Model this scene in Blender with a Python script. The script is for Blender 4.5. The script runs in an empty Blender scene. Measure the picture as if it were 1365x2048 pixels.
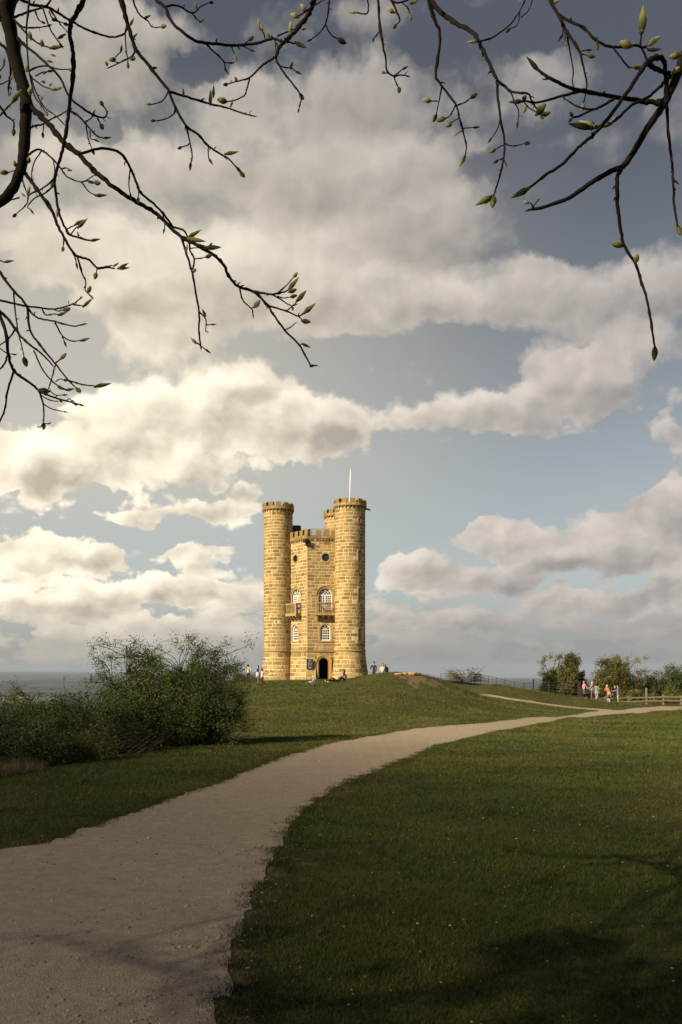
import bpy, math, random
import numpy as np
from mathutils import Vector, Matrix
from mathutils.geometry import tessellate_polygon

random.seed(7)
rng = np.random.default_rng(7)
PI = math.pi
SC = bpy.context.scene
COL = SC.collection

# ------------------------------------------------------------------ camera
F = 1700.0            # focal length in photo pixels (1365 x 2048)
YH = 1332.0           # eye level row in the photo
EYE = 1.65
cam_d = bpy.data.cameras.new('camera')
cam = bpy.data.objects.new('camera', cam_d)
COL.objects.link(cam)
cam.location = (0, 0, EYE)
cam.rotation_euler = (math.radians(90), 0, 0)
cam_d.sensor_fit = 'VERTICAL'
cam_d.sensor_height = 36.0
cam_d.sensor_width = 24.0
cam_d.lens = 36.0 * F / 2048
cam_d.shift_y = (YH - 1024) / 2048
cam_d.clip_start = 0.05
cam_d.clip_end = 200000
SC.camera = cam
SC.render.resolution_x, SC.render.resolution_y = 682, 1024

# ------------------------------------------------------------------ light
SUN_EL = math.radians(29)
SUN_AZ = math.radians(180 + 50)            # compass from +Y, clockwise: behind the camera, to the left
SUN = Vector((math.sin(SUN_AZ) * math.cos(SUN_EL), math.cos(SUN_AZ) * math.cos(SUN_EL), math.sin(SUN_EL)))
sun_d = bpy.data.lights.new('sun', 'SUN')
sun_d.energy = 5.0
sun_d.angle = math.radians(0.53)
sun_d.color = (1.0, 0.85, 0.59)
sun = bpy.data.objects.new('sun', sun_d)
COL.objects.link(sun)
sun.rotation_euler = (-SUN).to_track_quat('-Z', 'Y').to_euler()
SC.view_settings.view_transform = 'Standard'
SC.view_settings.look = 'None'
SC.view_settings.exposure = 0.6
SC.view_settings.gamma = 1.0
SC.view_settings.use_curve_mapping = False
SC.cycles.max_bounces = 6
SC.cycles.transparent_max_bounces = 12
SC.cycles.volume_bounces = 0

# ------------------------------------------------------------------ node helpers
class NT:
    def __init__(s, tree):
        s.t = tree
    def n(s, kind, **kw):
        nd = s.t.nodes.new(kind)
        for k, v in kw.items():
            setattr(nd, k, v)
        return nd
    def put(s, sock, v):
        if v is None:
            return
        if isinstance(v, bpy.types.NodeSocket):
            s.t.links.new(v, sock)
        else:
            sock.default_value = v
    def math(s, op, a, b=None, c=None, clamp=False):
        nd = s.n('ShaderNodeMath', operation=op, use_clamp=clamp)
        for i, v in enumerate((a, b, c)):
            s.put(nd.inputs[i], v)
        return nd.outputs[0]
    def vmath(s, op, a, b=None, c=None):
        nd = s.n('ShaderNodeVectorMath', operation=op)
        for i, v in enumerate((a, b, c)):
            s.put(nd.inputs[i], v)
        return nd.outputs['Value' if op in ('DOT_PRODUCT', 'LENGTH') else 'Vector']
    def noise(s, vec, scale, detail=4, rough=0.5, dist=0.0, out=0, dims='3D'):
        nd = s.n('ShaderNodeTexNoise', noise_dimensions=dims)
        s.put(nd.inputs['Vector'], vec)
        nd.inputs['Scale'].default_value = scale
        nd.inputs['Detail'].default_value = detail
        nd.inputs['Roughness'].default_value = rough
        nd.inputs['Distortion'].default_value = dist
        return nd.outputs[out]
    def mix(s, fac, a, b, blend='MIX'):
        nd = s.n('ShaderNodeMix', data_type='RGBA', blend_type=blend)
        s.put(nd.inputs[0], fac)
        s.put(nd.inputs[6], a if not isinstance(a, tuple) else (*a[:3], 1))
        s.put(nd.inputs[7], b if not isinstance(b, tuple) else (*b[:3], 1))
        return nd.outputs[2]
    def rng(s, v, a, b, c=0.0, d=1.0, smooth=True):
        nd = s.n('ShaderNodeMapRange', interpolation_type='SMOOTHSTEP' if smooth else 'LINEAR', clamp=True)
        s.put(nd.inputs[0], v)
        for i, x in enumerate((a, b, c, d)):
            s.put(nd.inputs[1 + i], x)
        return nd.outputs[0]

# ------------------------------------------------------------------ sky (world)
def build_world():
    w = bpy.data.worlds.new('World')
    SC.world = w
    w.use_nodes = True
    t = w.node_tree
    t.nodes.clear()
    N = NT(t)
    out = N.n('ShaderNodeOutputWorld')
    bg = N.n('ShaderNodeBackground')
    STR = 0.1
    bg.inputs['Strength'].default_value = STR * 0.72
    t.links.new(bg.outputs[0], out.inputs[0])
    sky = N.n('ShaderNodeTexSky')
    sky.sky_type = 'NISHITA'
    sky.sun_disc = False
    sky.sun_elevation = SUN_EL
    sky.sun_rotation = SUN_AZ
    sky.altitude = 300
    sky.dust_density = 2.0
    sky.air_density = 1.0
    d = N.n('ShaderNodeTexCoord').outputs['Generated']
    dn = N.vmath('NORMALIZE', d)
    sp = N.n('ShaderNodeSeparateXYZ')
    t.links.new(dn, sp.inputs[0])
    az = N.math('ARCTAN2', sp.outputs[0], sp.outputs[1])
    el = N.math('ARCSINE', sp.outputs[2])
    cb = N.n('ShaderNodeCombineXYZ')
    N.put(cb.inputs[0], N.math('MULTIPLY', az, 180 / PI))
    N.put(cb.inputs[1], N.math('MULTIPLY', el, 180 / PI))
    P = cb.outputs[0]                     # (azimuth, elevation) in degrees
    eld = N.math('MULTIPLY', el, 180 / PI)
    # domain warp: gives the billowing edges
    nz = N.n('ShaderNodeTexNoise', noise_dimensions='2D')
    nz.inputs['Scale'].default_value = 0.33
    nz.inputs['Detail'].default_value = 6
    nz.inputs['Roughness'].default_value = 0.58
    t.links.new(P, nz.inputs['Vector'])
    warp = N.vmath('MULTIPLY', N.vmath('SUBTRACT', nz.outputs['Color'], (0.5, 0.5, 0.5)), (2.8, 2.2, 0.0))
    PW = N.vmath('ADD', P, warp)
    # cloud masses: px, py, rx, ry in photo pixels, weight, softness of lighting
    blobs = CLOUDS
    dens = None
    lit = None
    for (px, py, rx, ry, wt) in blobs:
        a = math.degrees(math.atan((px - 682.5) / F))
        e = math.degrees(math.atan((YH - py) / F * math.cos(math.radians(a))))
        ra = math.degrees(rx / F) * math.cos(math.radians(a)) ** 2
        re = math.degrees(ry / F) * math.cos(math.radians(e)) ** 2
        q = N.vmath('MULTIPLY_ADD', PW, (1 / ra, 1 / re, 0), (-a / ra, -e / re, 0))
        d2 = N.vmath('DOT_PRODUCT', q, q)
        k = N.math('SUBTRACT', 1.0, d2, clamp=True)
        if wt > 0:
            l = N.vmath('DOT_PRODUCT', q, (-0.35, 0.9, 0))
            kl = N.math('MULTIPLY', N.math('MULTIPLY', k, l), wt)
            lit = kl if lit is None else N.math('ADD', lit, kl)
        dens = N.math('MULTIPLY', k, wt) if dens is None else N.math('MULTIPLY_ADD', k, wt, dens)
    # noise: flattened near the horizon, in a cloud-layer like mapping
    ex = N.math('EXPONENT', N.math('MULTIPLY', N.math('MAXIMUM', eld, 0.0), -0.18))
    cb2 = N.n('ShaderNodeCombineXYZ')
    sw = N.n('ShaderNodeSeparateXYZ')
    t.links.new(P, sw.inputs[0])
    N.put(cb2.inputs[0], sw.outputs[0])
    N.put(cb2.inputs[1], N.math('MULTIPLY_ADD', ex, -5.5, N.math('MULTIPLY', sw.outputs[1], 1.2)))
    Q = cb2.outputs[0]
    def puff(vec):
        a = N.noise(vec, 0.17, 8, 0.525, 0.0, dims='2D')
        v = N.n('ShaderNodeTexVoronoi', feature='SMOOTH_F1', voronoi_dimensions='2D')
        N.put(v.inputs['Vector'], vec)
        v.inputs['Scale'].default_value = 0.62
        v.inputs['Detail'].default_value = 2.4
        v.inputs['Roughness'].default_value = 0.55
        v.inputs['Smoothness'].default_value = 0.6
        b = v.outputs['Distance']
        return N.math('MULTIPLY_ADD', b, -0.20, N.math('ADD', a, 0.10))
    Qw = N.vmath('MULTIPLY_ADD', warp, (0.45, 0.45, 0), Q)
    n0 = puff(Qw)
    g0 = N.noise(Qw, 0.22, 5, 0.50, 0.0, dims='2D')
    g1 = N.noise(N.vmath('ADD', Qw, (-0.6, 1.05, 0)), 0.22, 3, 0.50, 0.0, dims='2D')
    # low streaky layer close to the horizon, and general cover away from the frame
    low = N.rng(eld, 1.0, 8.0, 0.30, 0.0)
    outside = N.rng(N.math('ABSOLUTE', N.math('MULTIPLY', az, 180 / PI)), 24, 40, 0.0, 0.12)
    high = N.rng(eld, 42, 55, 0.0, 0.04)
    bias = N.math('ADD', low, N.math('MAXIMUM', outside, high))
    D = N.math('ADD', N.math('ADD', N.math('MINIMUM', dens, 0.95), bias), N.math('MULTIPLY', N.math('ADD', n0, -0.457), N.rng(eld, 12, 24, 1.9, 1.25)))
    alpha = N.rng(D, 0.0, N.rng(eld, 12, 26, 0.29, 0.95))
    grad = N.math('MULTIPLY', N.math('SUBTRACT', g0, g1), N.rng(eld, 12, 26, 2.3, 1.35))
    L = N.math('ADD', N.math('MULTIPLY_ADD', lit, 1.15, 0.56), grad)
    L = N.math('SUBTRACT', L, N.math('MULTIPLY', N.rng(D, 0.3, 1.2), 0.16))
    L = N.rng(L, -0.30, 1.12, smooth=False)
    # glow of the sunward side of the air: warmer and brighter towards the left of the scene
    sd = N.vmath('DOT_PRODUCT', dn, (-0.80, 0.52, 0.30))
    warm = N.rng(sd, 0.35, 0.80)
    hi = N.rng(eld, 14, 38)
    k = 1 / STR
    def c(r, g, b):
        return (r * k, g * k, b * k)
    bright = N.mix(warm, c(0.64, 0.575, 0.52), c(1.22, 1.09, 0.86))
    dark = N.mix(warm, c(0.305, 0.288, 0.28), c(0.50, 0.445, 0.345))
    bright = N.mix(hi, bright, N.mix(warm, c(0.44, 0.405, 0.385), c(0.52, 0.475, 0.42)))
    dark = N.mix(hi, dark, N.mix(warm, c(0.205, 0.195, 0.195), c(0.31, 0.285, 0.25)))
    cloud = N.mix(L, dark, bright)
    # clear sky: Nishita, greyed
    hs = N.n('ShaderNodeHueSaturation')
    hs.inputs['Saturation'].default_value = 0.42
    hs.inputs['Value'].default_value = 1.0
    t.links.new(sky.outputs[0], hs.inputs['Color'])
    skyc = N.mix(1.0, hs.outputs[0], N.mix(N.rng(eld, 2, 36), (1.15, 1.12, 1.02), (0.33, 0.34, 0.37)), 'MULTIPLY')
    skyc = N.mix(0.55, skyc, N.mix(N.rng(eld, 4, 34), N.mix(warm, c(0.31, 0.365, 0.40), c(0.49, 0.535, 0.52)), c(0.112, 0.124, 0.158)))
    veil = N.math('MULTIPLY', N.math('MULTIPLY', warm, N.rng(eld, 6, 14)), N.rng(eld, 24, 36, 0.55, 0.0))
    skyc = N.mix(veil, skyc, c(0.70, 0.63, 0.51))
    # the lowest few degrees: grey murk
    murk = N.rng(eld, 0.0, 5.5, 0.85, 0.0)
    col = N.mix(alpha, skyc, cloud)
    col = N.mix(murk, col, N.mix(warm, c(0.285, 0.28, 0.275), c(0.34, 0.325, 0.305)))
    # below the horizon: dim ground tone
    col = N.mix(N.rng(eld, -1.5, -0.3, 1.0, 0.0), col, c(0.06, 0.06, 0.055))
    t.links.new(col, bg.inputs['Color'])
    w.cycles.sampling_method = 'MANUAL'
    w.cycles.sample_map_resolution = 512

CLOUDS = [
    # the big lit cumulus on the left
    (450, 815, 200, 100, 1.0), (490, 765, 75, 60, 0.8), (600, 845, 150, 80, 1.0), (255, 850, 150, 80, 1.0),
    (60, 915, 170, 75, 1.0), (300, 920, 330, 65, 0.8), (700, 840, 90, 55, 0.6),
    # its tail to the right
    (820, 835, 90, 42, 0.7), (940, 815, 80, 48, 0.9), (1040, 815, 100, 58, 0.9), (1105, 735, 65, 62, 0.8),
    (1180, 765, 105, 75, 0.8), (1270, 690, 130, 60, 0.7),
    # the high broken deck
    (300, 560, 320, 150, 1.0), (120, 470, 200, 110, 0.7), (600, 560, 290, 140, 1.0), (800, 610, 150, 95, 0.9), (330, 690, 180, 60, 0.6),
    (540, 340, 300, 140, 0.9), (250, 330, 230, 90, 0.7), (740, 400, 230, 140, 0.8), (900, 460, 170, 110, 0.7),
    (1010, 590, 210, 75, 0.9), (1210, 600, 240, 85, 0.8), (1340, 560, 130, 70, 0.6), (1080, 530, 70, 40, 0.6),
    (680, 200, 260, 110, 0.9), (1060, 180, 170, 100, 0.75), (130, 90, 300, 150, 0.9), (470, 210, 150, 70, 0.6), (860, 330, 200, 80, 0.6), (560, 60, 90, 60, 0.5), (720, 40, 110, 60, 0.6),
    (900, 260, 150, 90, 0.5), (60, 320, 130, 70, 0.5), (330, 60, 130, 50, 0.6), (1330, 240, 80, 80, 0.4), (1180, 290, 110, 40, 0.4),
    # small clouds of the middle sky
    (505, 985, 42, 30, 0.7), (420, 1022, 130, 24, 0.8), (250, 1035, 80, 26, 0.7), (1330, 880, 60, 40, 0.5), (390, 1100, 70, 20, 0.5),
    # low left bank
    (110, 1105, 160, 45, 1.0), (220, 1125, 60, 35, 0.6), (300, 1180, 200, 34, 0.9), (485, 1200, 70, 32, 0.8), (100, 1215, 180, 36, 0.7), (330, 1250, 120, 26, 0.5),
    # low right bank
    (835, 1140, 110, 45, 1.0), (1000, 1080, 95, 45, 0.9), (1090, 1105, 110, 45, 0.9), (1250, 1085, 130, 62, 1.0), (1335, 1010, 85, 65, 1.0),
    (960, 1160, 140, 38, 0.8), (1190, 1205, 160, 32, 1.0), (1340, 1155, 60, 55, 0.9), (930, 1245, 90, 24, 0.9), (1330, 1240, 90, 24, 0.7), (790, 1245, 70, 18, 0.6),
    # clear gaps
    (400, 140, 75, 40, -0.9), (195, 262, 60, 26, -0.6), (880, 70, 90, 60, -0.7), (1180, 30, 300, 70, -0.9), (1200, 440, 190, 90, -1.2),
    (830, 690, 210, 40, -0.8), (130, 650, 100, 80, -0.8), (1000, 960, 330, 85, -1.2), (620, 965, 150, 60, -0.7), (640, 705, 120, 30, -0.5), (760, 300, 90, 26, -0.4),
    (700, 990, 130, 70, -0.9), (330, 1070, 200, 30, -0.6), (600, 1100, 120, 70, -0.7), (1200, 920, 160, 60, -0.8), (15, 560, 60, 60, -0.5), (850, 1010, 160, 80, -0.7), (1010, 330, 130, 40, -0.5),
]
build_world()

# ------------------------------------------------------------------ mesh helpers
def link(o, parent=None):
    COL.objects.link(o)
    if parent is not None:
        o.parent = parent
    return o

def tag(o, label=None, cat=None, group=None, kind=None):
    if label: o['label'] = label
    if cat: o['category'] = cat
    if group: o['group'] = group
    if kind: o['kind'] = kind
    return o

def empty(name, loc=(0, 0, 0), rz=0.0):
    o = bpy.data.objects.new(name, None)
    o.location = loc
    o.rotation_euler = (0, 0, rz)
    o.empty_display_size = 0.3
    COL.objects.link(o)
    return o

def mesh_np(name, V, faces_list, mats, smooth=False, attrs=None):
    """V: (n,3); faces_list: list of int arrays (m,3) or (m,4)"""
    me = bpy.data.meshes.new(name)
    V = np.asarray(V, dtype=np.float32).reshape(-1, 3)
    faces_list = [np.asarray(f, dtype=np.int32) for f in faces_list if len(f)]
    loops = np.concatenate([f.ravel() for f in faces_list]) if faces_list else np.zeros(0, np.int32)
    sizes = np.concatenate([np.full(len(f), f.shape[1], np.int32) for f in faces_list]) if faces_list else np.zeros(0, np.int32)
    starts = np.zeros(len(sizes), np.int32)
    if len(sizes): starts[1:] = np.cumsum(sizes)[:-1]
    me.vertices.add(len(V)); me.vertices.foreach_set('co', V.ravel())
    me.loops.add(len(loops)); me.loops.foreach_set('vertex_index', loops)
    me.polygons.add(len(sizes)); me.polygons.foreach_set('loop_start', starts)
    try: me.polygons.foreach_set('loop_total', sizes)
    except Exception: pass
    me.polygons.foreach_set('use_smooth', np.full(len(sizes), smooth, dtype=bool))
    for (an, dom, arr) in (attrs or []):
        at = me.attributes.new(an, 'FLOAT', dom)
        at.data.foreach_set('value', np.asarray(arr, dtype=np.float32))
    me.update(calc_edges=True)
    me.validate()
    for m in (mats if isinstance(mats, (list, tuple)) else [mats]):
        me.materials.append(m)
    return me

def obj(name, me, parent=None):
    o = bpy.data.objects.new(name, me)
    return link(o, parent)

class MB:
    """collects simple shapes, builds ONE mesh"""
    def __init__(s):
        s.v = []; s.f = []; s.t = []; s.m = []
    def add(s, vs, fs, tint=0.5, mat=0):
        k = len(s.v)
        s.v += [tuple(v) for v in vs]
        for f in fs:
            s.f.append([i + k for i in f]); s.t.append(tint); s.m.append(mat)
    def box(s, c, size, R=None, tint=0.5, mat=0):
        hx, hy, hz = (x / 2 for x in size)
        vs = [Vector((x, y, z)) for x in (-hx, hx) for y in (-hy, hy) for z in (-hz, hz)]
        if R is not None: vs = [R @ v for v in vs]
        c = Vector(c)
        s.add([v + c for v in vs], [(0, 1, 3, 2), (4, 6, 7, 5), (0, 4, 5, 1), (2, 3, 7, 6), (0, 2, 6, 4), (1, 5, 7, 3)], tint, mat)
    def hexa(s, vs, tint=0.5, mat=0):
        """8 points: bottom 4 then top 4, counter-clockwise"""
        s.add(vs, [(3, 2, 1, 0), (4, 5, 6, 7), (0, 1, 5, 4), (1, 2, 6, 5), (2, 3, 7, 6), (3, 0, 4, 7)], tint, mat)
    def tube(s, pts, rad, n=6, tint=0.5, mat=0, cap=True):
        pts = [Vector(p) for p in pts]
        if not isinstance(rad, (list, tuple, np.ndarray)): rad = [rad] * len(pts)
        k = len(pts)
        tan = [(pts[min(i + 1, k - 1)] - pts[max(i - 1, 0)]).normalized() for i in range(k)]
        up = Vector((0, 0, 1)) if abs(tan[0].z) < 0.9 else Vector((1, 0, 0))
        a = tan[0].cross(up).normalized()
        vs = []
        for i in range(k):
            a = (a - tan[i] * a.dot(tan[i]))
            a = a.normalized() if a.length > 1e-6 else tan[i].orthogonal().normalized()
            b = tan[i].cross(a)
            for j in range(n):
                th = 2 * PI * j / n
                vs.append(pts[i] + (a * math.cos(th) + b * math.sin(th)) * rad[i])
        fs = []
        for i in range(k - 1):
            for j in range(n):
                fs.append((i * n + j, i * n + (j + 1) % n, (i + 1) * n + (j + 1) % n, (i + 1) * n + j))
        if cap:
            fs.append(tuple(range(n - 1, -1, -1))); fs.append(tuple((k - 1) * n + j for j in range(n)))
        s.add(vs, fs, tint, mat)
    def lathe(s, prof, n=12, c=(0, 0, 0), R=None, tint=0.5, mat=0):
        """prof: (r, z) list"""
        vs = []
        for (r, z) in prof:
            for j in range(n):
                th = 2 * PI * j / n
                v = Vector((r * math.cos(th), r * math.sin(th), z))
                if R is not None: v = R @ v
                vs.append(v + Vector(c))
        fs = []
        for i in range(len(prof) - 1):
            for j in range(n):
                fs.append((i * n + j, i * n + (j + 1) % n, (i + 1) * n + (j + 1) % n, (i + 1) * n + j))
        fs.append(tuple(range(n - 1, -1, -1))); fs.append(tuple((len(prof) - 1) * n + j for j in range(n)))
        s.add(vs, fs, tint, mat)
    def mesh(s, name, mats, smooth=False):
        me = bpy.data.meshes.new(name)
        me.from_pydata(s.v, [], s.f)
        at = me.attributes.new('tint', 'FLOAT', 'FACE')
        at.data.foreach_set('value', np.asarray(s.t, np.float32))
        mats = mats if isinstance(mats, (list, tuple)) else [mats]
        for m in mats: me.materials.append(m)
        if len(mats) > 1: me.polygons.foreach_set('material_index', np.asarray(s.m, np.int32))
        if smooth: me.polygons.foreach_set('use_smooth', np.ones(len(s.f), bool))
        me.update()
        return me
    def build(s, name, mats, parent=None, smooth=False):
        return obj(name, s.mesh(name, mats, smooth), parent)

# ------------------------------------------------------------------ materials
def mat_base(name, rough=0.9, spec=0.2):
    m = bpy.data.materials.new(name)
    m.use_nodes = True
    N = NT(m.node_tree)
    b = m.node_tree.nodes['Principled BSDF']
    b.inputs['Roughness'].default_value = rough
    b.inputs['Specular IOR Level'].default_value = spec
    return m, N, b

def bump(N, b, h, strength, dist):
    bn = N.n('ShaderNodeBump')
    bn.inputs['Strength'].default_value = strength
    bn.inputs['Distance'].default_value = dist
    N.put(bn.inputs['Height'], h)
    N.t.links.new(bn.outputs[0], b.inputs['Normal'])

def attr(N, name):
    return N.n('ShaderNodeAttribute', attribute_name=name).outputs['Fac']

def simple(name, colour, rough=0.85, spec=0.2, var=0.25, scale=8.0, metallic=0.0):
    m, N, b = mat_base(name, rough, spec)
    co = N.n('ShaderNodeTexCoord').outputs['Object']
    f = N.noise(co, scale, 4, 0.6)
    dk = tuple(x * (1 - var) for x in colour); lt = tuple(min(1, x * (1 + var)) for x in colour)
    N.put(b.inputs['Base Color'], N.mix(f, dk, lt))
    b.inputs['Metallic'].default_value = metallic
    return m

def geo_pos(N):
    return N.n('ShaderNodeNewGeometry').outputs['Position']

def stone_mat(name, c0, c1, c2, bumpk=0.5):
    m, N, b = mat_base(name, 0.92, 0.15)
    p = geo_pos(N)
    tint = attr(N, 'tint')
    col = N.mix(tint, c0, c1)
    big = N.noise(p, 0.35, 5, 0.6)
    col = N.mix(N.rng(big, 0.50, 0.72, 0.0, 0.55), col, c2)
    sm = N.n('ShaderNodeMapping'); sm.inputs['Scale'].default_value = (1.6, 1.6, 0.16); N.put(sm.inputs['Vector'], p)
    col = N.mix(N.rng(N.noise(sm.outputs[0], 1.0, 4, 0.6), 0.52, 0.72, 0.0, 0.36), col, (0.17, 0.115, 0.055))
    fine = N.noise(p, 14, 5, 0.7)
    col = N.mix(0.45, col, N.mix(fine, (0.35, 0.35, 0.35), (1.5, 1.5, 1.5)), 'MULTIPLY')
    mid = N.noise(p, 3.2, 4, 0.6)
    col = N.mix(N.rng(mid, 0.58, 0.70, 0, 0.32), col, (0.20, 0.135, 0.065))
    N.put(b.inputs['Base Color'], col)
    bump(N, b, N.noise(p, 22, 5, 0.7), bumpk, 0.03)
    return m

M = {}
M['stone'] = stone_mat('golden_limestone', (0.205, 0.140, 0.058), (0.465, 0.330, 0.146), (0.28, 0.175, 0.068))
M['mortar'] = stone_mat('pale_mortar', (0.60, 0.465, 0.26), (0.70, 0.55, 0.32), (0.54, 0.41, 0.22), 0.3)
M['dressed'] = stone_mat('dressed_limestone', (0.33, 0.225, 0.10), (0.46, 0.325, 0.155), (0.30, 0.20, 0.09), 0.3)
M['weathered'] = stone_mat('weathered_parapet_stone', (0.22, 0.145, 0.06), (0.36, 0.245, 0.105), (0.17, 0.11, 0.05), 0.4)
M['white'] = simple('white_paint', (0.88, 0.86, 0.80), 0.5, 0.4, 0.04)
M['pane'] = simple('dark_window_glass', (0.018, 0.019, 0.02), 0.06, 0.6, 0.2)
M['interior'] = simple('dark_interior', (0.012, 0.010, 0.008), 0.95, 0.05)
M['doorwood'] = simple('varnished_oak', (0.33, 0.16, 0.055), 0.55, 0.35, 0.3, 5)
M['lead'] = simple('dark_lead', (0.025, 0.022, 0.02), 0.6, 0.4)
M['iron'] = simple('painted_iron', (0.022, 0.022, 0.024), 0.5, 0.5)
M['signgrey'] = simple('slate_sign', (0.035, 0.035, 0.037), 0.5, 0.4, 0.1)
M['wood_grey'] = simple('weathered_wood', (0.21, 0.17, 0.115), 0.9, 0.1, 0.35, 6)
M['wood_dark'] = simple('dark_post_wood', (0.045, 0.032, 0.022), 0.9, 0.1, 0.3, 6)
M['wire'] = simple('fence_wire', (0.16, 0.15, 0.13), 0.5, 0.5)
# ------------------------------------------------------------------ terrain
def plane(y):
    return -0.0286 * np.clip(y - 5.0, 0.0, 125.0)

def Pw(px, py, D):
    return np.array(((px - 682.5) / F * D, D, EYE - (py - YH) / F * D))

_ctl = []
for (px, py, D) in [
        (525, 1374, 70), (500, 1366, 80), (628, 1373, 68), (690, 1362, 66), (700, 1358, 62), (735, 1351, 61), (760, 1347.5, 60), (800, 1346, 59), (850, 1351, 59), (885, 1361, 60),
        (800, 1400, 47), (700, 1405, 46), (600, 1400, 49), (530, 1400, 50), (800, 1440, 37.5), (900, 1420, 45), (900, 1390, 53), (700, 1440, 37), (620, 1445, 37), (540, 1450, 36),
        (640, 1464, 32.5), (530, 1476, 29), (950, 1373, 76), (1000, 1381, 82), (1062, 1387, 86), (945, 1388, 76), (1010, 1399, 72), (1100, 1411, 68), (1180, 1419, 66),
        (1000, 1430, 50), (1150, 1402, 84), (890, 1362, 100), (960, 1372, 96)]:
    p = Pw(px, py, D)
    _ctl.append((p[0], p[1], p[2] - float(plane(p[1]))))
for (x, y, z) in [(-6.6, 88, 0.22), (-2, 83.5, 0.22), (0.9, 84, 0.3), (-2, 95, 0.25), (2.5, 73, 0.30), (3.5, 90, 0.2), (-9, 90, 0.1), (-2, 108, 0.2), (10, 110, 0.05), (-12, 108, 0.0), (-6, 74, 0.02), (-4, 78, 0.12),
                  (-1.9, 60, 0.10), (-1.9, 55, -0.08), (-4, 60, -0.02), (0.25, 56.5, 0.36), (0.0, 52, 0.02), (0.1, 62, 0.50), (-0.9, 66, 0.28),
                  (9.3, 57, -0.55), (9.6, 64, -0.50), (11.2, 57, -1.02), (12.2, 65, -0.95), (13.2, 57, -1.30), (15.5, 61, -1.55), (10.6, 71, -0.70), (8.2, 53, -0.45)]:
    _ctl.append((x, y, z - float(plane(y))))
for (x, y) in [(0, 0), (-3, 5), (3, 5), (0, 10), (-4, 13), (5, 12), (-3, 20), (2, 22), (8, 20), (12, 30), (5, 30), (9, 38), (16, 42), (14, 55), (22, 60), (20, 70), (30, 80), (28, 90), (40, 95),
               (-8, 0), (8, 0), (0, -15), (-20, -15), (20, -15), (30, 20), (35, 50), (-15, 10), (-60, -40), (60, -40), (70, 60), (45, 120), (23, 86), (33, 88), (17, 62), (11, 48)]:
    _ctl.append((x, y, 0.0))
for (x, y, r) in [(-15, 45, 0.0), (-20, 80, 0.6), (-40, 60, 0.0), (-40, 120, 0.0), (70, 140, 0.0)]:
    _ctl.append((x, y, r))
_ctl = np.array(_ctl)
def _U(r2):
    return np.where(r2 > 1e-9, r2 * np.log(np.maximum(r2, 1e-9)) * 0.5, 0.0)
_n = len(_ctl)
_d2 = ((_ctl[:, None, :2] - _ctl[None, :, :2]) ** 2).sum(-1)
_A = np.zeros((_n + 3, _n + 3))
_A[:_n, :_n] = _U(_d2) + np.eye(_n) * 0.25
_A[:_n, _n] = 1; _A[:_n, _n + 1:] = _ctl[:, :2]
_A[_n, :_n] = 1; _A[_n + 1:, :_n] = _ctl[:, :2].T
_w = np.linalg.solve(_A, np.concatenate([_ctl[:, 2], np.zeros(3)]))

_EY = np.array([-60, -20, -10, 0, 5, 8, 13.6, 18.7, 22.7, 30, 45, 65, 90, 120])
_EX = np.array([-40, -28, -20, -12, -8.6, -6.8, -5.75, -5.1, -4.0, -3.7, -5.2, -8.2, -12.5, -16])
def softdrop(d, k, slope):
    """d>0: metres past the edge"""
    d = np.maximum(d, 0)
    return np.where(d < k, slope * d * d / (2 * k), slope * (d - k / 2))

PLAIN_Z = -215.0
def vnoise(x, y, s, seed=0):
    return (np.sin(x * s * 1.3 + seed) * np.cos(y * s * 1.7 + 1.3 * seed) + np.sin((x + y) * s * 0.9 + 2.1 * seed) * 0.7 + np.sin((x * 0.6 - y * 1.4) * s * 2.3 + seed * 0.7) * 0.4) / 2.1

def h(x, y):
    x = np.asarray(x, float); y = np.asarray(y, float)
    shp = np.broadcast(x, y).shape
    x = np.broadcast_to(x, shp).ravel(); y = np.broadcast_to(y, shp).ravel()
    xc = np.clip(x, -50, 70); yc = np.clip(y, -40, 130)
    out = np.empty(len(x))
    for i in range(0, len(x), 20000):
        a = xc[i:i + 20000]; b = yc[i:i + 20000]
        r2 = (a[:, None] - _ctl[None, :, 0]) ** 2 + (b[:, None] - _ctl[None, :, 1]) ** 2
        out[i:i + 20000] = _U(r2) @ _w[:_n] + _w[_n] + a * _w[_n + 1] + b * _w[_n + 2]
    z = plane(y) + out
    xe = np.interp(y, _EY, _EX)
    dl = softdrop(xe - x, 3.0, 0.42)
    ye = np.interp(x, [-30, 8, 16, 24, 30], [112, 118, 122, 100, 94])
    db = softdrop(y - ye, 5.0, 0.34)
    dr = softdrop(x - 75, 10, 0.3) + softdrop(-70 - y, 20, 0.2)
    z = z - dl - db - dr
    z = z + 0.012 * vnoise(x, y, 2.1, 1.0) + 0.03 * vnoise(x, y, 0.7, 2.0)
    far = np.maximum(z, PLAIN_Z)
    # soft landing on the plain
    t = np.clip((z - PLAIN_Z) / 60, 0, 1)
    return np.where(z < PLAIN_Z + 60, PLAIN_Z + 60 * t * t * (1.5 - 0.5 * t) * 1.0, far).reshape(shp)

def h1(x, y):
    return float(h(np.array([x]), np.array([y]))[0])

def ray(px, py, d0=2.5, d1=130.0):
    """where the sight line through a photo point meets the ground"""
    D = np.exp(np.linspace(math.log(d0), math.log(d1), 900))
    x = (px - 682.5) / F * D; z = EYE - (py - YH) / F * D
    g = h(x, D)
    idx = np.argmax(z <= g)
    if z[idx] > g[idx]: idx = len(D) - 1
    i0 = max(idx - 1, 0)
    a = z[i0] - g[i0]; b = g[idx] - z[idx]
    t = a / (a + b) if a + b > 1e-9 else 0
    d = D[i0] + (D[idx] - D[i0]) * t
    return np.array(((px - 682.5) / F * d, d))

def at(px, D):
    x = (px - 682.5) / F * D
    return Vector((x, D, h1(x, D)))

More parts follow.
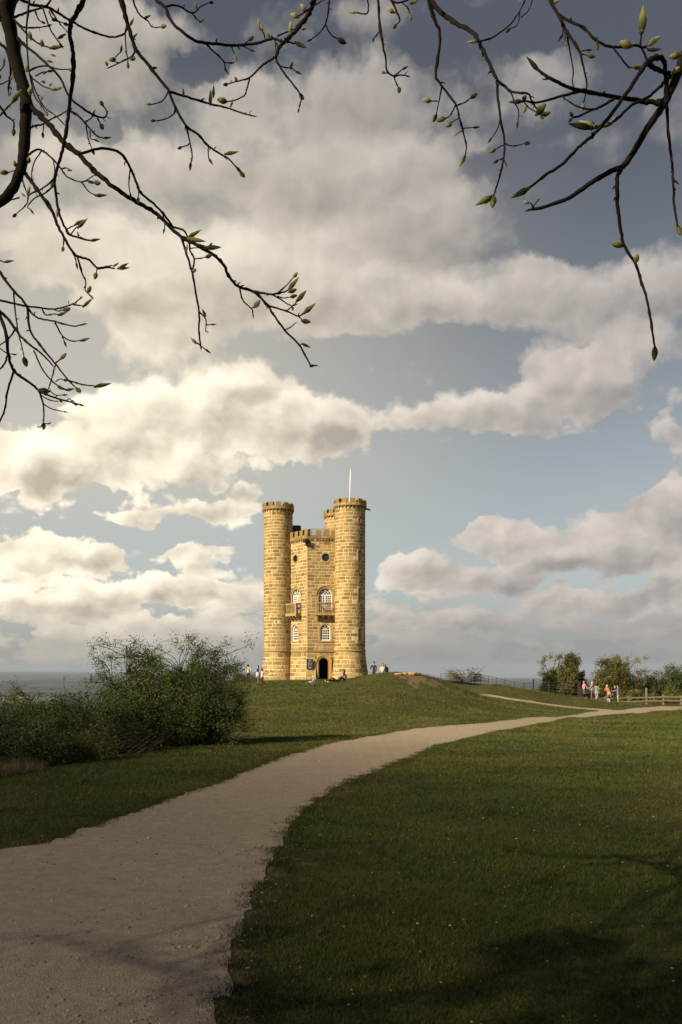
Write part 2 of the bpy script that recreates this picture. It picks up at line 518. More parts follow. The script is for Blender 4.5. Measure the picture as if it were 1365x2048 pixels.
# ------------------------------------------------------------------ paths (edges traced on the ground)
def catmull(P, k=8):
    P = np.asarray(P, float)
    if len(P) < 3:
        return np.array([P[0] + (P[-1] - P[0]) * t for t in np.linspace(0, 1, k + 1)])
    Q = np.vstack([2 * P[0] - P[1], P, 2 * P[-1] - P[-2]])
    out = []
    for i in range(1, len(Q) - 2):
        for t in np.linspace(0, 1, k, endpoint=False):
            a, b, c, d = Q[i - 1], Q[i], Q[i + 1], Q[i + 2]
            out.append(0.5 * ((2 * b) + (-a + c) * t + (2 * a - 5 * b + 4 * c - d) * t * t + (-a + 3 * b - 3 * c + d) * t ** 3))
    out.append(P[-1])
    return np.array(out)

def resample(P, n):
    d = np.concatenate([[0], np.cumsum(np.linalg.norm(np.diff(P, axis=0), axis=1))])
    s = np.linspace(0, 1, n) ** 1.0 * d[-1]
    return np.stack([np.interp(s, d, P[:, i]) for i in range(P.shape[1])], 1)

LE = [(-6.2, -4.0), (-4.6, 1.5), (-3.9, 4.5)] + [tuple(ray(*q)) for q in [(0, 1703), (110, 1680), (230, 1640), (330, 1603), (430, 1570), (500, 1541), (560, 1517), (640, 1493), (740, 1473), (860, 1455), (1000, 1442), (1150, 1429), (1250, 1420), (1365, 1413), (1480, 1409)]]
RE = [(-1.9, -4.0), (-1.2, 0.5), (-0.75, 2.6)] + [tuple(ray(*q)) for q in [(408, 2048), (440, 1965), (480, 1880), (502, 1800), (545, 1720), (592, 1640), (640, 1597), (720, 1557), (800, 1525), (900, 1488), (1000, 1463), (1100, 1447), (1200, 1434), (1300, 1425), (1365, 1420), (1480, 1415)]]
LEc, REc = catmull(LE), catmull(RE)
SLE = [(11.2, 73.6)] + [tuple(ray(*q)) for q in [(975, 1389.5), (1010, 1395), (1060, 1402.5), (1100, 1408.5), (1140, 1413.5), (1185, 1417.5), (1225, 1420)]]
SRE = [(11.1, 72.9)] + [tuple(ray(*q)) for q in [(975, 1393), (1010, 1399), (1060, 1406.5), (1100, 1412.5), (1140, 1417), (1185, 1421), (1225, 1424)]]
SLEc, SREc = catmull(SLE), catmull(SRE)

def in_poly(x, y, poly):
    inside = np.zeros(len(x), bool)
    n = len(poly); j = n - 1
    for i in range(n):
        xi, yi = poly[i]; xj, yj = poly[j]
        if yi != yj:
            c = ((yi > y) != (yj > y)) & (x < (xj - xi) * (y - yi) / (yj - yi) + xi)
            inside ^= c
        j = i
    return inside
POLY = np.vstack([LEc[::4], REc[::-4]])
SPOLY = np.vstack([SLEc[::4], SREc[::-4]])
def path_dist(x, y, edges):
    best = np.full(len(x), 1e9)
    for E in edges:
        for i in range(0, len(E), 2):
            best = np.minimum(best, (x - E[i, 0]) ** 2 + (y - E[i, 1]) ** 2)
    return np.sqrt(best)

def ground_mats():
    m, N, b = mat_base('ground_turf', 0.95, 0.08)
    p = geo_pos(N)
    soil = attr(N, 'soil'); far = attr(N, 'far')
    n1 = N.noise(p, 0.22, 5, 0.6); n2 = N.noise(p, 2.2, 5, 0.65); n3 = N.noise(p, 38, 4, 0.7)
    g = N.mix(n2, (0.036, 0.042, 0.013), (0.085, 0.080, 0.026))
    g = N.mix(N.rng(n1, 0.45, 0.7, 0, 0.6), g, (0.098, 0.088, 0.028))
    g = N.mix(0.7, g, N.mix(n3, (0.25, 0.25, 0.25), (1.7, 1.7, 1.7)), 'MULTIPLY')
    s = N.mix(n2, (0.10, 0.070, 0.042), (0.19, 0.135, 0.085))
    s = N.mix(0.6, s, N.mix(n3, (0.45, 0.45, 0.45), (1.5, 1.5, 1.5)), 'MULTIPLY')
    sm = N.rng(N.math('ADD', soil, N.math('MULTIPLY_ADD', n3, 0.5, -0.25)), 0.35, 0.65)
    near = N.mix(sm, g, s)
    # the plain: fields, hedges and woods far below
    mp = N.n('ShaderNodeMapping'); mp.inputs['Scale'].default_value = (1, 1, 0); mp.inputs['Rotation'].default_value = (0, 0, 0.5)
    N.put(mp.inputs['Vector'], p)
    v = N.n('ShaderNodeTexVoronoi'); v.inputs['Scale'].default_value = 1 / 640; N.put(v.inputs['Vector'], mp.outputs[0])
    ve = N.n('ShaderNodeTexVoronoi', feature='DISTANCE_TO_EDGE'); ve.inputs['Scale'].default_value = 1 / 640; N.put(ve.inputs['Vector'], mp.outputs[0])
    cr = N.n('ShaderNodeValToRGB')
    N.put(cr.inputs[0], v.outputs['Color'])
    e = cr.color_ramp.elements
    e[0].position = 0.0; e[0].color = (0.035, 0.045, 0.022, 1)
    e[1].position = 1.0; e[1].color = (0.20, 0.20, 0.10, 1)
    for ps, c in ((0.35, (0.06, 0.07, 0.03)), (0.55, (0.09, 0.085, 0.045)), (0.74, (0.05, 0.065, 0.025)), (0.8, (0.17, 0.20, 0.07)), (0.9, (0.11, 0.09, 0.06))):
        q = e.new(ps); q.color = (*c, 1)
    cr.color_ramp.interpolation = 'CONSTANT'
    fl = N.mix(N.rng(ve.outputs['Distance'], 0.02, 0.09, 1, 0), cr.outputs[0], (0.020, 0.024, 0.013))
    woods = N.noise(mp.outputs[0], 1 / 900, 6, 0.65)
    fl = N.mix(N.rng(woods, 0.48, 0.56), fl, (0.020, 0.024, 0.014))
    fl = N.mix(1.0, fl, (0.85, 0.85, 0.9), 'MULTIPLY')
    N.put(b.inputs['Base Color'], N.mix(far, near, fl))
    bump(N, b, N.noise(p, 30, 4, 0.7), 0.6, 0.03)
    return m
M['ground'] = ground_mats()

def build_ground():
    az = np.concatenate([np.linspace(-180, -32, 60, endpoint=False), np.linspace(-32, 32, 430, endpoint=False), np.linspace(32, 180, 60, endpoint=False)])
    az = np.radians(az)
    r = np.concatenate([np.exp(np.linspace(math.log(0.6), math.log(140), 330)), np.exp(np.linspace(math.log(145), math.log(45000), 110))])
    A, R = np.meshgrid(az, r)
    X = (R * np.sin(A)).ravel(); Y = (R * np.cos(A)).ravel()
    Z = h(X, Y)
    # low rolling relief of the plain and a faint ridge at its far edge
    rr = np.hypot(X, Y)
    Z += np.where(rr > 3000, 7 * vnoise(X, Y, 0.0011, 3.0), 0)
    side = np.clip((np.degrees(np.arctan2(X, Y)) + 8) / 14, 0, 1)          # higher country on the left
    Z -= np.where(rr > 200, rr ** 2 / (2 * 2.3e6), 0) * (0.18 + 0.82 * side * side * (3 - 2 * side))
    Z += (1 - side) * np.clip((rr - 30000) / 9000, 0, 1) * (28 + 26 * np.sin(np.arctan2(X, Y) * 9 + 1) + 14 * np.sin(np.arctan2(X, Y) * 31))
    # soil along the path edges and on the worn bank
    near = (rr < 130)
    soil = np.zeros(len(X))
    xi = X[near]; yi = Y[near]
    dR = path_dist(xi, yi, [REc]); dL = path_dist(xi, yi, [LEc]); dS = path_dist(xi, yi, [SLEc, SREc])
    inside = in_poly(xi, yi, POLY) | in_poly(xi, yi, SPOLY)
    nn = vnoise(xi, yi, 3.1, 5.0) * 0.5 + vnoise(xi, yi, 9.0, 2.0) * 0.3
    s = np.maximum(np.clip(0.95 - dR / (0.34 + 0.40 * nn).clip(0.05), 0, 1), np.clip(0.9 - dL / (0.22 + 0.25 * nn).clip(0.05), 0, 1))
    s = np.maximum(s, np.clip(1 - dS / 0.25, 0, 1) * 0.8)
    patch = np.clip((vnoise(xi, yi, 1.2, 9.0) + 0.6 * vnoise(xi, yi, 4.0, 4.0) + 0.4 * vnoise(xi, yi, 11.0, 6.0) - 0.42) * 2, 0, 0.8) * np.clip(1.4 - dR / 0.9, 0, 1)
    s = np.maximum(s, patch * 0.9)
    s[inside] = 1
    for (px, py, rx, ry) in [(815, 1350, 1.0, 1.6), (840, 1357, 1.0, 2.2), (868, 1366, .8, 2.0), (828, 1364, .55, 2.4), (900, 1378, .5, 1.4)]:
        c = ray(px, py)
        q = ((xi - c[0]) / rx) ** 2 + ((yi - c[1]) / ry) ** 2 + 0.55 * vnoise(xi, yi, 3.0, 7.0) + 0.6 * vnoise(xi, yi, 9.0, 3.0)
        s = np.maximum(s, np.clip(0.95 - q, 0, 1))
    soil[near] = s
    far = np.clip((rr - 160) / 500, 0, 1)
    n0, n1 = len(r), len(az)
    i = np.arange(n0 - 1)[:, None] * n1; j = np.arange(n1)[None, :]; j2 = (j + 1) % n1
    q = np.stack([i + j, i + j2, i + n1 + j2, i + n1 + j], -1).reshape(-1, 4)[:, ::-1]
    V = np.stack([X, Y, Z], 1)
    c = len(V)
    V = np.vstack([V, [[0, 0, h1(0, 0)]]])
    tri = np.stack([np.full(n1, c), np.arange(n1), (np.arange(n1) + 1) % n1], 1)[:, ::-1]
    soil = np.append(soil, 0); far = np.append(far, 0)
    me = mesh_np('ground', V, [q, tri], M['ground'], True, [('soil', 'POINT', soil), ('far', 'POINT', far)])
    o = obj('ground', me); o['kind'] = 'structure'
build_ground()

def gravel_mat():
    m, N, b = mat_base('path_gravel', 0.95, 0.1)
    p = geo_pos(N)
    n1 = N.noise(p, 0.8, 5, 0.6); n2 = N.noise(p, 60, 3, 0.7); n3 = N.noise(p, 9, 4, 0.65)
    v = N.n('ShaderNodeTexVoronoi'); v.inputs['Scale'].default_value = 95; N.put(v.inputs['Vector'], p)
    c = N.mix(n1, (0.315, 0.250, 0.185), (0.45, 0.362, 0.268))
    c = N.mix(N.rng(n3, 0.35, 0.65, 0, 0.5), c, (0.25, 0.198, 0.150))
    c = N.mix(0.5, c, N.mix(v.outputs['Color'], (0.62, 0.62, 0.62), (1.3, 1.28, 1.25)), 'MULTIPLY')
    c = N.mix(0.5, c, N.mix(n2, (0.5, 0.5, 0.5), (1.45, 1.45, 1.45)), 'MULTIPLY')
    N.put(b.inputs['Base Color'], c)
    bump(N, b, N.math('ADD', N.math('MULTIPLY', v.outputs['Distance'], -1.2), n2), 0.55, 0.008)
    return m
M['gravel'] = gravel_mat()

def build_path(name, Lc, Rc, n, wob):
    A = resample(Lc, n); B = resample(Rc, n)
    # more rows near the camera
    s = np.linspace(0, 1, n) ** 1.0
    m = 15
    rows = []
    k1 = np.cumsum(rng.normal(0, 1, n)); 
    def ragged(P, seed):
        d = np.linalg.norm(P, axis=1)
        return wob * (vnoise(P[:, 0], P[:, 1], 5.0, seed) * 0.12 + vnoise(P[:, 0], P[:, 1], 14.0, seed + 3) * 0.09 + vnoise(P[:, 0], P[:, 1], 37.0, seed + 4) * 0.05 + vnoise(P[:, 0], P[:, 1], 1.8, seed + 5) * 0.12 + rng.normal(0, 0.012, len(P)))
    W = (B - A); wl = np.linalg.norm(W, axis=1, keepdims=True); W = W / wl
    A = A + W * ragged(A, 1.0)[:, None]; B = B + W * ragged(B, 2.0)[:, None]
    T = np.linspace(0, 1, m)
    XY = A[:, None, :] * (1 - T)[None, :, None] + B[:, None, :] * T[None, :, None]
    X = XY[..., 0].ravel(); Y = XY[..., 1].ravel()
    Z = h(X, Y) + 0.006 + 0.00045 * np.hypot(X, Y)
    i = np.arange(n - 1)[:, None] * m; j = np.arange(m - 1)[None, :]
    q = np.stack([i + j, i + j + 1, i + m + j + 1, i + m + j], -1).reshape(-1, 4)
    me = mesh_np(name, np.stack([X, Y, Z], 1), [q], M['gravel'], True)
    o = obj(name, me); o['kind'] = 'structure'
    return A, B
PA, PB = build_path('path', LEc, REc, 1500, 1.0)
build_path('footpath', SLEc, SREc, 160, 0.5)

# ------------------------------------------------------------------ grass, pebbles, litter
def grass_mat(name, a, b_, c_):
    m, N, b = mat_base(name, 0.75, 0.15)
    p = geo_pos(N)
    t = attr(N, 'tint')
    n1 = N.noise(p, 0.30, 4, 0.6)
    col = N.mix(t, a, b_)
    col = N.mix(N.rng(n1, 0.42, 0.68, 0, 0.65), col, c_)
    col = N.mix(N.rng(N.noise(p, 1.4, 4, 0.65), 0.56, 0.74, 0, 0.5), col, (c_[0] * 1.15, c_[1] * 0.95, c_[2] * 1.1))
    N.put(b.inputs['Base Color'], col)
    return m
M['grass'] = grass_mat('grass_blades', (0.024, 0.038, 0.010), (0.098, 0.116, 0.024), (0.130, 0.114, 0.034))
M['drygrass'] = grass_mat('dry_grass_blades', (0.08, 0.06, 0.034), (0.20, 0.155, 0.10), (0.13, 0.10, 0.06))

def blades(X, Y, hgt, wid, tint, spread=0.03, nb=6, lean=0.7, z=None):
    """numpy batch of grass tufts: nb single-triangle blades per tuft"""
    n = len(X)
    Z = h(X, Y) if z is None else z
    hgt = np.broadcast_to(hgt, n); wid = np.broadcast_to(wid, n); spread = np.broadcast_to(spread, n)
    bx = np.repeat(X, nb) + rng.normal(0, 1, n * nb) * np.repeat(spread, nb)
    by = np.repeat(Y, nb) + rng.normal(0, 1, n * nb) * np.repeat(spread, nb)
    bz = np.repeat(Z, nb) - 0.004
    hh = np.repeat(hgt, nb) * rng.uniform(0.5, 1.25, n * nb)
    ww = np.repeat(wid, nb) * rng.uniform(0.7, 1.3, n * nb)
    th = rng.uniform(0, 2 * PI, n * nb); le = rng.uniform(0.1, lean, n * nb) * hh; la = rng.uniform(0, 2 * PI, n * nb)
    cx, sx = np.cos(th) * ww / 2, np.sin(th) * ww / 2
    V = np.stack([np.stack([bx - cx, by - sx, bz], 1), np.stack([bx + cx, by + sx, bz], 1),
                  np.stack([bx + le * np.cos(la), by + le * np.sin(la), bz + hh], 1)], 1).reshape(-1, 3)
    Fc = np.arange(len(V)).reshape(-1, 3)
    tt = np.repeat(tint, nb) + rng.normal(0, 0.22, n * nb)
    return V, Fc, np.clip(tt, 0, 1)

def scatter(n, d0, d1, power=1.0, half=24.5):
    """random ground points in the field of view between two distances"""
    u = rng.uniform(0, 1, n)
    D = d0 * (d1 / d0) ** (u ** power)
    a = np.radians(rng.uniform(-half, half, n))
    return np.tan(a) * D + rng.uniform(-1.8, 1.8, n), D

def build_grass():
    parts = []
    X, Y = scatter(190000, 2.6, 80, 0.92)
    ins = in_poly(X, Y, POLY) | in_poly(X, Y, SPOLY)
    xe = np.interp(Y, _EY, _EX)
    keep = ~ins & (X > xe - 1.5) & (Y < np.where(X > 14, 92, 82))
    X, Y = X[keep], Y[keep]
    dR = path_dist(X, Y, [REc]); 
    nn = vnoise(X, Y, 3.1, 5.0) * 0.5 + vnoise(X, Y, 9.0, 2.0) * 0.3
    bare = (np.clip(0.85 - dR / (0.34 + 0.40 * nn).clip(0.05), 0, 1) > rng.uniform(0.0, 1.2, len(X)))
    patch = (vnoise(X, Y, 1.2, 9.0) + 0.6 * vnoise(X, Y, 4.0, 4.0) + 0.4 * vnoise(X, Y, 11.0, 6.0) - 0.42 > rng.uniform(0, 1.1, len(X))) & (dR < 1.2)
    worn = np.zeros(len(X), bool)
    for (px, py, rx, ry) in [(815, 1350, 1.0, 1.6), (840, 1357, 1.0, 2.2), (868, 1366, .8, 2.0), (828, 1364, .55, 2.4)]:
        c = ray(px, py)
        worn |= ((X - c[0]) / rx) ** 2 + ((Y - c[1]) / ry) ** 2 < rng.uniform(0.1, 1.1, len(X))
    k = ~(bare | patch | worn)
    X, Y = X[k], Y[k]
    D = np.hypot(X, Y)
    hg = (0.016 + 0.00115 * D) * rng.uniform(0.7, 1.3, len(X)) * (1 + 0.35 * vnoise(X, Y, 2.0, 8.0))
    wd = 0.0035 + 0.00055 * D
    tint = np.clip(0.42 + 0.34 * vnoise(X, Y, 0.9, 3.0) + 0.22 * vnoise(X, Y, 3.3, 6.0) + rng.normal(0, 0.15, len(X)), 0, 1)
    parts.append(blades(X, Y, hg, wd, tint, spread=0.010 + 0.0032 * D, nb=5, lean=1.3))
    # scattered taller tufts and dry stalks
    X2, Y2 = scatter(5200, 3.3, 60, 0.9)
    kk = ~(in_poly(X2, Y2, POLY) | in_poly(X2, Y2, SPOLY)) & (X2 > np.interp(Y2, _EY, _EX)) & (vnoise(X2, Y2, 0.8, 12.0) + 0.5 * vnoise(X2, Y2, 2.6, 1.0) > 0.0) & (Y2 < 80)
    X2, Y2 = X2[kk], Y2[kk]; D2 = np.hypot(X2, Y2)
    parts.append(blades(X2, Y2, (0.030 + 0.0014 * D2) * rng.uniform(0.8, 1.7, len(X2)), 0.004 + 0.0005 * D2, rng.choice([0.15, 0.5, 1.0], len(X2)), spread=0.014 + 0.0022 * D2, nb=9, lean=1.0))
    # tufts hanging over the path edge
    for E, off in ((PA, -1), (PB, 1)):
        idx = (len(E) * rng.uniform(0, 1, 16000) ** 1.5).astype(int)
        b = E[idx] + rng.normal(0, 0.075, (16000, 2)) + np.array([[off * 0.05, 0.02]])
        kk = (np.hypot(b[:, 0], b[:, 1]) < 60) & (b[:, 1] > 2.5) & (vnoise(b[:, 0], b[:, 1], 6.0, 4.0) + 0.6 * vnoise(b[:, 0], b[:, 1], 17.0, 6.0) > -0.15)
        b = b[kk]
        D = np.hypot(b[:, 0], b[:, 1])
        parts.append(blades(b[:, 0], b[:, 1], 0.030 + 0.0010 * D, 0.004 + 0.0005 * D, np.full(len(b), 0.3), spread=0.015 + 0.002 * D, nb=7, lean=1.1))
    V = np.vstack([p[0] for p in parts])
    off = np.cumsum([0] + [len(p[0]) for p in parts[:-1]])
    Fc = np.vstack([p[1] + o for p, o in zip(parts, off)])
    T = np.concatenate([p[2] for p in parts])
    o = obj('grass', mesh_np('grass', V, [Fc], M['grass'], False, [('tint', 'FACE', T)]))
    tag(o, 'short cropped grass covering the hilltop on both sides of the gravel path', 'grass', kind='stuff')
    # dry bleached grass below the left-hand bushes
    X = rng.uniform(-8.6, -5.2, 4200); Y = rng.uniform(12.5, 16.3, 4200)
    xe = np.interp(Y, _EY, _EX)
    k = (X < xe - 0.25) & (X > xe - 2.0)
    X, Y = X[k], Y[k]
    V, Fc, T = blades(X, Y, rng.uniform(0.10, 0.30, len(X)), np.full(len(X), 0.008), rng.uniform(0, 1, len(X)), spread=0.05, nb=8, lean=0.9)
    o = obj('dry_grass', mesh_np('dry_grass', V, [Fc], M['drygrass'], False, [('tint', 'FACE', T)]))
    tag(o, 'tall bleached dry grass at the foot of the dark left bushes', 'grass', kind='stuff')
build_grass()

def pebbles(name, label, X, Y, S, mat, lift):
    n = len(X)
    base = np.array([(1, 0, 0), (-1, 0, 0), (0, 1, 0), (0, -1, 0), (0, 0, 1), (0, 0, -1)], float)
    tri = np.array([(0, 2, 4), (2, 1, 4), (1, 3, 4), (3, 0, 4), (2, 0, 5), (1, 2, 5), (3, 1, 5), (0, 3, 5)])
    B = base[None] * rng.uniform(0.6, 1.3, (n, 6, 1)) * S[:, None, None] * np.array([1, 1, 0.6])
    th = rng.uniform(0, PI, n)
    c, s = np.cos(th)[:, None], np.sin(th)[:, None]
    bx = B[..., 0] * c - B[..., 1] * s; by = B[..., 0] * s + B[..., 1] * c
    Z = h(X, Y) + lift + 0.006 + 0.00045 * np.hypot(X, Y)
    V = np.stack([bx + X[:, None], by + Y[:, None], B[..., 2] + Z[:, None]], -1).reshape(-1, 3)
    Fc = (tri[None] + (np.arange(n) * 6)[:, None, None]).reshape(-1, 3)
    o = obj(name, mesh_np(name, V, [Fc], mat, True, [('tint', 'FACE', np.repeat(rng.uniform(0, 1, n), 8))]))
    tag(o, label, 'gravel' if 'gravel' in name else 'leaf litter', kind='stuff')
def pebble_mat(name, a, b_):
    m, N, b = mat_base(name, 0.9, 0.15)
    N.put(b.inputs['Base Color'], N.mix(attr(N, 'tint'), a, b_))
    return m
M['pebble'] = pebble_mat('path_stones', (0.20, 0.16, 0.125), (0.50, 0.42, 0.33))
M['litter'] = pebble_mat('leaf_litter', (0.16, 0.11, 0.06), (0.50, 0.44, 0.34))
X, Y = scatter(42000, 3.3, 30, 0.8)
k = in_poly(X, Y, POLY)
pdd = path_dist(X, Y, [REc, LEc])
k &= (pdd < rng.exponential(0.75, len(X)) + 0.05) | (rng.uniform(0, 1, len(X)) < 0.3)
k |= pdd < rng.exponential(0.07, len(X))
pebbles('gravel', 'loose gravel stones scattered over the pale path', X[k], Y[k], np.exp(rng.normal(math.log(0.0055), 0.5, k.sum())) + 0.00012 * Y[k], M['pebble'], 0.0)
X, Y = scatter(900, 3.5, 70, 0.9)
k = ~in_poly(X, Y, POLY) & (X > np.interp(Y, _EY, _EX))
pebbles('leaf_litter', 'pale dry leaf scraps scattered on the grass', X[k], Y[k], np.exp(rng.normal(math.log(0.006), 0.4, k.sum())).clip(0, .012) + 0.00022 * Y[k], M['litter'], 0.012)

# ------------------------------------------------------------------ unseen cloud added to shade the foreground
def build_shade_cloud():
    t = 450 / SUN.z
    n = Vector((0.45, 0.893, 0)); mid = Vector((1.0, 22.5, 0))
    R = 170.0
    c = mid - n * 206.0 + SUN * t
    import bmesh
    bm = bmesh.new()
    bmesh.ops.create_icosphere(bm, subdivisions=5, radius=1.0)
    for v in bm.verts:
        d = v.co.normalized()
        k = 1 + 0.006 * math.sin(d.x * 23 + d.y * 17) + 0.005 * math.sin(d.y * 41 - d.z * 29 + 1) + 0.003 * math.sin(d.x * 61 + d.z * 53)
        v.co = Vector((d.x * R * k, d.y * R * k, d.z * 45 * k + (12 * math.sin(d.x * 9) * math.cos(d.y * 8) if d.z > 0 else 0)))
    # slide it along so that the edge of its shade lies across the path
    tang = Vector((-n.y, n.x, 0)); best = -1e9
    for v in bm.verts:
        w = c + v.co; g = w - SUN * (w.z / SUN.z)
        if abs((g - mid).dot(tang)) < 18: best = max(best, (g - mid).dot(n))
    c = c - n * best
    me = bpy.data.meshes.new('cloud'); bm.to_mesh(me); bm.free()
    me.polygons.foreach_set('use_smooth', np.ones(len(me.polygons), bool))
    m, N, b = mat_base('shade_cloud', 1.0, 0.0)
    b.inputs['Base Color'].default_value = (0.85, 0.85, 0.86, 1)
    tr = N.n('ShaderNodeBsdfTransparent'); mx = N.n('ShaderNodeMixShader')
    mx.inputs[0].default_value = 0.60
    outn = m.node_tree.nodes['Material Output']
    N.t.links.new(b.outputs[0], mx.inputs[2]); N.t.links.new(tr.outputs[0], mx.inputs[1]); N.t.links.new(mx.outputs[0], outn.inputs[0])
    me.materials.append(m)
    o = obj('cloud', me); o.location = c; o['kind'] = 'structure'  # added outside the view, placed only for the shade it casts
build_shade_cloud()

# haze over the far plain
def build_haze():
    mb = MB()
    mb.box((0, 0, (PLAIN_Z - 470 + 60) / 2), (94000, 94000, 60 - (PLAIN_Z - 470)))
    m = bpy.data.materials.new('haze'); m.use_nodes = True
    nt = m.node_tree; nt.nodes.clear()
    o_ = nt.nodes.new('ShaderNodeOutputMaterial'); v = nt.nodes.new('ShaderNodeVolumePrincipled')
    v.inputs['Color'].default_value = (0.50, 0.59, 0.76, 1)
    v.inputs['Density'].default_value = 3.6e-5
    v.inputs['Anisotropy'].default_value = 0.0
    nt.links.new(v.outputs[0], o_.inputs['Volume'])
    o = mb.build('haze', m); o['kind'] = 'stuff'
    tag(o, 'thin blue grey haze over the far plain', 'haze')
build_haze()
# ------------------------------------------------------------------ the folly tower
TC = Vector((-1.985, 90.0, 0))
TZ = 0.10                                   # ground under the tower
def pol(a, r): return Vector((math.cos(math.radians(a)) * r, math.sin(math.radians(a)) * r, 0))
TUR = {'l': (TC + pol(188.5, 4.66), 1.50, 18.67), 'r': (TC + pol(308.5, 4.66), 1.53, 18.46), 'b': (TC + pol(68.5, 4.66), 1.50, 18.86)}
ZS = 3.18                                   # string course
def batter(z):
    t = min(max((ZS - z) / (ZS - TZ), 0), 1)
    return 0.42 * t ** 1.25
tower = empty('stone_tower', (TC.x, TC.y, TZ))
tag(tower, 'golden stone folly tower with three round battlemented turrets on the grassy hilltop', 'tower')
TO = Vector((TC.x, TC.y, TZ))
STONES = []        # (host object, verts, faces, tint, centre, normal, area)

def tb(mb, name, mats, parent=None, smooth=False):
    """build a part of the tower: geometry given in world space, parented to the tower"""
    me = mb.mesh(name, mats, smooth)
    me.transform(Matrix.Translation(-TO))
    o = obj(name, me, parent or tower)
    return o

def courses(z0, z1, hgt):
    zs = [z0]
    while zs[-1] < z1 - hgt * 1.4:
        zs.append(zs[-1] + hgt * random.uniform(0.86, 1.14))
    zs.append(z1)
    return zs

def lens(total, avg):
    out = []; s = 0
    while s < total:
        l = avg * random.uniform(0.62, 1.42); out.append(l); s += l
    k = total / s
    return [l * k for l in out]

def tint(): 
    t = random.gauss(0.42, 0.27)
    if random.random() < 0.04: t = 1.25
    return t

GAP = 0.027
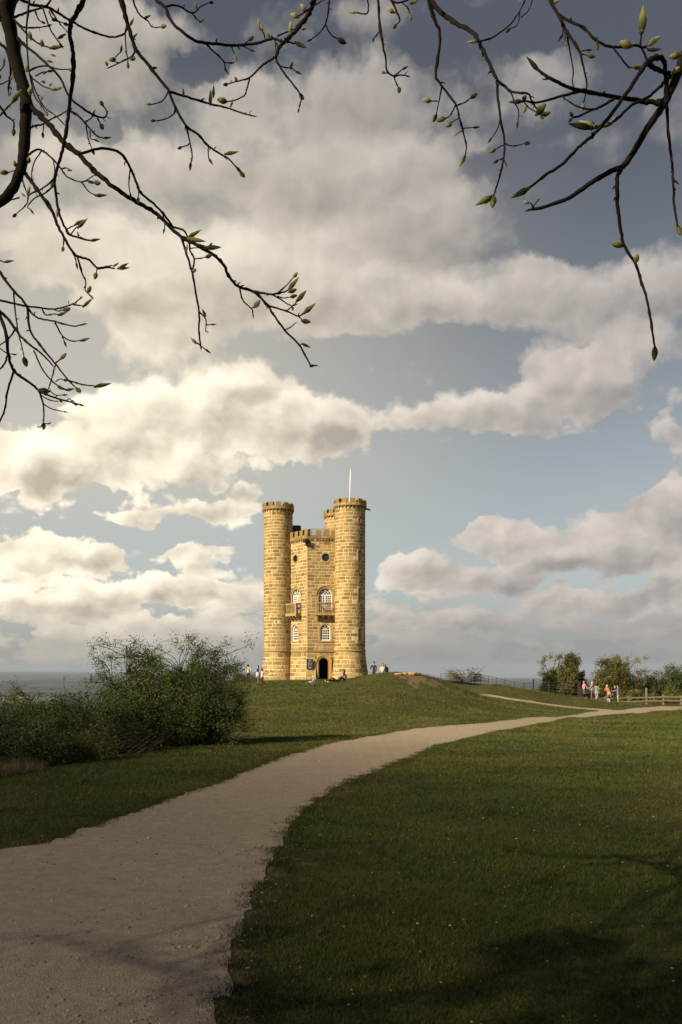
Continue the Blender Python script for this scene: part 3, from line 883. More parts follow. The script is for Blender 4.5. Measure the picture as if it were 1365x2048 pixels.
# --- round turrets
turret_obj = {}
for key, (c, r, ztop) in TUR.items():
    zc = ztop - 1.02                         # corbel zone starts here
    mb = MB()
    prof = [(r + batter(z), z) for z in np.linspace(TZ - 0.6, ZS, 9)] + [(r, zc), (r, ztop - 0.9)]
    mb.lathe(prof, 40, (c.x, c.y, 0), tint=0.5)
    # crown: wall of the parapet with a hollow top
    prof2 = [(r - 0.02, zc + 0.25), (r + 0.14, zc + 0.25), (r + 0.14, ztop - 0.43), (r - 0.30, ztop - 0.43), (r - 0.30, ztop - 0.85), (0.01, ztop - 0.85)]
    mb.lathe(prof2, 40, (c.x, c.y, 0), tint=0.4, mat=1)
    # string course
    mb.lathe([(r + 0.0, ZS - 0.10), (r + 0.09, ZS - 0.05), (r + 0.10, ZS + 0.02), (r + 0.06, ZS + 0.07), (r + 0.0, ZS + 0.09)], 40, (c.x, c.y, 0), tint=0.5, mat=1)
    t = tb(mb, 'turret', [M['mortar'], M['weathered']], smooth=False)
    turret_obj[key] = t
    cb = MB()
    n = 26
    for i in range(n):
        a = 360 / n * i + 4
        d = pol(a, 1); u = Vector((-d.y, d.x, 0))
        w = 0.075
        p0, p1 = c + d * (r - 0.02), c + d * (r + 0.165)
        q = c + d * (r + 0.04)
        Z = Vector((0, 0, 1))
        vs = [p0 - u * w + Z * zc, q - u * w + Z * zc, q + u * w + Z * zc, p0 + u * w + Z * zc,
              p0 - u * w + Z * (zc + 0.27), p1 - u * w + Z * (zc + 0.27), p1 + u * w + Z * (zc + 0.27), p0 + u * w + Z * (zc + 0.27)]
        cb.hexa(vs, random.uniform(0.2, 0.8))
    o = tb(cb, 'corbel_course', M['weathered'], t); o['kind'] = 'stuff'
    n = 12
    for i in range(n):
        a = 360 / n * i + {'r': 278.5 - 270, 'l': 6, 'b': 0}[key]
        m2 = MB(); ww = 9.2
        ri, ro = r - 0.32, r + 0.155
        z0, z1 = ztop - 0.45, ztop
        vs = []
        for z, rr0, rr1 in ((z0, ri, ro), (z1 - 0.10, ri, ro), (z1, ri + 0.10, ro - 0.13)):
            for (aa, rr) in ((a - ww, ri if z < z1 else rr0), (a - ww, rr1), (a + ww, rr1), (a + ww, ri if z < z1 else rr0)):
                v = c + pol(aa, rr); v.z = z; vs.append(v)
        m2.add(vs, [(3, 2, 1, 0), (8, 9, 10, 11)] + [(k * 4 + j, k * 4 + (j + 1) % 4, k * 4 + 4 + (j + 1) % 4, k * 4 + 4 + j) for k in (0, 1) for j in range(4)], random.uniform(0.2, 0.7))
        tb(m2, 'merlon', M['weathered'], t)
    # stones
    slits = [] if key != 'r' else [(-52, 0.62, z0, z1) for z0, z1 in ((12.15, 13.35), (8.15, 9.5), (4.15, 5.45))]
    zs = courses(TZ - 0.35, ZS - 0.10, 0.40) + courses(ZS + 0.09, zc, 0.34) + courses(zc + 0.27, ztop - 0.45, 0.22)
    for z0, z1 in zip(zs[:-1], zs[1:]):
        if z1 - z0 < 0.09 or z1 <= z0: continue
        if zc - 0.02 < z0 < zc + 0.26 or abs(z0 - (ZS - 0.10)) < 0.02: continue
        top = z0 > zc
        r0 = r + (0.145 if top else batter(z0)); r1 = r + (0.145 if top else batter(z1))
        ls = lens(2 * PI * r0, 0.76 if z0 < ZS else 0.66)
        a = random.uniform(0, 6)
        for l in ls:
            da = l / r0; a0, a1 = a + GAP / r0, a + da - GAP / r0; a += da
            am = math.degrees((a0 + a1) / 2) % 360
            skip = False
            for (sa, sw, s0, s1) in slits:
                ang = 270 + 38
                if abs((am - ang + 180) % 360 - 180) * PI / 180 * r < sw / 2 + l * 0.32 and z1 > s0 - 0.02 and z0 < s1 + 0.02: skip = True
            if skip: continue
            p = 0.016 + random.uniform(-0.008, 0.012)
            vs = []
            for (zz, rr) in ((z0 + GAP, r0), (z1 - GAP, r1)):
                for k in range(3):
                    aa = a0 + (a1 - a0) * k / 2
                    vs.append(Vector((c.x + math.cos(aa) * (rr - 0.02), c.y + math.sin(aa) * (rr - 0.02), zz)))
            for (zz, rr) in ((z0 + GAP + 0.012, r0), (z1 - GAP - 0.012, r1)):
                for k in range(3):
                    aa = a0 + (a1 - a0) * k / 2 + (0.012 / r0) * (1 - k)
                    vs.append(Vector((c.x + math.cos(aa) * (rr + p), c.y + math.sin(aa) * (rr + p), zz)))
            fs = [(6, 7, 10, 9), (7, 8, 11, 10), (0, 1, 7, 6), (1, 2, 8, 7), (9, 10, 4, 3), (10, 11, 5, 4), (0, 6, 9, 3), (8, 2, 5, 11)]
            am = (a0 + a1) / 2
            nrm = Vector((math.cos(am), math.sin(am), 0))
            STONES.append((t, vs, fs, tint(), c + nrm * r0 + Vector((0, 0, (z0 + z1) / 2)), nrm, l * (z1 - z0)))

# --- hexagonal body
RB = 4.0; AP = RB * math.cos(PI / 6)
ZB = 14.35                                   # corbels of the body parapet
def zf(py): return EYE + (YH - py) / F * 86.5
class Face:
    def __init__(s, a):
        s.n = pol(a, 1); s.u = Vector((-s.n.y, s.n.x, 0)); s.o = TC + s.n * AP
    def P(s, u, z, d=0.0):
        v = s.o + s.u * u + s.n * d; return Vector((v.x, v.y, z))
FL, FR = Face(218.5), Face(278.5)
FACES = [FL, FR] + [Face(a) for a in (338.5, 38.5, 98.5, 158.5)]

def arch_pts(w, z0, zs, n=14, grow=0.0):
    """outline of an arched opening in (u, z): counter-clockwise"""
    r = w / 2 + grow
    pts = [(-r, z0 - grow * 0), (r, z0 - grow * 0)]
    for k in range(n + 1):
        th = PI * k / n
        pts.append((r * math.cos(th), zs + r * math.sin(th)))
    return pts
def circ_pts(r, zc, n=24):
    return [(r * math.cos(2 * PI * k / n), zc + r * math.sin(2 * PI * k / n)) for k in range(n)]

# openings: face, u, kind, width, z bottom, z spring
UP = (1.42, zf(1228), zf(1190)); LOW = (1.08, zf(1281), zf(1259)); OC = (0.40, zf(1114.5))
OPEN = {id(f): [] for f in FACES}
for f, du in ((FL, (0.12, -0.05, 0.0)), (FR, (-0.14, -0.14, -0.10))):
    OPEN[id(f)] += [('upper', du[0]), ('lower', du[1]), ('round', du[2])]

body = MB()
ztop_wall = ZB + 0.02
for f in FACES:
    holes = []
    for (k, u) in OPEN[id(f)]:
        pts = arch_pts(*UP) if k == 'upper' else arch_pts(*LOW) if k == 'lower' else circ_pts(*OC)
        holes.append([(a + u, z) for a, z in pts])
    W2 = RB / 2
    if f is FR:
        DU, DW = -0.30, 2.30                 # door bay
    outer = [(-W2, ZS - 0.05), (W2, ZS - 0.05), (W2, ztop_wall), (-W2, ztop_wall)]
    loops = [[Vector((a, z, 0)) for a, z in outer]] + [[Vector((a, z, 0)) for a, z in hl] for hl in holes]
    flat = [v for l in loops for v in l]
    tri = tessellate_polygon(loops)
    body.add([f.P(v.x, v.y) for v in flat], [tuple(t) for t in tri], 0.5, 0)
    for hl, (k, u) in zip(holes, OPEN[id(f)]):           # reveals
        dep = {'upper': 0.17, 'lower': 0.11, 'round': 0.2}[k]
        m = len(hl)
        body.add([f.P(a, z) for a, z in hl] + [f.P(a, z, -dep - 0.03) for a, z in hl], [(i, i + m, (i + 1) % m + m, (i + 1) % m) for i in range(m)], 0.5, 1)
    # battered foot
    zs = list(np.linspace(TZ - 0.6, ZS - 0.05, 8))
    def row(z, ua, ub, ca, cb):
        b = batter(z); e = b * math.tan(PI / 6)
        return f.P(ua - (e if ca else 0), z, b), f.P(ub + (e if cb else 0), z, b)
    rngs = [(-W2, W2, True, True)]
    if f is FR: rngs = [(-W2, DU - 0.86, True, False)]
    for (ua, ub, ca, cb) in rngs:
        vs = []
        for z in zs:
            vs += list(row(z, ua, ub, ca, cb))
        body.add(vs, [(2 * i, 2 * i + 1, 2 * i + 3, 2 * i + 2) for i in range(len(zs) - 1)], 0.5, 0)
    if f is FR:
        # cheek of the pier beside the recessed door bay
        vs = []
        for z in zs:
            vs += [f.P(DU - 0.86, z, batter(z)), f.P(DU - 0.86, z, -0.02)]
        body.add(vs, [(2 * i, 2 * i + 1, 2 * i + 3, 2 * i + 2) for i in range(len(zs) - 1)], 0.5, 1)
        # the back wall of the bay with the door hole
        DZ0, DZS, DWID = 0.12, 1.98, 0.92
        hole = [(a + DU, z) for a, z in arch_pts(DWID, DZ0, DZS)]
        outer = [(DU - 0.87, TZ - 0.5), (2.0, TZ - 0.5), (2.0, ZS - 0.05), (DU - 0.87, ZS - 0.05)]
        loops = [[Vector((a, z, 0)) for a, z in outer], [Vector((a, z, 0)) for a, z in hole]]
        flat = [v for l in loops for v in l]
        body.add([f.P(v.x, v.y, -0.012) for v in flat], [tuple(t) for t in tessellate_polygon(loops)], 0.5, 0)
# string course on the body, a ring of six mitred lengths
def hexring(mb, z0, z1, d0, d1, tint_=0.5, mat=1):
    ring = []
    for f in FACES:
        for (dd, z) in ((d0, z0), (d1, z0), (d1, z1), (d0, z1)):
            e = dd * math.tan(PI / 6)
            ring.append((f.P(-RB / 2 - e, z, dd), f.P(RB / 2 + e, z, dd)))
    for i in range(6):
        r4 = ring[i * 4:i * 4 + 4]
        mb.hexa([r4[0][0], r4[1][0], r4[1][1], r4[0][1], r4[3][0], r4[2][0], r4[2][1], r4[3][1]], tint_, mat)
hexring(body, ZS - 0.10, ZS + 0.08, -0.05, 0.085)
hexring(body, ZB + 0.26, 14.95, -0.30, 0.12)
# flat roof
body.add([f.P(-RB / 2, 14.30) for f in FACES], [tuple(range(6))], 0.4, 1)
wall = tb(body, 'wall', [M['mortar'], M['weathered']])
# body corbels + merlons
cb = MB()
for f in FACES:
    n = 14
    for i in range(n):
        u = (i + 0.5) / n * 4.1 - 2.05
        w = 0.085
        vs = [f.P(u - w, ZB, -0.02), f.P(u - w, ZB, 0.05), f.P(u + w, ZB, 0.05), f.P(u + w, ZB, -0.02), f.P(u - w, ZB + 0.27, -0.02), f.P(u - w, ZB + 0.27, 0.14), f.P(u + w, ZB + 0.27, 0.14), f.P(u + w, ZB + 0.27, -0.02)]
        cb.hexa(vs, random.uniform(0.2, 0.8))
o = tb(cb, 'corbel_course', M['weathered'], wall); o['kind'] = 'stuff'
for f in FACES:
    for i in range(5):
        u = (i - 2) * 0.825
        if f is FL: u = (i - 2) * 0.86 + 0.28
        if f is FR and i == 0: u = -1.80
        m2 = MB(); w = 0.27
        for (za, zb_, d0, d1) in ((14.94, 15.42, -0.30, 0.13), (15.42, 15.54, -0.22, 0.02)):
            if za > 15.4:
                vs = [f.P(u - w, za, -0.30), f.P(u - w, za, 0.13), f.P(u + w, za, 0.13), f.P(u + w, za, -0.30), f.P(u - w, zb_, -0.2), f.P(u - w, zb_, 0.0), f.P(u + w, zb_, 0.0), f.P(u + w, zb_, -0.2)]
            else:
                vs = [f.P(u - w, za, d0), f.P(u - w, za, d1), f.P(u + w, za, d1), f.P(u + w, za, d0), f.P(u - w, zb_, d0), f.P(u - w, zb_, d1), f.P(u + w, zb_, d1), f.P(u + w, zb_, d0)]
            m2.hexa(vs, random.uniform(0.2, 0.7))
        tb(m2, 'merlon', M['weathered'], wall)

# stones of the body
def excl(f, z0, z1):
    out = []
    zm = (z0 + z1) / 2
    for (k, u) in OPEN[id(f)]:
        if k == 'upper': w, a, s, g = UP[0], UP[1], UP[2], 0.19
        elif k == 'lower': w, a, s, g = LOW[0], LOW[1] - 0.16, LOW[2], 0.16
        else:
            r = OC[0] + 0.15
            if abs(zm - OC[1]) < r: q = math.sqrt(r * r - (zm - OC[1]) ** 2) + 0.02; out.append((u - q, u + q))
            continue
        r = w / 2 + g
        if z1 > a and z0 < s: out.append((u - r, u + r))
        elif z0 >= s and z0 < s + r:
            q = math.sqrt(max(r * r - max(zm - s, 0) ** 2, 0)) if zm - s < r else 0
            if q > 0: out.append((u - q - 0.02, u + q + 0.02))
    return sorted(out)
def face_stones(f, zs, avg, ua, ub, bat, ex, sub=0.0, ca=True, cb_=True):
    for z0, z1 in zip(zs[:-1], zs[1:]):
        if z1 - z0 < 0.09: continue
        iv = [(ua, ub)]
        for (a, b) in ex(z0, z1):
            nv = []
            for (p, q) in iv:
                if b <= p or a >= q: nv.append((p, q)); continue
                if a > p: nv.append((p, a))
                if b < q: nv.append((b, q))
            iv = nv
        for (p, q) in iv:
            if q - p < 0.07: continue
            b0, b1 = (batter(z0), batter(z1)) if bat else (0, 0)
            x = p
            for l in (lens(q - p, avg) if q - p > avg * 0.9 else [q - p]):
                if l < 0.06: x += l; continue
                x0, x1 = x + GAP, x + l - GAP; x += l
                pr = 0.016 + random.uniform(-0.008, 0.012) + sub
                k0 = b0 * math.tan(PI / 6); k1 = b1 * math.tan(PI / 6)
                def mp(u, kk):      # stretch towards the mitred corners
                    e = (u / 2.0) * kk
                    if (u < 0 and not ca) or (u > 0 and not cb_): e = 0
                    return u + e
                vs = [f.P(mp(x0, k0), z0 + GAP, b0 - 0.02 + sub), f.P(mp(x1, k0), z0 + GAP, b0 - 0.02 + sub), f.P(mp(x1, k1), z1 - GAP, b1 - 0.02 + sub), f.P(mp(x0, k1), z1 - GAP, b1 - 0.02 + sub)]
                e = 0.012
                vs += [f.P(mp(x0 + e, k0), z0 + GAP + e, b0 + pr), f.P(mp(x1 - e, k0), z0 + GAP + e, b0 + pr), f.P(mp(x1 - e, k1), z1 - GAP - e, b1 + pr), f.P(mp(x0 + e, k1), z1 - GAP - e, b1 + pr)]
                fs = [(4, 5, 6, 7), (0, 1, 5, 4), (1, 2, 6, 5), (2, 3, 7, 6), (3, 0, 4, 7)]
                cc = f.P((x0 + x1) / 2, (z0 + z1) / 2, b0)
                if any((cc.xy - tc.xy).length < tr - 0.02 for (tc, tr, _) in TUR.values()): continue
                STONES.append((wall, vs, fs, tint(), cc, f.n.copy(), l * (z1 - z0)))
for f in FACES:
    ex = lambda a, b, f=f: excl(f, a, b)
    face_stones(f, courses(ZS + 0.08, ZB, 0.34), 0.64, -2.0, 2.0, False, ex)
    face_stones(f, courses(ZB + 0.27, 14.95, 0.23), 0.5, -2.05, 2.05, False, lambda a, b: [], 0.115)
    if f is FR:
        face_stones(f, courses(TZ - 0.35, ZS - 0.10, 0.40), 0.7, -2.0, DU - 0.86, True, lambda a, b: [])
        r = DWID / 2 + 0.30
        def exd(z0, z1):
            if z0 < DZS: return [(DU - r, DU + r)]
            zm = (z0 + z1) / 2
            if zm - DZS < r: q = math.sqrt(r * r - (zm - DZS) ** 2); return [(DU - q - .02, DU + q + .02)]
            return []
        face_stones(f, courses(TZ - 0.35, ZS - 0.10, 0.40), 0.7, DU - 0.85, 2.0, False, exd, -0.012)
    else:
        face_stones(f, courses(TZ - 0.35, ZS - 0.10, 0.40), 0.72, -2.0, 2.0, True, lambda a, b: [])

camv = Vector((0, 0, EYE))
def score(s):
    d = camv - s[4]; L = d.length
    fc = s[5].dot(d / L)
    if fc <= 0.12: return 0
    if s[0] is wall and any((s[4].xy - tc.xy).length < tr + 0.35 for (tc, tr, _) in TUR.values()): return 0
    if s[4].z < 0.75 and s[4].x > -1.5: return 0
    return s[6] * fc / (L * L)
order = sorted(range(len(STONES)), key=lambda i: -score(STONES[i]))
pick = set(order[:300])
rest = {}
for i, s in enumerate(STONES):
    if i in pick:
        mb = MB(); mb.add(s[1], s[2], s[3])
        tb(mb, 'stone', M['stone'], s[0])
    else:
        rest.setdefault(s[0].name, (s[0], MB()))[1].add(s[1], s[2], s[3])
for host, mb in rest.values():
    o = tb(mb, 'stonework', M['stone'], host); o['kind'] = 'stuff'

# --- windows
def ring_band(mb, f, outer, inner, d0, d1, tint_, mat=0, closed=True):
    m = len(outer)
    vs = [f.P(a, z, d0) for a, z in outer] + [f.P(a, z, d1) for a, z in outer] + [f.P(a, z, d1) for a, z in inner] + [f.P(a, z, d0) for a, z in inner]
    fs = []
    for i in range(m if closed else m - 1):
        j = (i + 1) % m
        fs += [(i, j, m + j, m + i), (m + i, m + j, 2 * m + j, 2 * m + i), (2 * m + i, 2 * m + j, 3 * m + j, 3 * m + i), (3 * m + i, 3 * m + j, j, i)]
    mb.add(vs, fs, tint_, mat)
def bar(mb, f, a, b, w, d0, d1, tint_=0.5):
    a = Vector((a[0], a[1])); b = Vector((b[0], b[1])); t = (b - a).normalized(); p = Vector((-t.y, t.x)) * w / 2
    q = [a - p, a + p, b + p, b - p]
    mb.hexa([f.P(v.x, v.y, d0) for v in q] + [f.P(v.x, v.y, d1) for v in q], tint_)
def shift(pts, u): return [(a + u, z) for a, z in pts]

def arched_window(f, u, spec, dep, kind):
    w, z0, zs = spec
    win = MB()                                # stone surround
    g = 0.19 if kind == 'upper' else 0.16
    o_ = [(-w / 2 - g, z0), ] + [(( w / 2 + g) * math.cos(PI * k / 16), zs + (w / 2 + g) * math.sin(PI * k / 16)) for k in range(16, -1, -1)] + [(w / 2 + g, z0)]
    i_ = [(-w / 2, z0), ] + [((w / 2) * math.cos(PI * k / 16), zs + (w / 2) * math.sin(PI * k / 16)) for k in range(16, -1, -1)] + [(w / 2, z0)]
    ring_band(win, f, shift(o_, u), shift(i_, u), -0.01, 0.03, 0.6, closed=False)
    if kind == 'upper':                       # hood mould
        r = w / 2 + g
        oo = [((r + 0.07) * math.cos(PI * k / 16), zs + (r + 0.07) * math.sin(PI * k / 16)) for k in range(16, -1, -1)]
        ii = [((r - 0.01) * math.cos(PI * k / 16), zs + (r - 0.01) * math.sin(PI * k / 16)) for k in range(16, -1, -1)]
        ring_band(win, f, shift(oo, u), shift(ii, u), -0.01, 0.10, 0.4, closed=False)
    wo = tb(win, 'window', M['dressed'])
    fr = MB()                                 # white frame and glazing bars
    fw = 0.10; dz = -dep
    io = [(-w / 2, z0 + 0.0)] + [((w / 2) * math.cos(PI * k / 16), zs + (w / 2) * math.sin(PI * k / 16)) for k in range(16, -1, -1)] + [(w / 2, z0)]
    ii = [(-w / 2 + fw, z0 + fw)] + [((w / 2 - fw) * math.cos(PI * k / 16), zs + (w / 2 - fw) * math.sin(PI * k / 16)) for k in range(16, -1, -1)] + [(w / 2 - fw, z0 + fw)]
    ring_band(fr, f, shift(io, u), shift(ii, u), dz - 0.05, dz, 0.5, closed=True)
    wi = w / 2 - fw
    def B(a, b, t, d=0.012): bar(fr, f, (a[0] + u, a[1]), (b[0] + u, b[1]), t, dz - 0.05, dz - d, 0.5)
    bw = 0.040
    if kind == 'upper':
        B((0, z0 + fw), (0, zs + 0.02), 0.11, 0.004)
        B((-wi, zs), (wi, zs), 0.10, 0.002)
        for s in (-1, 1):
            for k in (1, 2):
                x = s * (0.055 + (wi - 0.055) * k / 3); B((x, z0 + fw), (x, zs), bw)
        n = 9
        for k in range(1, n): 
            z = z0 + fw + (zs - z0 - fw) * k / n
            B((-wi, z), (wi, z), bw, 0.016)
        for th in (45, 90, 135):
            t = math.radians(th); B((0.2 * math.cos(t), zs + 0.2 * math.sin(t)), (wi * math.cos(t), zs + wi * math.sin(t)), bw, 0.014)
        for rr in (0.22, 0.44):
            po = [(rr * math.cos(PI * k / 12), zs + rr * math.sin(PI * k / 12)) for k in range(13)]
            for a, b in zip(po[:-1], po[1:]): B(a, b, 0.04, 0.010)
    else:
        B((-wi, zs), (wi, zs), 0.05, 0.006)
        for k in (1, 2, 3):
            x = -wi + 2 * wi * k / 4; B((x, z0 + fw), (x, zs), bw if k != 2 else 0.035)
        for k in range(1, 4):
            z = z0 + fw + (zs - z0 - fw) * k / 4; B((-wi, z), (wi, z), bw if k != 2 else 0.055, 0.014)
        for th in (40, 90, 140):
            t = math.radians(th); B((0.03 * math.cos(t), zs + 0.03 * math.sin(t)), (wi * math.cos(t), zs + wi * math.sin(t)), 0.04, 0.013)
    tb(fr, 'window_frame', M['white'], wo)
    pn = MB()
    pp = shift(arch_pts(w, z0, zs), u)
    pn.add([f.P(a, z, dz - 0.035) for a, z in pp] + [f.P(a, z, dz - 0.055) for a, z in pp], [tuple(range(len(pp))), tuple(range(2 * len(pp) - 1, len(pp) - 1, -1))])
    tb(pn, 'pane', M['pane'], wo)
    if kind == 'lower':
        sl = MB()
        sl.hexa([f.P(u - w / 2 - 0.24, z0 - 0.15, -0.01), f.P(u - w / 2 - 0.24, z0 - 0.15, 0.10), f.P(u + w / 2 + 0.24, z0 - 0.15, 0.10), f.P(u + w / 2 + 0.24, z0 - 0.15, -0.01),
                 f.P(u - w / 2 - 0.24, z0 + 0.0, -0.01), f.P(u - w / 2 - 0.24, z0 - 0.03, 0.10), f.P(u + w / 2 + 0.24, z0 - 0.03, 0.10), f.P(u + w / 2 + 0.24, z0 + 0.0, -0.01)], 0.6)
        tb(sl, 'sill', M['dressed'], wo)
def round_window(f, u):
    r, zc = OC
    mb = MB()
    ring_band(mb, f, shift(circ_pts(r + 0.15, zc), u), shift(circ_pts(r, zc), u), -0.01, 0.04, 0.7)
    wo = tb(mb, 'round_window', M['dressed'])
    pn = MB(); pp = shift(circ_pts(r, zc), u); m = len(pp)
    pn.add([f.P(a, z, -0.15) for a, z in pp] + [f.P(a, z, -0.18) for a, z in pp], [tuple(range(m)), tuple(range(2 * m - 1, m - 1, -1))])
    tb(pn, 'pane', M['pane'], wo)
for f in (FL, FR):
    for (k, u) in OPEN[id(f)]:
        if k == 'upper': arched_window(f, u, UP, 0.14, 'upper')
        elif k == 'lower': arched_window(f, u, LOW, 0.08, 'lower')
        else: round_window(f, u)

# --- balconies
for f, u in ((FL, 0.0), (FR, -0.14)):
    zb = UP[1]; W, Dp = 1.02, 0.66
    mb = MB()
    def bx(u0, u1, z0, z1, d0, d1, t=0.5, m=mb):
        m.hexa([f.P(u + u0, z0, d0), f.P(u + u0, z0, d1), f.P(u + u1, z0, d1), f.P(u + u1, z0, d0), f.P(u + u0, z1, d0), f.P(u + u0, z1, d1), f.P(u + u1, z1, d1), f.P(u + u1, z1, d0)], t)
    bx(-W - 0.04, W + 0.04, zb - 0.16, zb, 0.0, Dp + 0.05)
    bal = tb(mb, 'balcony', M['dressed'])
    m = MB()
    for (a, b, d0, d1) in ((-W - 0.03, W + 0.03, Dp - 0.13, Dp + 0.04), (-W - 0.03, -W + 0.14, 0.02, Dp - 0.13), (W - 0.14, W + 0.03, 0.02, Dp - 0.13)):
        bx(a, b, zb + 1.03, zb + 1.14, d0, d1, 0.6, m)
        bx(a + 0.01, b - 0.01, zb + 0.0, zb + 0.10, d0 + 0.01, d1 - 0.01, 0.5, m)
    tb(m, 'handrail', M['dressed'], bal)
    for (a, d) in ((-W + 0.05, Dp - 0.05), (W - 0.05, Dp - 0.05)):
        m = MB(); bx(a - 0.085, a + 0.085, zb + 0.10, zb + 1.03, d - 0.085, d + 0.085, 0.55, m); tb(m, 'corner_post', M['dressed'], bal)
    spots = [(-W + 0.30 + 0.2075 * k, Dp - 0.045) for k in range(8)] + [(-W + 0.055, 0.2), (-W + 0.055, 0.42), (W - 0.055, 0.2), (W - 0.055, 0.42)]
    for (a, d) in spots:
        m = MB(); c = f.P(u + a, zb + 0.10, d)
        m.lathe([(0.05, 0), (0.05, 0.06), (0.028, 0.10), (0.048, 0.30), (0.042, 0.45), (0.026, 0.72), (0.04, 0.80), (0.05, 0.86), (0.05, 0.93)], 8, c, tint=random.uniform(0.3, 0.8))
        tb(m, 'baluster', M['dressed'], bal)
    for k in range(4):
        a = -W + 0.18 + k * (2 * W - 0.36) / 3
        m = MB()
        for (z0, z1, d) in ((zb - 0.30, zb - 0.16, 0.60), (zb - 0.45, zb - 0.30, 0.42), (zb - 0.60, zb - 0.45, 0.22)):
            bx(a - 0.09, a + 0.09, z0, z1, 0.0, d, 0.5, m)
        tb(m, 'bracket', M['dressed'], bal)

# --- door bay
f = FR; u = DU
mb = MB()
n = 16
o_ = [(-DWID / 2 - 0.28, 0.05)] + [((DWID / 2 + 0.28) * math.cos(PI * k / n), DZS + (DWID / 2 + 0.28) * math.sin(PI * k / n)) for k in range(n, -1, -1)] + [(DWID / 2 + 0.28, 0.05)]
i_ = [(-DWID / 2 - 0.10, 0.05)] + [((DWID / 2 + 0.10) * math.cos(PI * k / n), DZS + (DWID / 2 + 0.10) * math.sin(PI * k / n)) for k in range(n, -1, -1)] + [(DWID / 2 + 0.10, 0.05)]
ring_band(mb, f, shift(o_, u), shift(i_, u), -0.03, 0.14, 0.75, closed=False)
oo = [((DWID / 2 + 0.38) * math.cos(PI * k / n), DZS + (DWID / 2 + 0.38) * math.sin(PI * k / n)) for k in range(n, -1, -1)]
ring_band(mb, f, shift(oo, u), shift([((DWID / 2 + 0.27) * math.cos(PI * k / n), DZS + (DWID / 2 + 0.27) * math.sin(PI * k / n)) for k in range(n, -1, -1)], u), -0.03, 0.20, 0.7, closed=False)
# dark passage behind
hp = [(a + u, z) for a, z in arch_pts(DWID, 0.12, DZS)]
m_ = len(hp)
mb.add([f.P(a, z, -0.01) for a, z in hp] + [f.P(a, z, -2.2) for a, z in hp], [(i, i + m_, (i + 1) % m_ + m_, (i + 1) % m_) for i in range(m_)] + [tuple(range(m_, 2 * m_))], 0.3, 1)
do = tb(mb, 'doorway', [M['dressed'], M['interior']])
mb = MB()
o2 = [(-DWID / 2 - 0.10, 0.06)] + [((DWID / 2 + 0.10) * math.cos(PI * k / n), DZS + (DWID / 2 + 0.10) * math.sin(PI * k / n)) for k in range(n, -1, -1)] + [(DWID / 2 + 0.10, 0.06)]
i2 = [(-DWID / 2 + 0.005, 0.06)] + [((DWID / 2 - 0.005) * math.cos(PI * k / n), DZS + (DWID / 2 - 0.005) * math.sin(PI * k / n)) for k in range(n, -1, -1)] + [(DWID / 2 - 0.005, 0.06)]
ring_band(mb, f, shift(o2, u), shift(i2, u), -0.06, 0.06, 0.5, closed=False)
tb(mb, 'door_frame', M['doorwood'], do)
mb = MB()                                     # one open leaf, standing out on the right
ul = u + DWID / 2 + 0.075
mb.hexa([f.P(ul, 0.10, 0.06), f.P(ul + 0.22, 0.10, 0.46), f.P(ul + 0.27, 0.10, 0.43), f.P(ul + 0.05, 0.10, 0.04), f.P(ul, 2.15, 0.06), f.P(ul + 0.22, 1.95, 0.46), f.P(ul + 0.27, 1.95, 0.43), f.P(ul + 0.05, 2.15, 0.04)], 0.5)
tb(mb, 'door', M['doorwood'], do)
mb = MB()
mb.hexa([f.P(u - 0.85, -0.15, 0.0), f.P(u - 0.75, -0.15, 1.7), f.P(u + 1.05, -0.15, 1.7), f.P(u + 1.05, -0.15, 0.0), f.P(u - 0.85, 0.10, 0.0), f.P(u - 0.75, 0.05, 1.7), f.P(u + 1.05, 0.05, 1.7), f.P(u + 1.05, 0.10, 0.0)], 1.0)
tb(mb, 'doorstep', M['mortar'], do)

# --- slit windows and blind roundel on the right turret
c, r, _ = TUR['r']
def cyl(a, z, d): 
    v = c + pol(a, r + d); return Vector((v.x, v.y, z))
for (z0, z1) in ((12.2, 13.25), (8.2, 9.4), (4.2, 5.4)):
    A0 = 308; w = 0.27; ha = math.degrees(w / 2 / r); g = math.degrees(0.13 / r)
    mb = MB()
    n = 8
    def outline(hw, top):
        pts = [(A0 - hw, z0)] + [(A0 - hw * math.cos(PI * k / n), top + math.radians(hw) * r * math.sin(PI * k / n)) for k in range(n + 1)] + [(A0 + hw, z0)]
        return pts
    oo, ii = outline(ha + g, z1 - w / 2), outline(ha, z1 - w / 2)
    m = len(oo)
    vs = [cyl(a, z, -0.02) for a, z in oo] + [cyl(a, z, 0.05) for a, z in oo] + [cyl(a, z, 0.05) for a, z in ii] + [cyl(a, z, -0.02) for a, z in ii]
    fs = []
    for i in range(m - 1):
        j = i + 1
        fs += [(i, j, m + j, m + i), (m + i, m + j, 2 * m + j, 2 * m + i), (2 * m + i, 2 * m + j, 3 * m + j, 3 * m + i)]
    mb.add(vs, fs, 0.6)
    mb.hexa([cyl(A0 - ha - g * 1.4, z0 - 0.12, -0.02), cyl(A0 - ha - g * 1.4, z0 - 0.12, 0.09), cyl(A0 + ha + g * 1.4, z0 - 0.12, 0.09), cyl(A0 + ha + g * 1.4, z0 - 0.12, -0.02),
             cyl(A0 - ha - g * 1.4, z0, -0.02), cyl(A0 - ha - g * 1.4, z0, 0.09), cyl(A0 + ha + g * 1.4, z0, 0.09), cyl(A0 + ha + g * 1.4, z0, -0.02)], 0.6)
    so = tb(mb, 'slit_window', M['dressed'])
    pm = MB(); pm.add([cyl(a, z, 0.004) for a, z in ii], [tuple(range(m))])
    tb(pm, 'pane', M['pane'], so)
mb = MB()
cc = c + pol(307, r + 0.01); cc.z = zf(1045)
R = pol(307, 1).to_track_quat('Z', 'Y').to_matrix()
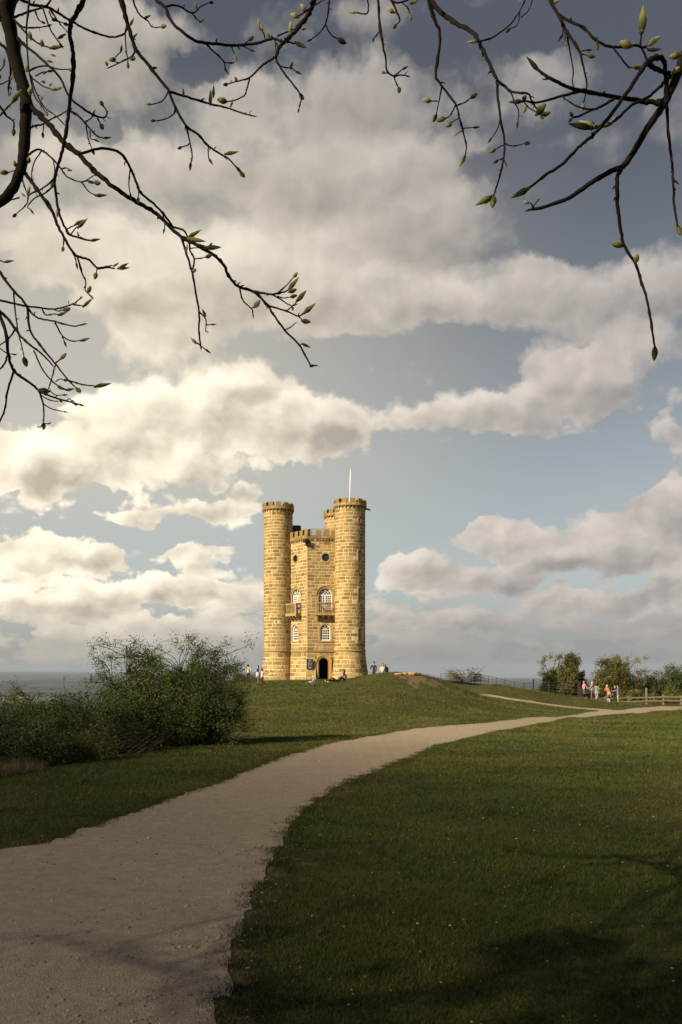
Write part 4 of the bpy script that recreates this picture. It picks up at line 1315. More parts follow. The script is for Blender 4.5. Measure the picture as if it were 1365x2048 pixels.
mb.lathe([(0.14, 0.02), (0.20, 0.05), (0.26, 0.05), (0.27, 0.0), (0.27, -0.05)], 18, cc, R, 0.6)
tb(mb, 'roundel', M['dressed'])
# --- gargoyle, spout, roof hut, flagpole, parapet railing
mb = MB()
dirc = pol(248.5, 1); base = TC + pol(248.5, RB); base.z = ZB - 0.02
mb.tube([base + dirc * -0.1, base + dirc * 0.18 + Vector((0, 0, 0.05)), base + dirc * 0.42 + Vector((0, 0, 0.0)), base + dirc * 0.60 + Vector((0, 0, -0.10)), base + dirc * 0.72 + Vector((0, 0, -0.12))], [0.2, 0.2, 0.16, 0.17, 0.07], 8, 0.1)
sd = Vector((-dirc.y, dirc.x, 0))
for s in (-1, 1):
    mb.tube([base + dirc * 0.2 + sd * s * 0.12, base + dirc * 0.28 + sd * s * 0.32 + Vector((0, 0, 0.12)), base + dirc * 0.1 + sd * s * 0.36 + Vector((0, 0, -0.15))], [0.08, 0.07, 0.03], 6, 0.1)
    mb.tube([base + dirc * 0.56 + sd * s * 0.08 + Vector((0, 0, 0.02)), base + dirc * 0.52 + sd * s * 0.13 + Vector((0, 0, 0.14))], [0.05, 0.015], 5, 0.1)
mb.tube([base + dirc * 0.15 + Vector((0, 0, -0.1)), base + dirc * 0.12 + Vector((0, 0, -0.42)), base + dirc * 0.0 + Vector((0, 0, -0.55))], [0.15, 0.10, 0.04], 6, 0.1)
tb(mb, 'gargoyle', M['lead'])
mb = MB()
sdir = pol(357, 1); base = c + sdir * (r - 0.05); base.z = zf(1019)
su = Vector((-sdir.y, sdir.x, 0)); Z = Vector((0, 0, 1))
mb.hexa([base - su * .12, base + sdir * 0.62 - su * .08 - Z * .18, base + sdir * 0.62 + su * .08 - Z * .18, base + su * .12,
         base - su * .14 + Z * .16, base + sdir * 0.60 - su * .09 - Z * .05, base + sdir * 0.60 + su * .09 - Z * .05, base + su * .14 + Z * .16])
tb(mb, 'waterspout', M['lead'])
mb = MB()
hx = (594.5 - 682.5) / F * 90.5
mb.box((hx, 90.5, 15.35), (0.85, 1.2, 2.2)); mb.box((hx + 0.45, 90.3, 14.9), (0.6, 0.9, 1.5)); mb.box((hx - 0.1, 90.5, 16.48), (1.0, 1.35, 0.07))
tb(mb, 'roof_hatch', M['lead'])
mb = MB()
hx = (662 - 682.5) / F * 92.4
mb.box((hx, 92.4, 15.4), (0.42, 0.12, 0.85), tint=0.2)
tb(mb, 'stair_door', M['interior'])
mb = MB()
fx = c + Vector((-0.03, 0.15, 0))
mb.tube([(fx.x, fx.y, 17.4), (fx.x + 0.03, fx.y, 19.5), (fx.x + 0.08, fx.y, zf(941))], [0.055, 0.048, 0.035], 8)
mb.lathe([(0.02, 0), (0.06, 0.03), (0.06, 0.08), (0.02, 0.11)], 8, (fx.x + 0.08, fx.y, zf(941)))
tb(mb, 'flagpole', M['white'], smooth=True)
mb = MB()
for f in (FL, FR):
    for z in (15.28, 15.66):
        mb.tube([f.P(-1.5, z, -0.45), f.P(1.5, z, -0.45)], 0.014, 5)
    for k in range(26):
        a = -1.5 + 3.0 * k / 25; mb.tube([f.P(a, 14.9, -0.45), f.P(a, 15.66, -0.45)], 0.008, 4)
tb(mb, 'parapet_railing', M['iron'])

# --- information sign hung on the pier left of the door
f = FR
us = -1.75
sg = empty('information_sign', f.P(us, 1.32, batter(1.32) + 0.09))
tag(sg, 'dark grey information board with white lettering on the tower wall left of the door', 'sign')
sg.rotation_euler = (0, 0, math.atan2(f.u.y, f.u.x))
def lb(mb, x0, x1, z0, z1, y0, y1): mb.box(((x0 + x1) / 2, (y0 + y1) / 2, (z0 + z1) / 2), (x1 - x0, y1 - y0, z1 - z0))
mb = MB(); lb(mb, -0.34, 0.34, 0, 1.05, -0.03, 0.0); lb(mb, -0.10, 0.10, 0.05, 1.0, 0.0, 0.22)
mb.build('board', M['signgrey'], sg)
mb = MB()
# tower emblem at the head and foot, printed lines between
for (z, k) in ((0.88, 1.0), (0.10, 1.3)):
    lb(mb, -0.05 * k, 0.05 * k, z, z + 0.07 * k, -0.034, -0.030)
    for s in (-1, 1): lb(mb, (s * 0.055 - 0.02) * k, (s * 0.055 + 0.02) * k, z - 0.001, z + 0.095 * k, -0.036, -0.0305)
y = 0.80
for wdt, hh in ((0.40, 0.045), (0, 0.02), (0.30, 0.025), (0.46, 0.028), (0.50, 0.028), (0.44, 0.028), (0.50, 0.028), (0.36, 0.028), (0, 0.02), (0.42, 0.028), (0.28, 0.028)):
    x = -wdt / 2
    while x < wdt / 2 - 0.02:
        l = min(random.uniform(0.03, 0.07), wdt / 2 - x)
        lb(mb, x, x + l, y - hh * 0.62, y, -0.034, -0.030); x += l + 0.028
    y -= hh + 0.024
mb.build('lettering', simple('sign_print', (0.42, 0.42, 0.42), 0.6, 0.3, 0.05), sg)
# ------------------------------------------------------------------ shrubs and trees
def leaf_mat(name, a, b_, trans=0.25):
    m, N, b = mat_base(name, 0.6, 0.25)
    t = attr(N, 'tint')
    N.put(b.inputs['Base Color'], N.mix(t, a, b_))
    tr = N.n('ShaderNodeBsdfTranslucent'); N.put(tr.inputs['Color'], N.mix(t, a, b_))
    mx = N.n('ShaderNodeMixShader'); mx.inputs[0].default_value = trans
    o = m.node_tree.nodes['Material Output']
    N.t.links.new(b.outputs[0], mx.inputs[1]); N.t.links.new(tr.outputs[0], mx.inputs[2]); N.t.links.new(mx.outputs[0], o.inputs[0])
    return m
M['leaf'] = leaf_mat('hawthorn_leaves', (0.038, 0.056, 0.014), (0.160, 0.190, 0.050))
M['leaf_olive'] = leaf_mat('olive_leaves', (0.060, 0.064, 0.018), (0.195, 0.185, 0.052))
M['leaf_dark'] = leaf_mat('evergreen_leaves', (0.012, 0.018, 0.010), (0.035, 0.045, 0.020))
M['twig'] = simple('thorn_bark', (0.055, 0.042, 0.03), 0.95, 0.1, 0.4, 12)
M['twig_pale'] = simple('bare_grey_twigs', (0.17, 0.135, 0.10), 0.95, 0.1, 0.35, 12)

class Tubes:
    """numpy batch of thin tapered tubes"""
    def __init__(s, sides=5): s.V = []; s.Fq = []; s.k = 0; s.n = sides
    def add(s, pts, rad):
        P = np.asarray(pts, float); R = np.asarray(rad, float) * np.ones(len(P)); n = s.n; k = len(P)
        T = np.empty_like(P); T[1:-1] = P[2:] - P[:-2]; T[0] = P[1] - P[0]; T[-1] = P[-1] - P[-2]
        T /= np.maximum(np.linalg.norm(T, axis=1, keepdims=True), 1e-9)
        up = np.array([0.31, 0.17, 0.93]) if abs(T[0, 2]) < 0.85 else np.array([0.93, 0.1, 0.2])
        A = np.cross(T, up); A /= np.maximum(np.linalg.norm(A, axis=1, keepdims=True), 1e-9)
        B = np.cross(T, A)
        th = 2 * PI * np.arange(n) / n
        ring = P[:, None, :] + R[:, None, None] * (A[:, None, :] * np.cos(th)[None, :, None] + B[:, None, :] * np.sin(th)[None, :, None])
        s.V.append(ring.reshape(-1, 3))
        i = np.arange(k - 1)[:, None] * n; j = np.arange(n)[None, :]; j2 = (j + 1) % n
        s.Fq.append(np.stack([i + j, i + j2, i + n + j2, i + n + j], -1).reshape(-1, 4) + s.k)
        s.k += k * n
    def mesh(s, name, mat, origin=(0, 0, 0)):
        return mesh_np(name, np.vstack(s.V) - np.asarray(origin, float), [np.vstack(s.Fq)], mat, True)

def leaves(C, sig, size, n, tint_fn, origin):
    """n small four-cornered leaves spread round the twig points C"""
    idx = rng.integers(0, len(C), n)
    P = C[idx] + rng.normal(0, 1, (n, 3)) * sig
    a = rng.normal(0, 1, (n, 3)); a /= np.linalg.norm(a, axis=1, keepdims=True)
    b = rng.normal(0, 1, (n, 3)); b -= a * (a * b).sum(1, keepdims=True); b /= np.linalg.norm(b, axis=1, keepdims=True)
    sz = size * rng.uniform(0.6, 1.4, n)
    V = np.stack([P - a * sz[:, None], P + b * sz[:, None] * 0.55, P + a * sz[:, None], P - b * sz[:, None] * 0.55], 1).reshape(-1, 3)
    Fq = np.arange(4 * n).reshape(-1, 4)
    return V - np.asarray(origin), Fq, np.clip(tint_fn(P), 0, 1)

def bush(name, label, cat, base, w, d, hgt, n_tip, n_leaf, size, lmat='leaf', bmat='twig', lean=(0, 0), wild=0.25, group=None, stems=7, low=0.05, sig=0.09, seed=0, trunk_r=0.05, top_bare=0.0):
    global rng
    rs = np.random.default_rng(seed + 100)
    base = np.asarray(base, float)
    root = empty(name, tuple(base))
    tag(root, label, cat, group)
    # lumpy crown: union of several lobes inside the envelope
    nl = 9
    lob = np.stack([rs.uniform(-0.62, 0.62, nl), rs.uniform(-0.62, 0.62, nl), rs.uniform(0.22, 0.72, nl)], 1)
    lr = rs.uniform(0.26, 0.42, nl)
    tips = []
    while len(tips) < n_tip:
        q = np.array([rs.uniform(-1, 1), rs.uniform(-1, 1), rs.uniform(low, 1.0)])
        dd = np.sqrt(((q - lob) ** 2 * np.array([1, 1, 1.4])).sum(1)) / lr
        if dd.min() < 1 or rs.uniform() < 0.04:
            tips.append(q)
    tips = np.array(tips)
    T = tips * np.array([w / 2, d / 2, hgt])
    T[:, 0] += lean[0] * tips[:, 2] * hgt; T[:, 1] += lean[1] * tips[:, 2] * hgt
    tb_ = Tubes(4); st = []; big = Tubes(6)
    for k in range(stems):
        a = 2 * PI * k / stems + rs.uniform(-.4, .4)
        e = np.array([math.cos(a) * w * rs.uniform(.18, .42) + lean[0] * hgt * .6, math.sin(a) * d * rs.uniform(.18, .42), hgt * rs.uniform(0.45, 0.8)])
        p0 = np.array([math.cos(a) * w * .04, math.sin(a) * d * .04, -0.15])
        pts = []
        for t in np.linspace(0, 1, 8):
            p = p0 * (1 - t) + e * t; p[:2] *= (0.35 + 0.65 * t); p = p + rs.normal(0, 0.035 * hgt, 3) * (t > 0)
            pts.append(p)
        pts = np.array(pts); st.append(pts)
        big.add(pts, np.linspace(trunk_r, trunk_r * 0.3, 8))
    S = np.vstack(st)
    centres = []
    for q, p in zip(tips, T):
        c = S[(S[:, 2] < p[2] + 0.05 * hgt)]
        if len(c) == 0: c = S
        j = np.argmin(((c - p) ** 2).sum(1) + rs.uniform(0, 0.15 * hgt, len(c)))
        a = c[j]; m = (a + p) / 2 + rs.normal(0, 0.05, 3) * hgt * .5 + np.array([0, 0, 0.04 * hgt])
        e = p + (p - m) * wild * rs.uniform(0.2, 1.0) + rs.normal(0, 0.02 * hgt, 3)
        pts = catmull([a, m, p, e], 3)
        tb_.add(pts, np.linspace(trunk_r * 0.30, trunk_r * 0.07, len(pts)))
        bare = top_bare > 0 and q[2] > 0.70 and rs.uniform() < top_bare
        for k in range(2 if not bare else 5):
            b0 = pts[rs.integers(len(pts) // 2, len(pts))]
            dr = rs.normal(0, 1, 3); dr[2] = abs(dr[2]) * .8; dr /= np.linalg.norm(dr)
            L = hgt * rs.uniform(0.04, 0.11)
            e2 = b0 + dr * L; tb_.add([b0, (b0 + e2) / 2 + rs.normal(0, L * .1, 3), e2], [trunk_r * .09, trunk_r * .07, trunk_r * .045])
            if not bare: centres += [b0, (b0 + e2) / 2, e2]
        if not bare: centres += list(pts[len(pts) // 2:])
    me = big.mesh('trunk', M[bmat]); o = obj('trunk', me, root)
    o2 = obj('branches', tb_.mesh('branches', M[bmat]), root); o2['kind'] = 'stuff'
    if n_leaf:
        C = np.array(centres)
        ph = rs.uniform(0, 6, 3)
        fn = lambda P: 0.42 + 0.35 * np.sin(P[:, 0] * 2.3 / max(hgt, 1) * 2 + ph[0]) * np.sin(P[:, 2] * 2.9 / max(hgt, 1) * 2 + ph[1]) + rng.normal(0, 0.22, len(P))
        V, Fq, tt = leaves(C, sig, size, n_leaf, fn, (0, 0, 0))
        o3 = obj('crown', mesh_np('crown', V, [Fq], M[lmat], False, [('tint', 'FACE', tt)]), root); o3['kind'] = 'stuff'
    return root

def gp(x, y, dz=-0.1): return (x, y, h1(x, y) + dz)
# big hawthorn, left of the tower
B1 = gp(-5.15, 25.4, -0.25)
bush('hawthorn_bush', 'large leaning hawthorn bush with bare twigs on top, beside the left grass verge', 'bush', B1, 4.7, 3.4, 2.42 - B1[2], 1150, 105000, 0.026, lean=(-0.02, 0), stems=14, sig=0.095, seed=3, trunk_r=0.04, wild=0.12, top_bare=0.2)
B1b = gp(-4.15, 24.6, -0.15)
bush('hawthorn_bush', 'low thorny bush spreading right of the large hawthorn, its branches nearly bare at the foot', 'bush', B1b, 3.0, 2.4, 1.40 - B1b[2], 520, 24000, 0.022, lean=(0.10, 0), stems=12, sig=0.08, seed=8, trunk_r=0.04, wild=0.3, top_bare=0.3)
B2 = gp(-7.0, 20.8, -0.2)
bush('hawthorn_bush', 'rounded dark green bush in the gap between the left hedge and the large hawthorn', 'bush', B2, 3.6, 3.0, 0.98 - B2[2], 560, 40000, 0.025, stems=10, seed=5, wild=0.25)
B3 = gp(-7.9, 18.0, -0.2)
bush('hawthorn_bush', 'dense dark green bush at the left edge of the picture', 'bush', B3, 4.6, 3.2, 0.95 - B3[2], 620, 46000, 0.024, stems=10, seed=6, wild=0.25, low=0.0)
B4 = gp(-6.0, 18.4, -0.2)
bush('bramble_bush', 'low tangled bramble of dull brown green twigs in front of the dark left bushes', 'bush', B4, 2.6, 1.5, 1.0, 320, 9000, 0.020, lmat='leaf_olive', stems=9, seed=9, wild=0.4, trunk_r=0.022, low=0.0)
B5 = gp(-9.6, 27.0, -0.3)
bush('hawthorn_bush', 'bush with bare brownish crown behind the left hedge', 'bush', B5, 4.0, 3.0, 1.05 - B5[2], 480, 12000, 0.03, lmat='leaf_olive', stems=9, seed=12, wild=0.3)
B6 = gp(-6.3, 22.8, -0.25)
bush('hawthorn_bush', 'shaded bush at the left foot of the large hawthorn', 'bush', B6, 2.8, 2.4, 0.75 - B6[2], 420, 26000, 0.023, stems=10, seed=15, wild=0.3, low=0.0)
# dark cut brushwood pile in the gap
tbp = Tubes(4)
bp = np.array(gp(-5.55, 20.6, 0.0))
for k in range(70):
    a = rng.uniform(-0.5, 0.5); L = rng.uniform(0.5, 1.3)
    p0 = np.array([rng.normal(0, .35), rng.normal(0, .25), rng.uniform(0, .12)])
    e = p0 + np.array([math.cos(a) * L * .7, math.sin(a) * L * .5, rng.uniform(0.05, 0.6) * L])
    tbp.add([p0, (p0 + e) / 2 + rng.normal(0, .04, 3), e], [0.016, 0.013, 0.006])
o = obj('brushwood_pile', tbp.mesh('brushwood_pile', M['twig'])); o.location = tuple(bp)
tag(o, 'dark heap of cut branches between the two left bushes', 'branch pile', kind='stuff')
# far ones
def far(px, D): 
    x = (px - 682.5) / F * D; return gp(x, D, -0.2)
def top_h(py, D, b): return EYE + (YH - py) / F * D - b[2]
b = far(478, 86); bush('scrub_bush', 'small grey brown scrub bush behind the standing man left of the tower', 'bush', b, 2.6, 1.6, 1.35, 160, 1800, 0.05, lmat='leaf_olive', bmat='twig_pale', seed=21, trunk_r=0.03, stems=6)
b = far(508, 88); bush('scrub_bush', 'low grey bush at the foot of the left round turret', 'bush', b, 1.7, 1.2, 1.15, 110, 900, 0.045, lmat='leaf_olive', bmat='twig_pale', seed=22, trunk_r=0.03, stems=6)
b = far(932, 112); bush('bare_bush', 'leafless brown bush rising behind the iron railing right of the mound', 'bush', b, 6.2, 3.0, top_h(1331, 112, b), 620, 0, 0.03, bmat='twig_pale', seed=23, trunk_r=0.055, stems=12, wild=0.4)
b = far(1117, 96); bush('hawthorn_tree', 'tall thin hawthorn tree behind the tall posts at the end of the iron railing', 'tree', b, 4.6, 3.2, top_h(1308, 96, b), 420, 26000, 0.075, lmat='leaf_olive', seed=24, trunk_r=0.08, stems=8, wild=0.2, sig=0.15, top_bare=0.15)
b = far(1097, 91); bush('yew_bush', 'nearly black evergreen bush under the tall thin hawthorn tree', 'bush', b, 2.0, 1.8, top_h(1350, 91, b), 160, 9000, 0.07, lmat='leaf_dark', seed=25, trunk_r=0.05, stems=5, sig=0.14)
b = far(1145, 97); bush('hawthorn_bush', 'olive bush between the tall thin hawthorn and the group of walkers', 'bush', b, 2.6, 2.2, top_h(1346, 97, b), 190, 12000, 0.08, lmat='leaf_olive', seed=26, trunk_r=0.05, stems=6, sig=0.15)
b = far(1180, 104); bush('hawthorn_bush', 'low distant bush showing above the left group of walkers', 'bush', b, 5.0, 2.6, top_h(1358, 104, b), 260, 18000, 0.085, lmat='leaf_olive', seed=27, trunk_r=0.05, stems=7, sig=0.17)
b = far(1236, 103); bush('hawthorn_tree', 'broad wind swept hawthorn tree behind the wooden fence', 'tree', b, 6.2, 4.0, top_h(1316, 103, b), 560, 52000, 0.08, seed=28, trunk_r=0.10, stems=12, wild=0.15, sig=0.19, lmat='leaf_olive', low=0.02)
b = far(1298, 104); bush('hawthorn_tree', 'lower ragged right shoulder of the hawthorn thicket behind the wooden fence', 'tree', b, 6.0, 4.0, top_h(1342, 104, b), 420, 32000, 0.075, seed=29, trunk_r=0.08, stems=10, lean=(0.25, 0), wild=0.3, sig=0.16, lmat='leaf_olive', low=0.02)
b = far(1378, 100); bush('hawthorn_tree', 'bright green hawthorn tree cut by the right edge of the picture', 'tree', b, 5.4, 4.0, top_h(1335, 100, b), 380, 36000, 0.08, seed=30, trunk_r=0.09, stems=10, wild=0.15, sig=0.18, low=0.02)
b = far(1340, 97); bush('bramble_bush', 'low bramble along the far side of the wooden fence near the right edge', 'bush', b, 5.0, 1.8, 1.5, 220, 13000, 0.07, lmat='leaf_olive', seed=31, trunk_r=0.03, stems=8, low=0.0)
b = far(1262, 96); bush('bramble_bush', 'low bramble along the wooden fence behind the man in lime shorts', 'bush', b, 4.5, 1.8, 1.6, 220, 13000, 0.07, lmat='leaf_olive', seed=33, trunk_r=0.03, stems=8, low=0.0)

# evergreen trees added out of view behind the viewpoint to close off the sky
for (x, y, w_, h_, sd, lab) in [(-7.4, -8.5, 7.5, 9.0, 41, 'added dense evergreen oak, unseen behind the viewpoint on the left of the path'), (4.2, -9.0, 8.0, 9.5, 42, 'added dense evergreen oak, unseen behind the viewpoint on the right of the path'),
                                (-1.5, -14.0, 9.0, 11.5, 43, 'tallest added evergreen oak, unseen furthest behind the viewpoint'), (10.5, -5.0, 6.0, 7.5, 44, 'small added evergreen oak, unseen beside the grass far to the right of the viewpoint')]:
    bush('added_oak', lab, 'tree', gp(x, y), w_, w_, h_, 420, 16000, 0.17, lmat='leaf_dark', seed=sd, trunk_r=0.16, stems=7, wild=0.1, sig=0.35, low=0.15)

# ------------------------------------------------------------------ fences
def part_box(mb, name, mat, parent): return mb.build(name, mat, parent)
# iron estate railing
fpts = [(1067, 86.0), (1048, 88.5), (1029, 91.5), (1010, 94.5), (993, 98), (977, 102), (962, 106), (943, 110), (922, 113.5), (900, 116), (882, 117.5)]
P0 = at(*fpts[0])
rail = empty('iron_railing', P0)
tag(rail, 'thin black iron estate railing along the hill edge right of the mound', 'fence')
pos = [at(*q) for q in fpts]
for i, p in enumerate(pos):
    mb = MB(); q = p - P0; mb.box((q.x, q.y, q.z + 0.55), (0.05, 0.02, 1.3)); mb.build('post', M['iron'], rail)
for zz in (0.25, 0.52, 0.80, 1.12):
    mb = MB(); mb.tube([p - P0 + Vector((0, 0, zz)) for p in pos], 0.016 if zz < 1 else 0.024, 5); mb.build('rail', M['iron'], rail)
# deer fence of dark posts and wire
dpts = [(1067, 86.0, 1.45, 0.14), (1098, 85.5, 1.75, 0.10), (1126, 85, 2.15, 0.12), (1158, 84, 2.0, 0.24)]
P0 = at(1067, 85.9)
deer = empty('wire_fence', P0)
tag(deer, 'tall dark posts with stretched wire between the iron railing and the wooden fence', 'fence')
pos = []
for (px, D, hh, wd) in dpts:
    p = at(px, D); pos.append((p, hh)); q = p - P0
    mb = MB(); mb.box((q.x, q.y - 0.08, q.z + hh / 2 - 0.15), (wd, wd, hh + 0.3)); mb.box((q.x, q.y - 0.08, q.z + hh + 0.02), (wd * 1.1, wd * 1.1, 0.05))
    mb.build('post', M['wood_dark'], deer)
for k in range(6):
    mb = MB(); mb.tube([p - P0 + Vector((0, -0.16, 0.25 + (hh - 0.4) * k / 5)) for (p, hh) in pos], 0.006, 4); mb.build('wire', M['wire'], deer)
# wooden two-rail fence
wpts = [(1163, 86.0, 1.95), (1210, 87.2, 0.95), (1257, 88, 0.95), (1293, 88.2, 1.75), (1327, 88.4, 0.98), (1362, 88.6, 0.9), (1398, 88.8, 0.95), (1440, 89, 0.95)]
P0 = at(1163, 86)
wf = empty('wooden_fence', P0)
tag(wf, 'weathered two rail wooden fence behind the walkers on the right', 'fence')
pos = []
for i, (px, D, hh) in enumerate(wpts):
    p = at(px, D); pos.append(p); q = p - P0
    mb = MB(); w = 0.16
    mb.box((q.x, q.y, q.z + hh / 2 - 0.15), (w, w, hh + 0.3)); mb.hexa([Vector((q.x + a, q.y + b_, q.z + hh)) for a, b_ in ((-w / 2, -w / 2), (w / 2, -w / 2), (w / 2, w / 2), (-w / 2, w / 2))] + [Vector((q.x + a * .7, q.y + b_ * .7, q.z + hh + 0.04)) for a, b_ in ((-w / 2, -w / 2), (w / 2, -w / 2), (w / 2, w / 2), (-w / 2, w / 2))])
    mb.build('post', M['wood_grey'] if i else M['wood_dark'], wf)
for a, b_ in zip(pos[:-1], pos[1:]):
    for zz in (0.42, 0.80):
        q0, q1 = a - P0, b_ - P0
        mb = MB(); hh = 0.075
        j0, j1 = random.uniform(-.03, .03), random.uniform(-.03, .03)
        mb.hexa([Vector((q0.x, q0.y - 0.13, q0.z + zz - hh + j0)), Vector((q1.x, q1.y - 0.13, q1.z + zz - hh + j1)), Vector((q1.x, q1.y - 0.085, q1.z + zz - hh + j1)), Vector((q0.x, q0.y - 0.085, q0.z + zz - hh + j0)),
                 Vector((q0.x, q0.y - 0.13, q0.z + zz + hh + j0)), Vector((q1.x, q1.y - 0.13, q1.z + zz + hh + j1)), Vector((q1.x, q1.y - 0.085, q1.z + zz + hh + j1)), Vector((q0.x, q0.y - 0.085, q0.z + zz + hh + j0))])
        mb.build('rail', M['wood_grey'], wf)
for zz in (1.2, 1.55):
    mb = MB(); mb.tube([pos[0] - P0 + Vector((0, 0.1, zz + .1)), pos[3] - P0 + Vector((0, 0.1, zz))], 0.008, 4); mb.build('wire', M['wire'], wf)
    mb = MB(); mb.tube([pos[3] - P0 + Vector((0, 0.1, zz)), pos[7] - P0 + Vector((0, 0.1, zz - .5))], 0.008, 4); mb.build('wire', M['wire'], wf)
# a weathered stone lying on the worn bank
c = ray(812, 1349)
mb = MB()
for k in range(3):
    a = k * 2.0
    mb.lathe([(0.05, -0.12), (0.30, -0.08), (0.34, 0.03), (0.26, 0.09), (0.06, 0.10)], 7, (0.5 * (k - 1), 0.25 * math.sin(a), 0.04 * k - .03), Matrix.Rotation(a, 3, 'Z') @ Matrix.Rotation(0.12 * (k - 1), 3, 'Y'), 0.5)
o = mb.build('stone_slab', M['dressed']); o.location = (c[0], c[1] + 0.25, h1(c[0], c[1] + 0.25)); tag(o, 'broken pale stones exposed on the worn crest of the mound', 'stone')

# ------------------------------------------------------------------ people
CM = {}
def cm(col, rough=0.85):
    g = 0.3 * col[0] + 0.6 * col[1] + 0.1 * col[2]
    k = tuple(round((c * 0.70 + g * 0.30) * 0.86, 3) for c in col)
    if k not in CM: CM[k] = simple('cloth', k, rough, 0.15, 0.15, 20)
    return CM[k]
SKIN = cm((0.52, 0.32, 0.22), 0.6)
M['skin'] = SKIN

BASE = dict(pelvis=(0, 0, 0.93), belly=(0, 0.0, 1.08), chest=(0, 0.01, 1.28), neck=(0, 0, 1.47), jaw=(0, 0.025, 1.56), crown=(0, 0.01, 1.665))
for s, sn in ((-1, 'L'), (1, 'R')):
    BASE.update({'sh' + sn: (s * 0.175, 0, 1.40), 'el' + sn: (s * 0.235, -0.02, 1.13), 'wr' + sn: (s * 0.235, 0.06, 0.89), 'ha' + sn: (s * 0.232, 0.085, 0.81),
                 'hi' + sn: (s * 0.09, 0, 0.88), 'kn' + sn: (s * 0.10, 0.015, 0.48), 'an' + sn: (s * 0.10, -0.02, 0.08), 'to' + sn: (s * 0.115, 0.14, 0.03)})
RAD = dict(pelvis=(0.155, 0.11), belly=(0.135, 0.105), chest=(0.165, 0.11), neck=(0.055, 0.055), jaw=(0.068, 0.075), crown=(0.080, 0.095),
           sh=(0.065, 0.065), el=(0.045, 0.045), wr=(0.032, 0.032), ha=(0.042, 0.022), hi=(0.095, 0.095), kn=(0.062, 0.062), an=(0.043, 0.043), to=(0.042, 0.03))
EDG = [('pelvis', 'belly'), ('belly', 'chest'), ('chest', 'neck'), ('neck', 'jaw'), ('jaw', 'crown')]
for sn in 'LR':
    EDG += [('chest', 'sh' + sn), ('sh' + sn, 'el' + sn), ('el' + sn, 'wr' + sn), ('wr' + sn, 'ha' + sn), ('pelvis', 'hi' + sn), ('hi' + sn, 'kn' + sn), ('kn' + sn, 'an' + sn), ('an' + sn, 'to' + sn)]

def skin_mesh(name, J, edges, rad, root, sub=1):
    names = list(J)
    me = bpy.data.meshes.new(name)
    me.from_pydata([J[n] for n in names], [(names.index(a), names.index(b_)) for a, b_ in edges], [])
    o = bpy.data.objects.new(name, me); COL.objects.link(o)
    md = o.modifiers.new('skin', 'SKIN'); md.use_smooth_shade = True
    sv = me.skin_vertices[0].data
    for i, n in enumerate(names):
        k = n if n in rad else n[:-1]
        sv[i].radius = rad[k]; sv[i].use_root = (n == root)
    if sub:
        m2 = o.modifiers.new('sub', 'SUBSURF'); m2.levels = sub; m2.render_levels = sub
    dg = bpy.context.evaluated_depsgraph_get()
    out = bpy.data.meshes.new_from_object(o.evaluated_get(dg))
    bpy.data.objects.remove(o); bpy.data.meshes.remove(me)
    return out

